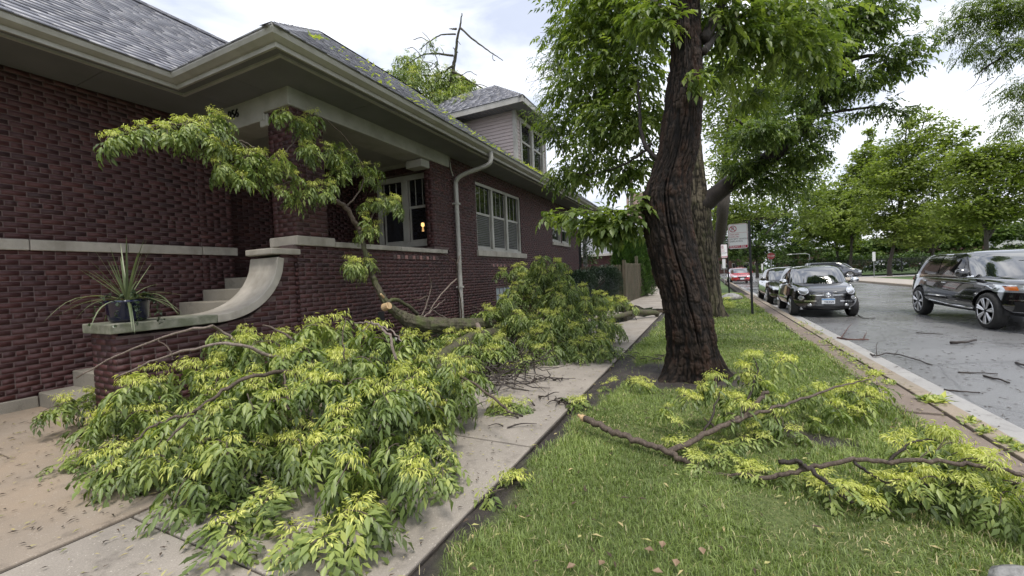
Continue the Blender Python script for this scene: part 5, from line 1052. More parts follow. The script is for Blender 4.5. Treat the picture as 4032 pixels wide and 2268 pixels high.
n = 7500; P = np.stack([RNG.uniform(-5.42,-3.9,n), RNG.uniform(4.7,12.5,n), 0*np.arange(n)], -1); hgt = np.clip(.4*vnoise(P*1.6,9)+.38-.2*(P[:,0]+5.4), 0.03, .75)*np.clip(1.5-np.abs(P[:,1]-8)/3.5, .25, 1); P[:,2] = .06+hgt*RNG.random(n)
D = RNG.normal(0,1,(n,3))*[1,1,.4]+[.3,-.3,.1]; V, F, r = leaves_np(P, D, RNG.uniform(.05,.1,n), RNG.uniform(.04,.08,n), np.clip(RNG.normal(.5,.25,n),0,1)); stuff(link('ivy_leaves', mesh_np('ivy', V, F, r), M_IVY, iv))
# vine on the rear porch post
vn = thing('climbing_vine', 'green vine hanging on the white post at the far corner of the house', 'vine'); n = 700
P = np.stack([XP-.1+RNG.normal(0,.22,n)+.15, 20.4+RNG.normal(0,.2,n), RNG.uniform(1.9,3.6,n)], -1); V, F, r = leaves_np(P, RNG.normal(0,1,(n,3))*[1,1,.4]+[0,0,-.6], RNG.uniform(.08,.15,n), RNG.uniform(.06,.1,n), np.clip(RNG.normal(.5,.2,n),0,1)); link('vine_leaves', mesh_np('vine', V, F, r), M_ARBOR, vn)
twig(vn, [(XP-.1,20.35,0),(XP-.05,20.34,1.5),(XP-.02,20.33,2.8),(XP+.05,20.3,3.5)], .015, .008, M_BARK, name='stem')
# ================================================================== vehicles
M_CHROME = plain('chrome', (.75,.75,.76), .12, 1); M_ALLOY = plain('alloy rim', (.62,.62,.63), .3, .9); M_ALLOYDARK = plain('dark alloy', (.16,.16,.165), .4, .8); M_TYRE = pm('tyre rubber', (.018,.018,.018), (.03,.029,.028), 20, .75)
M_BLACKPL = plain('black trim', (.012,.012,.013), .5); M_LENS = plain('headlamp lens', (.62,.64,.66), .06, .6, .8); M_AMBER = plain('amber lamp', (.7,.18,.03), .15, 0, .6); M_REDLAMP = plain('red lamp', (.35,.01,.01), .15, 0, .6)
def car_glass():
    m, n, l, b = new_mat('car glass'); b.inputs['Base Color'].default_value = (.012,.016,.016,1); b.inputs['Roughness'].default_value = .015; b.inputs['Specular IOR Level'].default_value = 1.; b.inputs['IOR'].default_value = 2.2; return m
M_CARGLASS = car_glass(); M_SIDEGLASS = plain('tinted side glass', (.006,.007,.008), .03, ior=1.55); M_PLATE = plain('white plate', (.75,.77,.8), .4); M_PLATEBLUE = plain('plate blue band', (.16,.33,.6), .4); M_INK = plain('plate lettering', (.02,.02,.06), .5)
def paint(name, c, rough=.14):
    m = plain(name, c, rough, 0, 1.0); m.node_tree.nodes['Principled BSDF'].inputs['Coat IOR'].default_value = 1.9; return m
class Car:
    def __init__(s, name, label, L, Wd, top, bot, gh, paint, wr, axles, loc, rot, nx=5.5, m=3.6, nxr=None, cat='car', group=None):
        s.L, s.W, s.top, s.bot, s.nx, s.m, s.gh, s.paint = L, Wd, np.array(top), np.array(bot), nx, m, gh, paint; s.nxr = nxr or nx
        s.root = thing(name, label, cat, loc, rot, group); s.axles = axles; s.wr = wr; s.body(); s.greenhouse(); s.wheels()
    def smooth(s, T, t):
        k = np.linspace(-.035,.035,9); return np.mean([np.interp(np.clip(t+d,0,1), T[:,0], T[:,1]) for d in k], 0)
    def zt(s, t): return s.smooth(s.top, t)
    def zb(s, t): return s.smooth(s.bot, t)
    def hw(s, t):
        u = np.abs(2*np.asarray(t)-1); n = np.where(np.asarray(t) < .5, s.nx, s.nxr); return s.W/2*np.maximum(1-u**n, 1e-4)**(1/n)
    def half(s, t, z):               # half width of the body at station t, height z
        a, b = s.zt(t), s.zb(t); q = np.clip(np.abs((z-(a+b)/2)/((a-b)/2)), 0, 1); mm = np.where(z > (a+b)/2, 7., s.m); return s.hw(t)*(1-q**mm)**(1/mm)*(1-.10*np.clip((z-.75)/.5, -.4, 1))
    def yfront(s, x, z):
        t = np.linspace(.0005,.45,700); return -s.L/2+s.L*t[np.argmax(s.half(t, z) >= abs(x))] if np.any(s.half(t, z) >= abs(x)) else -s.L/2+.3
    def wx(s, ya): return float(s.half((ya+s.L/2)/s.L, s.wr*1.3))-.095
    def body(s):
        nt, na = 70, 64; t = .5-.5*np.cos(np.linspace(.03, math.pi-.03, nt)); a = np.linspace(0, 2*math.pi, na, endpoint=False); V = []
        for q in t:
            zt, zb = float(s.zt(q)), float(s.zb(q)); c, sn = np.cos(a), np.sin(a); e = np.where(sn > 0, 2/7., 2/s.m)
            x = s.hw(q)*np.sign(c)*np.abs(c)**e; z = (zt+zb)/2+(zt-zb)/2*np.sign(sn)*np.abs(sn)**e; x = x*(1-.10*np.clip((z-.75)/.5, -.4, 1)); V.append(np.stack([x, np.full(na, -s.L/2+s.L*q), z], -1))
        V = np.concatenate(V); F = [(i*na+j, i*na+(j+1) % na, (i+1)*na+(j+1) % na, (i+1)*na+j) for i in range(nt-1) for j in range(na)]+[tuple(range(na))[::-1], tuple(range((nt-1)*na, nt*na))]
        o = MB().add(V, F).build('body', s.paint, None, smooth=True); cut = []
        for ya in s.axles:
            for sd in (-1, 1):
                c = MB().lathe([(s.wr*1.17, -.26), (s.wr*1.17, .26)], 28, ax=0).build('cutter', None); c.location = (sd*(s.wx(ya)+.02), ya, s.wr); cut.append(c)
                md = o.modifiers.new('arch', 'BOOLEAN'); md.object = c; md.operation = 'DIFFERENCE'; md.solver = 'EXACT'
        bpy.context.view_layer.update(); me = bpy.data.meshes.new_from_object(o.evaluated_get(bpy.context.evaluated_depsgraph_get())); bpy.data.objects.remove(o)
        for c in cut: bpy.data.objects.remove(c)
        s.body_ob = link('body', me, s.paint, s.root); me.polygons.foreach_set('use_smooth', [True]*len(me.polygons))
        es = s.body_ob.modifiers.new('split', 'EDGE_SPLIT'); es.split_angle = R_(50)
        for ya in s.axles:
            for sd in (-1, 1):
                ar = np.linspace(-.12, math.pi+.12, 22); R1 = s.wr*1.16; xi, xo = -sd*.22, sd*.06; q = MB(); n_ = len(ar)
                q.add([(x_, R1*math.cos(t_), R1*math.sin(t_)) for x_ in (xi, xo) for t_ in ar]+[(xi, 0, 0)], [(k, k+1, n_+k+1, n_+k) for k in range(n_-1)]+[(2*n_, k+1, k) for k in range(n_-1)])
                w = q.build('wheel_arch', M_BLACKPL, s.root, fix=False); w.location = (sd*(s.wx(ya)-.04), ya, s.wr)
    def ring(s, t, a):
        g = s.gh; y0, y1 = g['y0'][0]+(g['y0'][1]-g['y0'][0])*t, g['y1'][0]+(g['y1'][1]-g['y1'][0])*t; h = (g['hw'][0]+(g['hw'][1]-g['hw'][0])*t**1.25); z = g['z'][0]+(g['z'][1]-g['z'][0])*np.sin(t*math.pi/2)**.95
        n = g.get('n', 5.); c, sn = np.cos(a), np.sin(a); e = 2/n; x = h*np.sign(c)*np.abs(c)**e; yy = np.sign(sn)*np.abs(sn)**e
        bow = .10*(1-(x/h)**2)*np.clip(-yy, 0, 1); return np.stack(np.broadcast_arrays(x, (y0+y1)/2+(y1-y0)/2*yy-bow, z), -1)
    def greenhouse(s):
        na = 72; a = np.linspace(0, 2*math.pi, na, endpoint=False); ts = np.linspace(0, 1, 9); V = [s.ring(t, a) for t in ts]; g = s.gh
        top = V[-1]; c = top.mean(0)
        for k, up in ((.93,.02),(.75,.045),(.4,.06)): q = c+(top-c)*k; q[:,2] = top[:,2]+up*g.get('crown', 1); V.append(q)
        m_ = len(V); V = np.concatenate(V); F = [(i*na+j, i*na+(j+1) % na, (i+1)*na+(j+1) % na, (i+1)*na+j) for i in range(m_-1) for j in range(na)]+[tuple(range((m_-1)*na, m_*na))]
        MB().add(V, F).build('roof', g.get('roofpaint', s.paint), s.root, smooth=True)
        for nm, a0, a1, t0, t1 in g['glass']: s.patch(nm, R_(a0), R_(a1), t0, t1, M_CARGLASS if nm in ('windshield', 'rear_window') else M_SIDEGLASS)
        for nm, a0, a1, t0, t1, mt in g.get('strips', []): s.patch(nm, R_(a0), R_(a1), t0, t1, mt, .009)
    def patch(s, nm, a0, a1, t0, t1, mt, off=.006):
        na, nt = 24, 8; A = np.linspace(a0, a1, na); V = []
        for t in np.linspace(t0, t1, nt):
            P = s.ring(t, A); Pn = s.ring(min(t+.02,1), A)-s.ring(max(t-.02,0), A); Pa = s.ring(t, A+.01)-s.ring(t, A-.01); N = np.cross(Pa, Pn); N /= np.linalg.norm(N,axis=1)[:,None]+1e-9; V.append(P+N*off)
        V = np.concatenate(V); MB().add(V, [(i*na+j, i*na+j+1, (i+1)*na+j+1, (i+1)*na+j) for i in range(nt-1) for j in range(na-1)]).build(nm, mt, s.root, smooth=True, fix=False)
    def wheels(s):
        r = s.wr
        for ya in s.axles:
            for sd in (-1, 1):
                w = MB().lathe([(r*.72,-.1),(r*.84,-.11),(r*.96,-.095),(r,-.06),(r,.06),(r*.96,.095),(r*.84,.11),(r*.72,.1)], 36, ax=0).build('wheel', M_TYRE, s.root, smooth=True); w.location = (sd*s.wx(ya), ya, r)
                rim = MB().lathe([(r*.74,-.1),(r*.75,-.104),(r*.72,-.06),(r*.68,.0),(.02,.01)] if sd < 0 else [(.02,-.01),(r*.68,0),(r*.72,.06),(r*.75,.104),(r*.74,.1)], 36, ax=0).build('rim', M_ALLOYDARK, w, smooth=True, fix=False)
                sp = MB()
                for k in range(7):
                    an = 2*math.pi*k/7+.3
                    for da in (-.1, .1):
                        p0, p1 = np.array([sd*.075, r*.1*math.cos(an+da), r*.1*math.sin(an+da)]), np.array([sd*.095, r*.71*math.cos(an+da), r*.71*math.sin(an+da)]); sp.tube([p0, (p0+p1)/2+[sd*.01,0,0], p1], [.028,.022,.03], 6)
                sp.tube([(sd*.1, r*.72*math.cos(q_), r*.72*math.sin(q_)) for q_ in np.linspace(0, 2*math.pi, 33)], .012, 6); sp.lathe([(r*.14,sd*.05-.04),(r*.12,sd*.09)], 12, ax=0); sp.build('spokes', M_ALLOY, w)
    def disc(s, nm, x, z, rx, rz, mt, off=.012, bulge=.02, ring_=None, n=20, sub=None):
        """round lamp following the nose"""
        V = [(x, s.yfront(x, z)-off-bulge, z)]; F = []
        for k in (.5, .85, 1.):
            for i in range(n): an = 2*math.pi*i/n; px, pz = x+rx*k*math.cos(an), z+rz*k*math.sin(an); V.append((px, s.yfront(px, pz)-off-bulge*(1-k*k), pz))
        for i in range(n): F.append((0, 1+i, 1+(i+1) % n))
        for k in range(2):
            for i in range(n): F.append((1+k*n+i, 1+k*n+(i+1) % n, 1+(k+1)*n+(i+1) % n, 1+(k+1)*n+i))
        o = MB().add(V, F).build(nm, mt, s.root, smooth=True)
        if ring_:
            P = [(x+rx*math.cos(2*math.pi*i/24), s.yfront(x+rx*math.cos(2*math.pi*i/24), z+rz*math.sin(2*math.pi*i/24))-off, z+rz*math.sin(2*math.pi*i/24)) for i in range(25)]; MB().tube(P, ring_, 6).build('ring', M_CHROME, o, smooth=True)
        return o
    def front(s, nm, poly, mt, off=.008, th=.012):
        """flat-ish panel on the nose from (x,z) corner pairs of a grid: poly = (x0,x1,z0,z1[,taper])"""
        x0, x1, z0, z1 = poly[:4]; tp = poly[4] if len(poly) > 4 else 0; n, m_ = 14, 5; V = []
        for j in range(m_):
            v = j/(m_-1); z = z0+(z1-z0)*v; sh = 1-tp*(1-v) if tp > 0 else 1+tp*v
            for i in range(n): c = (x0+x1)/2; x = c+((x0-c)+(x1-x0)*i/(n-1))*sh; V.append((x, s.yfront(x, z)-off, z))
        return MB().add(V, [(j*n+i, j*n+i+1, (j+1)*n+i+1, (j+1)*n+i) for j in range(m_-1) for i in range(n-1)]).build(nm, mt, s.root, smooth=True)
    def side(s, nm, pts, r, mt, sd=None, off=.004):
        for q in ((-1, 1) if sd is None else (sd,)):
            P = [(q*(float(s.half((y+s.L/2)/s.L, z))+off), y, z) for (y, z) in pts]; MB().tube(P, r, 6).build(nm, mt, s.root, smooth=True)
    def sidepatch(s, nm, ys, zs, mt, off=.004):
        for q in (-1, 1):
            V = [(q*(float(s.half((y+s.L/2)/s.L, z))+off), y, z) for z in zs for y in ys]; n = len(ys)
            MB().add(V, [(j*n+i, j*n+i+1, (j+1)*n+i+1, (j+1)*n+i) for j in range(len(zs)-1) for i in range(n-1)]).build(nm, mt, s.root, smooth=True)
    def mirrors(s, y, z, mt, hx=None, sc=1.):
        for q in (-1, 1):
            x = q*((hx or s.W/2)+.08); o = MB().lathe([(.01,-.10),(.06,-.085),(.082,-.03),(.08,.04),(.05,.09),(.01,.1)], 14, ax=0).build('mirror', mt, s.root, smooth=True); o.location = (x, y, z); o.scale = (sc, .8*sc, .95*sc)
            MB().tube([(q*((hx or s.W/2)-.06), y+.02, z-.06), (x-q*.05, y, z-.02)], .022*sc, 6).build('mirror_arm', M_BLACKPL, s.root)
    def plate(s, z, body=None, blue=True, w=.305, h=.152):
        y = s.yfront(.1, z)-.022; o = MB().box(-w/2, w/2, y, y+.012, z-h/2, z+h/2).build('licence_plate', M_PLATE, s.root, bevel=.004)
        if blue: MB().box(-w/2+.006, w/2-.006, y-.003, y-.001, z+h*.22, z+h*.46).build('plate_band', M_PLATEBLUE, o)
        if body: text_part(body, .085, .001, M_INK, o, 'plate_lettering', Matrix.Translation((.012, y-.004, z-.052)) @ Matrix.Rotation(R_(90), 4, 'X'), 'CENTER')
P_BLACK = paint('black car paint', (.006,.006,.007), .1); P_BLACK2 = paint('black sedan paint', (.008,.008,.009), .15); P_RED = paint('red car paint', (.42,.01,.018), .2); P_GREY = paint('slate grey car paint', (.06,.065,.085), .18); P_MAROON = paint('maroon car paint', (.16,.012,.02), .2)
SZ = -.12
# ---- small black hatchback parked at the kerb
L = 3.55
GL = [('windshield', -152, -28, .06, .93), ('side_window', -21, 16, .12, .86), ('side_window', 164, 201, .12, .86), ('rear_window', 50, 130, .12, .85)]
fi = Car('hatchback', 'small black retro hatchback with round headlamps parked at the kerb', L, 1.63, [(0,.70),(.025,.80),(.1,.89),(.2,.97),(.3,1.02),(.6,1.03),(.9,.98),(1,.8)], [(0,.26),(.1,.17),(.9,.17),(1,.3)],
         dict(y0=(-L/2+.72, -L/2+1.32), y1=(L/2-.10, L/2-.55), hw=(.745,.565), z=(.92,1.43), n=4.2, glass=GL, crown=1.), P_BLACK, .295, (-L/2+.70, L/2-.55), (3.07, 14.05+L/2, SZ), 0, nx=3.6, m=3.3, group='cars parked along the near kerb')
for q in (-1, 1):
    fi.disc('headlight', q*.545, .76, .105, .10, M_LENS, ring_=.013); fi.disc('running_lamp', q*.60, .565, .058, .055, M_LENS, ring_=.008); fi.disc('fog_lamp', q*.42, .37, .045, .035, M_LENS, ring_=.006)
    fi.front('bumper_chrome', (.27*q if q > 0 else -.66, .66 if q > 0 else -.27, .465, .50), M_CHROME, .014); fi.front('whisker', (.1 if q > 0 else -.42, .42 if q > 0 else -.1, .635, .66), M_CHROME, .014)
fi.disc('emblem', 0, .65, .06, .055, M_LENS, ring_=.009); fi.front('lower_grille', (-.5,.5,.25,.34), M_BLACKPL, .006); fi.front('lower_lip', (-.62,.62,.215,.232), M_CHROME, .01)
fi.plate(.475, 'TB359'); fi.mirrors(-L/2+1.12, 1.02, M_CHROME, .80, 1.05)
fi.side('hood_line', [(-L/2+.33,.86),(-L/2+.6,.93),(-L/2+.9,.97)], .006, M_BLACKPL); fi.side('rub_strip', [(-.85,.5),(0,.5),(.75,.5)], .014, M_BLACKPL); fi.side('door_handle', [(.28,.84),(.42,.84)], .014, M_CHROME); fi.side('door_line', [(-.62,.95),(-.62,.5),(-.6,.3)], .004, M_BLACKPL)
MB().tube([(-.3, -L/2+.78, 1.0),(.05, -L/2+.86, 1.03),(.3,-L/2+.8,1.0)], .008, 5).build('wiper', M_BLACKPL, fi.root)
MB().tube([(0, L/2-1.0, 1.49),(0, L/2-.98, 1.56)], .02, 6).build('aerial', M_CHROME, fi.root)
# ---- generic saloons
def saloon(name, label, L, W_, H, pt, loc, rot, group=None, van=False, red=False, wr=.33):
    gl = [('windshield', -150, -30, .08, .92), ('side_window', -24, 22, .12, .85), ('side_window', 158, 204, .12, .85), ('rear_window', 40, 140, .1, .85)]
    ztop = [(0,.62),(.03,.72),(.12,.80),(.27,.94),(.5,.97),(.78,.99),(.93,.98),(1,.85)] if not van else [(0,.68),(.03,.8),(.1,.92),(.2,1.04),(.5,1.08),(.9,1.08),(1,.9)]
    gh = dict(y0=(-L/2+L*.25, -L/2+L*.42), y1=(L/2-L*.10, L/2-L*.27), hw=(W_/2-.09, W_/2-.27), z=(.88,H-.06), n=4.5, glass=gl) if not van else dict(y0=(-L/2+L*.16, -L/2+L*.38), y1=(L/2-.06, L/2-.45), hw=(W_/2-.08, W_/2-.22), z=(.98,H-.06), n=5, glass=gl)
    c = Car(name, label, L, W_, ztop, [(0,.24),(.1,.18),(.9,.2),(1,.35)], gh, pt, wr, (-L/2+.9, L/2-1.0), loc, rot, nx=5, m=3.4, group=group)
    for q in (-1, 1):
        c.front('headlight', (.42*q if q > 0 else -.80, .80 if q > 0 else -.42, .60, .74), M_LENS, .012); c.disc('fog_lamp', q*.62, .36, .09, .05, M_BLACKPL)
    c.front('grille', (-.38,.38,.50,.66,.25), M_BLACKPL, .012); c.front('grille_bar', (-.42,.42,.655,.68), M_CHROME, .018); c.front('lower_grille', (-.5,.5,.27,.38,.2), M_BLACKPL, .008); c.plate(.46, None, False)
    c.mirrors(-L/2+L*.30, 1.0 if not van else 1.1, pt, W_/2-.02); c.side('door_line', [(-.15,.92),(-.15,.3)], .004, M_BLACKPL); c.side('door_line', [(-L/2+1.45,.9),(-L/2+1.4,.32)], .004, M_BLACKPL); c.side('door_handle', [(.1,.82),(.28,.83)], .013, pt); c.side('sill_line', [(-L/2+1.3,.33),(0,.32),(L/2-1.4,.33)], .012, M_BLACKPL)
    return c
saloon('sedan', 'black sedan parked at the kerb close behind the small hatchback', 4.75, 1.82, 1.46, P_BLACK2, (3.1, 18.15+2.375, SZ), 0, group='cars parked along the near kerb')
saloon('sedan', 'bright red sedan driving up the street in the distance', 4.6, 1.8, 1.47, P_RED, (2.85, 44.6, SZ), R_(3))
saloon('minivan', 'slate grey minivan crossing behind the parked cars, facing right', 4.7, 1.82, 1.64, P_GREY, (11.2, 50.2, SZ), R_(78), van=True)
saloon('sedan', 'maroon car parked behind the far iron fence', 4.7, 1.8, 1.5, P_MAROON, (27.6, 71, 0.1), R_(-92), van=True, group='cars parked behind the fence')
saloon('sedan', 'dark grey car parked behind the fence left of the maroon one', 4.6, 1.8, 1.48, P_GREY, (22.0, 71.5, 0.1), R_(-92), group='cars parked behind the fence')
# ---- large black SUV coming down the street
L = 5.05
sg = [('windshield', -150, -30, .06, .93), ('front_window', -27, -3, .13, .86), ('rear_side_window', 0, 20, .13, .86), ('quarter_window', 22, 33, .18, .82), ('front_window', 183, 207, .13, .86), ('rear_side_window', 160, 180, .13, .86), ('quarter_window', 147, 158, .18, .82), ('rear_window', 48, 132, .15, .85)]
st_ = [('window_trim', -33, 40, .05, .085, M_CHROME), ('window_trim', 140, 213, .05, .085, M_CHROME), ('roof_rail', -16, 32, .965, .995, M_CHROME), ('roof_rail', 148, 196, .965, .995, M_CHROME)]
su = Car('suv', 'large black SUV with chrome trim driving down the street, cut by the right edge', L, 1.97, [(0,.80),(.02,.95),(.08,1.04),(.2,1.10),(.3,1.13),(.6,1.15),(.93,1.15),(1,1.0)], [(0,.36),(.06,.27),(.9,.28),(1,.42)],
         dict(y0=(-L/2+1.2, -L/2+2.1), y1=(L/2-.1, L/2-1.0), hw=(.905,.68), z=(1.03,1.645), n=5, glass=sg, strips=st_, crown=.9), P_BLACK, .385, (-L/2+.92, L/2-1.12), (6.33, 12.11-.92+L/2, SZ), 0, nx=4.6, m=3.6)
for q in (-1, 1):
    su.front('headlight', (.52*q if q > 0 else -.93, .93 if q > 0 else -.52, .80, .95), M_LENS, .014); su.front('turn_lamp', (.80*q if q > 0 else -.88, .88 if q > 0 else -.80, .84, .92), M_AMBER, .02); su.front('air_intake', (.55 if q > 0 else -.85, .85 if q > 0 else -.55, .42, .62), M_BLACKPL, .012)
    for zz in (.40, .64): su.front('intake_trim', (.52 if q > 0 else -.88, .88 if q > 0 else -.52, zz, zz+.018), M_CHROME, .018)
su.front('grille', (-.46,.46,.5,.92,.18), M_BLACKPL, .014)
for i in range(6): su.front('grille_slat', (-.43,.43,.53+i*.065,.548+i*.065), M_CHROME, .022)
su.front('grille_frame', (-.5,.5,.92,.945), M_CHROME, .022); su.plate(.52, None, False); su.mirrors(-L/2+1.62, 1.19, P_BLACK, .96, 1.25)
su.side('sill_trim', [(-L/2+1.5,.39),(-.2,.40),(L/2-1.75,.46)], .026, M_CHROME); su.side('sill_trim', [(-L/2+1.48,.33),(0,.33),(L/2-1.7,.37)], .03, M_BLACKPL); su.side('door_line', [(-.72,1.05),(-.72,.6),(-.7,.4)], .005, M_BLACKPL); su.side('door_line', [(.35,1.06),(.35,.42)], .005, M_BLACKPL); su.side('door_line', [(1.3,1.05),(1.32,.8),(1.1,.6)], .005, M_BLACKPL)
su.side('door_handle', [(.05,.93),(.25,.935)], .018, M_CHROME); su.side('door_handle', [(1.05,.95),(1.23,.95)], .018, M_CHROME); su.side('shoulder_line', [(-L/2+.5,.92),(-1,.95),(0,.97),(1.2,.98),(L/2-.4,1.0)], .012, P_BLACK)
su.side('tail_lamp', [(L/2-.22,.98),(L/2-.12,.97)], .05, M_REDLAMP)
# ================================================================== signs and street furniture
M_SIGNW = plain('sign white', (.72,.72,.72), .45); M_SIGNRED = plain('sign red', (.36,.02,.045), .45); M_SIGNINK = plain('sign ink', (.05,.02,.03), .5); M_SIGNGREY = plain('galvanised steel', (.3,.31,.31), .45, .6)
def ringflat(mb, cx, cz, r0, r1, y, n=24):
    V = [(cx+r*math.cos(2*math.pi*i/n), y, cz+r*math.sin(2*math.pi*i/n)) for r in (r0, r1) for i in range(n)]; return mb.add(V, [(i, (i+1) % n, n+(i+1) % n, n+i) for i in range(n)])
def parking_sign(label, loc, rot, lean=0., h=2.76):
    t = thing('parking_sign', label, 'sign', loc, rot, 'permit parking signs on the verge'); t.rotation_euler = (0, lean, rot)
    MB().box(-.03, .03, -.018, .018, -.1, h).box(-.012, .012, -.045, -.018, -.1, h).build('post', M_POST, t)
    x0, x1, z0, z1 = -.56, -.05, h-.8, h-.07; c = .04
    o = MB().prism([(x0+c,z0),(x1-c,z0),(x1,z0+c),(x1,z1-c),(x1-c,z1),(x0+c,z1),(x0,z1-c),(x0,z0+c)], -.052, -.046, 1).build('sign_plate', M_SIGNW, t)
    ringflat(MB(), x0+.13, z1-.145, .075, .095, -.0535).add([(x0+.07,-.0545,z1-.10),(x0+.085,-.0545,z1-.085),(x0+.19,-.0545,z1-.19),(x0+.175,-.0545,z1-.205)], [(0,1,2,3)]).build('no_parking_symbol', M_SIGNRED, o, fix=False)
    RX = Matrix.Rotation(R_(90), 4, 'X')
    text_part('P', .15, .0005, M_SIGNINK, o, 'lettering', Matrix.Translation((x0+.085, -.0538, z1-.195)) @ RX)
    MB().box(x0+.03, x1-.03, -.0545, -.0525, z1-.268, z1-.262).build('rule_line', M_SIGNRED, o)
    for i, s_ in enumerate(('7AM-6PM', 'MON-FRI', 'EXCEPT VEHICLES', 'DISPLAYING')): text_part(s_, .062, .0005, M_SIGNRED if i < 2 else M_SIGNINK, o, 'lettering', Matrix.Translation((x0+.035, -.0538, z1-.335-i*.066)) @ RX)
    MB().box(x0+.02, x1-.02, -.0545, -.0525, z0+.02, z0+.095).build('permit_band', M_SIGNRED, o); text_part('PERMIT 994', .082, .0006, M_SIGNW, o, 'lettering', Matrix.Translation((x0+.03, -.0556, z0+.03)) @ RX)
    b = MB(); 
    for (xa, xb, za, zb) in ((x0+.02,x1-.02,z1-.02,z1-.012),(x0+.012,x0+.02,z0+.03,z1-.03),(x1-.02,x1-.012,z0+.03,z1-.03)): b.box(xa, xb, -.054, -.0525, za, zb)
    b.build('border', M_SIGNRED, o)
    for z in (h-.16, h-.7): MB().box(-.06, .03, -.05, -.02, z-.015, z+.015).build('bracket', M_POST, t)
parking_sign('white permit-parking sign on a black post standing in the grass', (1.20, 13.72, 0), R_(4), R_(-.6))
parking_sign('farther permit-parking sign on a black post, seen edge-on beside the trunk', (1.13, 25.4, 0), R_(52), R_(-2))
ss = thing('stop_sign', 'red octagonal stop sign seen from behind the parked cars', 'sign', (7.1, 57.5, -.1)); hgt = 2.65
MB().tube([(0,0,-.05),(0,0,hgt+.45)], .05, 8).build('post', M_SIGNGREY, ss)
oc = [(.42*math.cos(math.pi/8+i*math.pi/4), hgt+.42*math.sin(math.pi/8+i*math.pi/4)) for i in range(8)]; so = MB().prism(oc, -.07, -.055, 1).build('sign_plate', plain('faded sign red', (.17,.025,.025), .5), ss); text_part('STOP', .3, .001, plain('faded sign white', (.4,.38,.37), .5), so, 'lettering', Matrix.Translation((0, -.073, hgt-.1)) @ Matrix.Rotation(R_(90), 4, 'X'), 'CENTER')
def small_sign(label, u, v0, v1, Y, w=.3):
    b, tp = aY(u, v1, Y), aY(u, v0, Y); t = thing('post_sign', label, 'sign', (b[0], Y, -.02)); H = tp[2]; MB().tube([(0,0,-.1),(0,0,H)], .03, 6).build('post', M_SIGNGREY, t)
    MB().box(-w/2, w/2, -.04, -.03, H-.85, H-.05).build('sign_plate', M_SIGNW, t, bevel=.02)
small_sign('small pale sign post on the grass right of the grey minivan', 2199, 632, 700, 46, .22); small_sign('narrow pale sign post at the street corner beside the black sedan', 1918, 662, 700, 60, .18)
small_sign('white sign on a thin post at the corner left of the red car', 1822, 650, 700, 40, .25)
# street lamp arm seen over the trees
ln = thing('street_lamp', 'pale street lamp arm reaching out above the parked cars', 'lamp', (4.0, 75, 0)); a = aY(1990,640,75); q = aY(2018,638,75)
MB().tube([(q[0]-4+.9,0,-.1),(q[0]-4+.9,0,q[2]-.2),(q[0]-4+.4,0,q[2]),(a[0]-4,0,a[2])], [.09,.07,.06,.05], 8).build('pole', M_SIGNGREY, ln); MB().box(a[0]-4-.6, a[0]-4+.1, -.15, .15, a[2]-.08, a[2]+.08).build('lamp_head', M_SIGNW, ln, bevel=.03)
# ================================================================== wooden fence beside the house
fe = thing('picket_fence', 'weathered board-on-board wooden fence along the far sidewalk', 'fence')
def pk(x0, y0, x1, y1, n, h, off=0):
    d = np.array([x1-x0, y1-y0]); ln_ = np.hypot(*d); d /= ln_; nn = np.array([d[1], -d[0]]); w = ln_/n
    for i in range(n):
        c = np.array([x0, y0])+d*(w*(i+.5)); hh = h+random.uniform(-.015,.015); a = c-d*w*.43; b = c+d*w*.43; s_ = nn*.012+nn*(.02 if i % 2 else 0)
        P = []
        for k in (0, 1):
            for (pt, zz) in ((a,-.05),(b,-.05),(b,hh-.05),(b-d*w*.25,hh),(a+d*w*.25,hh),(a,hh-.05)): e = pt+s_-nn*.02*k; P.append((e[0], e[1], zz))
        MB().add(P, [(0,1,2,3,4,5),(11,10,9,8,7,6)]+[(i_, 6+i_, 6+(i_+1) % 6, (i_+1) % 6) for i_ in range(6)]).build('picket', M_FENCE, fe)
    for z in (.3, h*.5, h-.3): e = nn*-.03; MB().add([(x0+e[0],y0+e[1],z),(x1+e[0],y1+e[1],z),(x1+e[0]*2,y1+e[1]*2,z),(x0+e[0]*2,y0+e[1]*2,z),(x0+e[0],y0+e[1],z+.08),(x1+e[0],y1+e[1],z+.08),(x1+e[0]*2,y1+e[1]*2,z+.08),(x0+e[0]*2,y0+e[1]*2,z+.08)], [(0,1,2,3),(4,5,6,7),(0,1,5,4),(2,3,7,6),(1,2,6,5),(0,3,7,4)]).build('rail', M_FENCE, fe)
pk(-3.32, 18.9, -3.12, 25.0, 42, 1.82); pk(-5.4, 18.88, -3.34, 18.88, 15, 1.75); pk(-3.14, 25.05, -6.5, 25.05, 20, 1.8)
MB().box(-3.42, -3.28, 18.8, 18.95, -.05, 1.95).build('post', M_FENCE, fe); MB().box(-3.33, -3.19, 21.9, 22.05, -.05, 2.2).build('post', M_FENCE, fe)
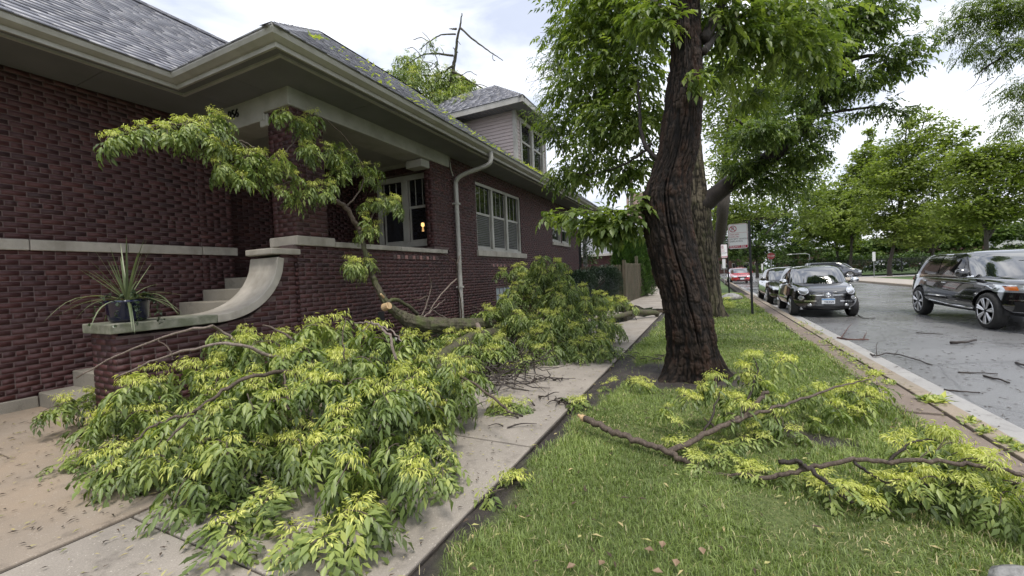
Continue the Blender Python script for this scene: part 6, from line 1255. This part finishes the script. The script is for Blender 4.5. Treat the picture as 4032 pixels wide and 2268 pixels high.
# ================================================================== garage and tan building beyond
ga = thing('garage', 'brick garage with pale grey shingle roof behind the fence', 'garage'); gy = 32.
MB().box(-9.5, -4.3, gy, gy+6, -.1, 2.75).build('wall', M_MORTAR, ga); lo, hi = [], []
for (a, b, c, d) in courses(-9.5, -4.3, 0, 2.75, seed=51): lo.append((a, gy-.01, c)); hi.append((b, gy+.02, d))
V, F = boxes_np(lo, hi); stuff(link('bricks', mesh_np('bricks', V, F, np.repeat(RNG.beta(4,2,len(lo)), 8)), M_BRICK, ga))
M_SHPALE = pm('pale roof shingle', (.36,.36,.38), (.27,.27,.29), 5, .6)
V, r, _ = shingles((-9.8, gy-.35, 2.85), (1,0,0), np.array([0,1,.85])/math.hypot(1,.85), 5.85, 22, lambda a, b: True, 61, ex=.17, wd=.4); n_ = len(V)
stuff(link('shingles', mesh_np('shingles', V.reshape(-1,3), (np.arange(n_)[:,None,None]*8+f8).reshape(-1,4), np.repeat(np.clip(r+.4,0,1), 8)), M_SHPALE, ga))
MB().add([(-9.8,gy-.35,2.83),(-3.95,gy-.35,2.83),(-3.95,gy+3,5.6),(-9.8,gy+3,5.6),(-3.95,gy+6.3,2.83),(-9.8,gy+6.3,2.83)], [(0,1,2,3),(3,2,4,5)]).build('roof_deck', M_UNDER, ga, fix=False)
MB().add([(-3.97,gy-.2,2.85),(-3.97,gy+6.2,2.85),(-3.97,gy+3,5.5)], [(0,1,2)]).build('gable', M_TRIM, ga, fix=False); MB().box(-9.8, -3.95, gy-.42, gy-.33, 2.72, 2.9).build('gutter', M_TRIM, ga)
tb = thing('tan_brick_building', 'tan brick building beyond the garage, white downpipe at its corner', 'building'); M_TAN = pm('tan brick', (.50,.38,.25), (.42,.31,.2), 3, .8, .3, 30)
p0 = aY(1600,660,38); M_PINK = pm('pinkish brick', (.42,.31,.26), (.36,.26,.22), 3, .8, .3, 30); Xb = p0[0]
MB().box(Xb, Xb+3.4, 38, 48, -.1, 2.9).build('wall', M_TAN, tb); MB().box(Xb-1.2, Xb+3.4, 41.2, 50, 2.9, 9).build('upper_wall', M_PINK, tb)
for i in range(46):
    MB().box(Xb-1.2, Xb+3.4, 41.17, 41.199, 3.0+i*.13, 3.0+i*.13+.11).build('brick_course', M_PINK, tb)
for i in range(21): MB().box(Xb, Xb+3.4, 37.97, 37.999, .03+i*.135, .03+i*.135+.115).build('brick_course', M_TAN, tb)
MB().add([(Xb-.4,37.6,2.9),(Xb+3.4,37.6,2.9),(Xb+3.4,41.3,4.3),(Xb-.4,41.3,4.3),(Xb-.4,37.6,3.0),(Xb+3.4,37.6,3.0),(Xb+3.4,41.3,4.4),(Xb-.4,41.3,4.4)], [(0,1,2,3),(4,5,6,7),(0,1,5,4),(1,2,6,5),(3,0,4,7),(2,3,7,6)]).build('porch_roof', M_SHPALE, tb); MB().box(Xb-.45, Xb+3.4, 37.5, 37.6, 2.8, 3.02).build('gutter', M_TRIM, tb)
MB().box(Xb-.9, Xb-.55, 41.0, 41.18, 3, 9).build('downpipe', plain('white trim', (.7,.72,.75), .5), tb); MB().box(Xb-.3, Xb-.05, 37.9, 38.05, 0, 2.8).build('porch_column', M_TRIM, tb); MB().box(Xb+1.2, Xb+2.2, 37.93, 37.98, 0, 2.1).build('door', M_DARKIN, tb)
# person in a red top by that building
pn = thing('person', 'person in a red top and dark trousers by the tan building, far away', 'person', (aY(1634,700,36.3)[0], 36.3, -.02))
sk = bpy.data.meshes.new('body'); J = [(0,0,.92),(0,0,1.15),(0,0,1.42),(0,-.02,1.53),(0,-.03,1.66),(.1,0,.88),(.11,-.06,.48),(.11,.0,.07),(.11,-.12,.03),(-.1,0,.88),(-.11,.04,.48),(-.11,.1,.07),(-.11,-.02,.03),(.2,0,1.4),(.26,-.04,1.13),(.24,-.2,.93),(-.2,0,1.4),(-.26,-.04,1.13),(-.24,-.2,.93)]
sk.from_pydata(J, [(0,1),(1,2),(2,3),(3,4),(0,5),(5,6),(6,7),(7,8),(0,9),(9,10),(10,11),(11,12),(2,13),(13,14),(14,15),(2,16),(16,17),(17,18)], []); po = link('body', sk, None, pn)
md = po.modifiers.new('skin', 'SKIN'); RD = [.15,.14,.15,.055,.1,.095,.065,.045,.04,.095,.065,.045,.04,.065,.05,.035,.065,.05,.035]
for v_, r_ in zip(sk.skin_vertices[0].data, RD): v_.radius = (r_, r_*.85)
sk.skin_vertices[0].data[0].use_root = True; po.modifiers.new('sub', 'SUBSURF').levels = 1
m, n, l, b = new_mat('clothing'); g = n.new('ShaderNodeTexCoord'); sx = n.new('ShaderNodeSeparateXYZ'); l.new(g.outputs['Object'], sx.inputs[0]); mr = n.new('ShaderNodeMapRange'); mr.inputs[2].default_value = 2.; l.new(sx.outputs['Z'], mr.inputs[0]); mr.inputs[1].default_value = 0; mr.inputs[2].default_value = 2
rr = ramp(n, l, mr.outputs[0], [(0, (.02,.02,.025)), (.46, (.02,.02,.03)), (.47, (.42,.03,.03)), (.74, (.42,.03,.03)), (.75, (.35,.2,.14)), (.84, (.35,.2,.14)), (.85, (.02,.015,.012))]); l.new(rr, b.inputs['Base Color']); n_r = [x for x in n if x.type == 'VALTORGB'][0]; n_r.color_ramp.interpolation = 'CONSTANT'; sk.materials.append(m)
# utility pole
up = thing('utility_pole', 'weathered wooden utility pole behind the fence', 'pole', (*aY(1592,600,30)[:2], -.05)); MB().tube([(0,0,0),(0,0,9)], [.15,.12], 10).build('pole_shaft', M_FENCE, up); MB().box(-1.1, 1.1, -.06, .06, 8.2, 8.32).build('crossarm', M_FENCE, up)
# ================================================================== far side: iron fence, brick building
ir = thing('iron_fence', 'black iron picket fence along the far park', 'fence'); xs = np.linspace(13.5, 62, 20); fy = 64.
for x in xs: MB().box(x-.05, x+.05, fy-.05, fy+.05, 0, 1.75).build('post', M_IRON, ir)
for z in (.25, 1.55): MB().box(13.5, 62, fy-.02, fy+.02, z, z+.05).build('rail', M_IRON, ir)
V, F = boxes_np([(x-.012, fy-.012, .1) for x in np.arange(13.6, 62, .12)], [(x+.012, fy+.012, 1.7) for x in np.arange(13.6, 62, .12)]); stuff(link('pickets', mesh_np('pickets', V, F), M_IRON, ir))
hd = thing('hedge', 'dark hedge running behind the iron fence', 'hedge'); n = 16000; P = np.stack([RNG.uniform(9,64,n), 66+RNG.normal(0,.5,n), RNG.random(n)**.7*2.1], -1); V, F, r = leaves_np(P, RNG.normal(0,1,(n,3)), RNG.uniform(.2,.4,n), RNG.uniform(.12,.25,n), np.clip(RNG.normal(.3,.2,n),0,1)); stuff(link('hedge_leaves', mesh_np('hedge', V, F, r), M_FAROAK, hd))
def far_house(label, x0, x1, y, h, mat, roofh=0, nw=5, storeys=2):
    t = thing('far_building', label, 'building'); MB().box(x0, x1, y, y+10, -.1, h).build('wall', mat, t)
    for s_ in range(storeys):
        for i in range(nw):
            cx = x0+(x1-x0)*(i+.5)/nw; z = .9+s_*(h-.4)/storeys; w = MB().box(cx-.7, cx+.7, y-.06, y-.005, z, z+1.5).build('window', M_TRIM, t); MB().box(cx-.6, cx+.6, y-.08, y-.061, z+.1, z+1.4).build('pane', M_GLASS, w)
    if roofh: MB().add([(x0-.5,y-.5,h),(x1+.5,y-.5,h),(x1+.5,y+10.5,h),(x0-.5,y+10.5,h),((x0+x1)/2-3,y+5,h+roofh),((x0+x1)/2+3,y+5,h+roofh)], [(0,1,5,4),(1,2,5),(2,3,4,5),(3,0,4)]).build('roof', M_SHINGLE, t, fix=False)
    else: MB().box(x0-.15, x1+.15, y-.15, y+10.1, h, h+.4).build('parapet', M_STONE, t)
M_FARBRICK = pm('far red brick', (.085,.04,.032), (.06,.03,.025), .6, .85)
far_house('low red brick building behind the trees left of the stop sign', 0.5, 13, 118, 6.5, M_FARBRICK, 2.5); far_house('long red brick building behind the trees above the grey minivan', 15, 46, 104, 4.2, M_FARBRICK, 0, 9, 1); far_house('pale building glimpsed beyond the trees above the maroon car', 50, 75, 110, 7, pm('pale render', (.55,.55,.53), (.48,.48,.47), .5, .8), 0, 7)
# porch front with rail near the end of the street
# ================================================================== planter with spiky dracaena on the stair ledge
pl = thing('planter', 'cobalt blue glazed pot of spiky dracaena on the mossy stair ledge', 'plant pot', (-5.66, 2.16, 1.106))
MB().lathe([(.11,0),(.145,.01),(.165,.04),(.18,.2),(.19,.21),(.19,.235),(.17,.235),(.165,.2)], 28).build('pot', M_POTBLUE, pl, smooth=True); MB().lathe([(.01,.2),(.168,.201)], 20).build('soil', M_SOIL, pl)
M_SPIKE = leaf_mat('dracaena blade', [(0, (.05,.07,.03)), (.5, (.13,.16,.08)), (1, (.25,.28,.17))], trans=.2, under=(1.1,1.1,1.1)); rg = random.Random(21)
def blade(par, a, el, Ln, w, droop, name='blade'):
    n_ = 10; V = []; d = np.array([math.cos(a)*math.cos(el), math.sin(a)*math.cos(el), math.sin(el)]); p = np.array([0,0,.22]); s_ = np.array([-math.sin(a), math.cos(a), 0]); kink = rg.random() < .3
    for i in range(n_):
        t = i/(n_-1); ww = w*(1-t)**.6*(.6+.4*min(1, t*6)); V += [p-s_*ww, p+np.array([0,0,-ww*.35]), p+s_*ww]
        dr = droop*(2.2 if kink and .55 < t < .7 else 1); d = d+np.array([0,0,-dr/n_]); d /= np.linalg.norm(d); p = p+d*Ln/(n_-1)
    F = [(i*3+j, i*3+j+1, i*3+j+4, i*3+j+3) for i in range(n_-1) for j in range(2)]; mb = MB(); mb.add(V, F, rg.uniform(.15,1)); mb.build(name, M_SPIKE, par, smooth=True, fix=False)
for i in range(44):
    up_ = i < 18; blade(pl, rg.uniform(0, 6.28), rg.uniform(.75,1.45) if up_ else rg.uniform(.2,.8), rg.uniform(.45,.8), rg.uniform(.010,.017), rg.uniform(.05,.5) if up_ else rg.uniform(.9,1.9))
vi = []
for k in range(9):
    a = rg.uniform(-1.2,1.0); p = np.array([.16*math.cos(a), .16*math.sin(a), .27])
    for i in range(9): p = p+np.array([math.cos(a)*.025, math.sin(a)*.025-.004, .02-.012*i+rg.gauss(0,.008)]); vi.append(p.copy())
P = np.array(vi); n_ = len(P); P = np.repeat(P, 3, 0); V, F, r = leaves_np(P, RNG.normal(0,1,P.shape), RNG.uniform(.03,.05,len(P)), RNG.uniform(.02,.035,len(P)), np.clip(RNG.normal(.7,.2,len(P)),0,1)); link('trailing_vine', mesh_np('vine', V, F, r), M_IVY, pl)
# red flower in a tub at the left edge
fp = thing('flower_pot', 'grey tub with a red flower at the very left edge by the wall', 'plant pot', (*aZ(-4,1010,0)[:2], 0)); MB().lathe([(.1,0),(.14,.01),(.17,.26),(.18,.3),(.15,.3)], 18).build('pot', M_STONE_MOSS, fp, smooth=True)
fl_ = aZ(-4,1010,0); hz = aY(3,970,fl_[1])[2]; fw = MB()
for k in range(14): a = rg.uniform(0,6.28); e = rg.uniform(.2,1.3); fw.add([(0,0,hz),(.05*math.cos(a),.05*math.sin(a),hz+.03*e),(.06*math.cos(a+.6),.06*math.sin(a+.6),hz+.03*e)], [(0,1,2)])
fw.build('flower', plain('red petal', (.55,.02,.04), .5), fp, fix=False); MB().tube([(0,0,.25),(0,0,hz)], .006, 5).build('stem', M_ARBOR, fp)
# ================================================================== boulders, weeds, road twigs, litter
def rock(label, c, r, seed, mat=M_ROCK):
    n_, m_ = 28, 16; V = []
    for j in range(m_):
        th = math.pi*j/(m_-1)
        for i in range(n_): ph = 2*math.pi*i/n_; q = np.array([math.sin(th)*math.cos(ph), math.sin(th)*math.sin(ph), math.cos(th)]); k = 1+.16*float(vnoise(q*1.7, seed))+.06*float(vnoise(q*4.5, seed+1)); V.append(q*k*np.array(r))
    o = MB().add(V, [(j*n_+i, j*n_+(i+1) % n_, (j+1)*n_+(i+1) % n_, (j+1)*n_+i) for j in range(m_-1) for i in range(n_)]).build('boulder', mat, None, smooth=True); o.location = c; tag(o, label, 'rock'); return o
rock('rounded grey boulder cut by the bottom right corner of the view', (1.27, 2.32, .0), (.24,.17,.14), 5); rock('pale boulder on the verge behind the sign post', (1.02, 20.3, .06), (.42,.35,.22), 8)
M_BRTWIG = M_TWIGDARK
def stick(label, pts, r, mat=M_BRTWIG, extra=(), z=SZ):
    t = thing('twig', label, 'twig', group='twigs on the street'); P = [np.array(aZ(u, v, z))+[0,0,r+dz] for (u, v, dz) in pts]; twig(t, P, r, r*.6, mat, 6, 'stem', 4, .003)
    for e in extra: twig(t, [np.array(aZ(u, v, z))+[0,0,r*.6+dz] for (u, v, dz) in e], r*.55, r*.25, mat, 5, 'side_twig', 3, .002)
stick('reddish bark-stripped stick on the road edge nearest the small hatchback', [(2107,852,0),(2140,858,.01),(2185,857,0)], .02, pm('rotten red wood', (.12,.05,.035), (.06,.03,.025), 9, .8), [[(2115,853,.0),(2130,838,.06),(2143,828,.12)],[(2170,857,0),(2180,845,.06)]])
stick('long forked dead twig lying along the gutter line', [(2190,892,0),(2205,902,.03),(2240,895,.03),(2290,905,.02),(2345,920,0)], .012, extra=[[(2205,902,.03),(2207,880,.12),(2230,872,.1)],[(2250,895,.02),(2262,888,.05)]])
stick('thick short stick in the road below the SUV', [(2390,866,0),(2425,868,.02),(2455,862,.02)], .028); stick('thin straight twig right of the forked dead twig', [(2410,938,0),(2450,940,0),(2510,942,0)], .010)
stick('curved twig in the road beside the small hatchback', [(2158,793,0),(2170,802,.02),(2190,806,.03),(2202,800,.0)], .012); stick('dark broken twig near the right edge of the road', [(2475,948,0),(2510,958,.01),(2540,966,.0)], .014); stick('short twig at the far right edge of the road', [(2556,915,0),(2576,925,.02),(2600,932,0)], .016)
stick('thin twig lying farthest out in the road lane', [(2305,838,0),(2340,840,.0),(2372,842,0)], .010); stick('twig on the gutter nearest the camera', [(2375,983,0),(2420,990,.01),(2465,990,0)], .012)
wp = [((2015,985,0),'dead twig on the bare pavement in the middle of the sidewalk'),]
def pile(label, u, v, n_, spread, ln_, z=0.):
    t = thing('twig_scraps', label, 'twigs'); mb = MB()
    for i in range(n_):
        c = np.array(aZ(u, v, z))+[rg.gauss(0,spread), rg.gauss(0,spread*.6), .01]; a = rg.uniform(0,6.28); h_ = rg.uniform(.3,1)*ln_; e = c+np.array([math.cos(a)*h_, math.sin(a)*h_, rg.uniform(0,.04)]); mb.tube(smooth_path([c, (c+e)/2+[rg.gauss(0,.02), rg.gauss(0,.02), .02], e], 3), np.linspace(rg.uniform(.006,.012), .003, 7), 5)
    stuff(mb.build('scraps', M_TWIGDARK, t)); t['kind'] = 'stuff'
pile('dark twig scraps on the sidewalk near its right edge', 1410, 1010, 16, .16, .3); pile('twig scraps on the sidewalk beside the dirt strip', 1370, 955, 9, .12, .25); pile('twigs scattered over dirt left of the trunk', 1620, 900, 18, .4, .5); pile('twig scraps among the leaves on the middle of the sidewalk', 1230, 1040, 12, .25, .35)
def weeds(label, pts, n_, s):
    t = thing('weed', label, 'weeds'); P = np.array([np.array(aZ(u+rg.gauss(0,10), v+rg.gauss(0,4), .01)) for (u, v) in pts for _ in range(n_)]); n2 = len(P); V, F, r = leaves_np(P, RNG.normal(0,1,(n2,3))*[1,1,.3]+[0,0,.6], s*RNG.uniform(.5,1.2,n2), s*.5*RNG.uniform(.6,1.2,n2), np.clip(RNG.normal(.55,.25,n2),0,.9)); stuff(link('weed_leaves', mesh_np('weeds', V, F, r), M_ASH, t)); t['kind'] = 'stuff'
weeds('green weeds growing in the joint behind the kerb', [(1717+q[0]/3, 483+q[1]/3) for q in [(1080,1130),(1150,1180),(1220,1230),(1280,1270),(1350,1320),(1000,1060),(900,1000),(1450,1370),(1560,1440)]]+[(2440,1060),(2480,1085),(2530,1110),(2560,1130)], 60, .05); weeds('broad-leaved weed sprouting beside the kerb, nearest the camera', [(2330,1005),(2350,1010),(2368,1008)], 26, .1)
def litter(label, n_, xr, yr, z, s, rr):
    P = np.stack([RNG.uniform(*xr,n_), yr[0]+(yr[1]-yr[0])*RNG.random(n_)**1.4, np.full(n_, z)], -1); D = RNG.normal(0,1,(n_,3))*[1,1,.08]; V, F, r = leaves_np(P, D, RNG.uniform(*s,n_), np.array(s).mean()*RNG.uniform(.15,.4,n_), rr(n_)); V[:,2] = np.maximum(V[:,2], z); o = link('leaf_litter', mesh_np('litter', V, F, r), M_LITTER); tag(o, label, 'leaves', kind='stuff')
litter('dark wet leaf bits strewn over the street', 1500, (2.3,6.5), (5,16), SZ+.006, (.02,.07), lambda k: RNG.random(k)*.35); litter('pale seed keys and scraps strewn over the sidewalk', 1500, (-3.3,-1.4), (.8,9), .012, (.02,.05), lambda k: np.where(RNG.random(k) < .55, RNG.uniform(.6,1,k), RNG.uniform(0,.4,k)))
litter('small dark scraps and seed keys strewn over the tan walkway', 800, (-7.4,-3.4), (.6,2.6), .012, (.02,.06), lambda k: np.where(RNG.random(k) < .4, RNG.uniform(.6,1,k), RNG.uniform(0,.35,k))); litter('torn leaf scraps on the grass and dirt of the verge', 700, (-1.3,1.6), (1.2,12), .02, (.03,.07), lambda k: RNG.uniform(.2,1,k)); litter('leaf scraps along the carriage walk', 300, (1.65,2.1), (3,14), .014, (.02,.06), lambda k: RNG.random(k))
DL = [(1425,1430),(1520,1410),(1640,1435),(1700,1425),(1770,1395),(1620,1380),(1665,1378),(1265,1430),(1130,1440),(980,1185),(1500,1370)]
for i, (u, v) in enumerate(DL[:7]):
    p = aZ(u, v, .03); mb = MB(); L_ = .05; a = rg.uniform(0,6.28); pts = [(0,0,0),(.5,.38,.22),(.55,0,.05),(.5,-.36,.2),(1,0,.12)]; mb.add([(p[0]+L_*(x*math.cos(a)-y*math.sin(a)), p[1]+L_*(x*math.sin(a)+y*math.cos(a)), p[2]+L_*z) for x, y, z in pts], [(0,2,1),(0,3,2),(1,2,4),(2,3,4)]); tag(mb.build('dead_leaf', M_DEADLEAF, None, fix=False), ['leftmost curled brown leaf at the bottom of the lawn', 'curled brown leaf second from the left at the bottom of the lawn', 'brown leaf at the very bottom, below the middle of the lawn', 'brown leaf lying right beside the bottommost one', 'rightmost curled brown leaf on the front lawn', 'brown leaf farthest up the front lawn, left of two', 'brown leaf farthest up the front lawn, right of two'][i], 'leaf', 'dead leaves on the front lawn')
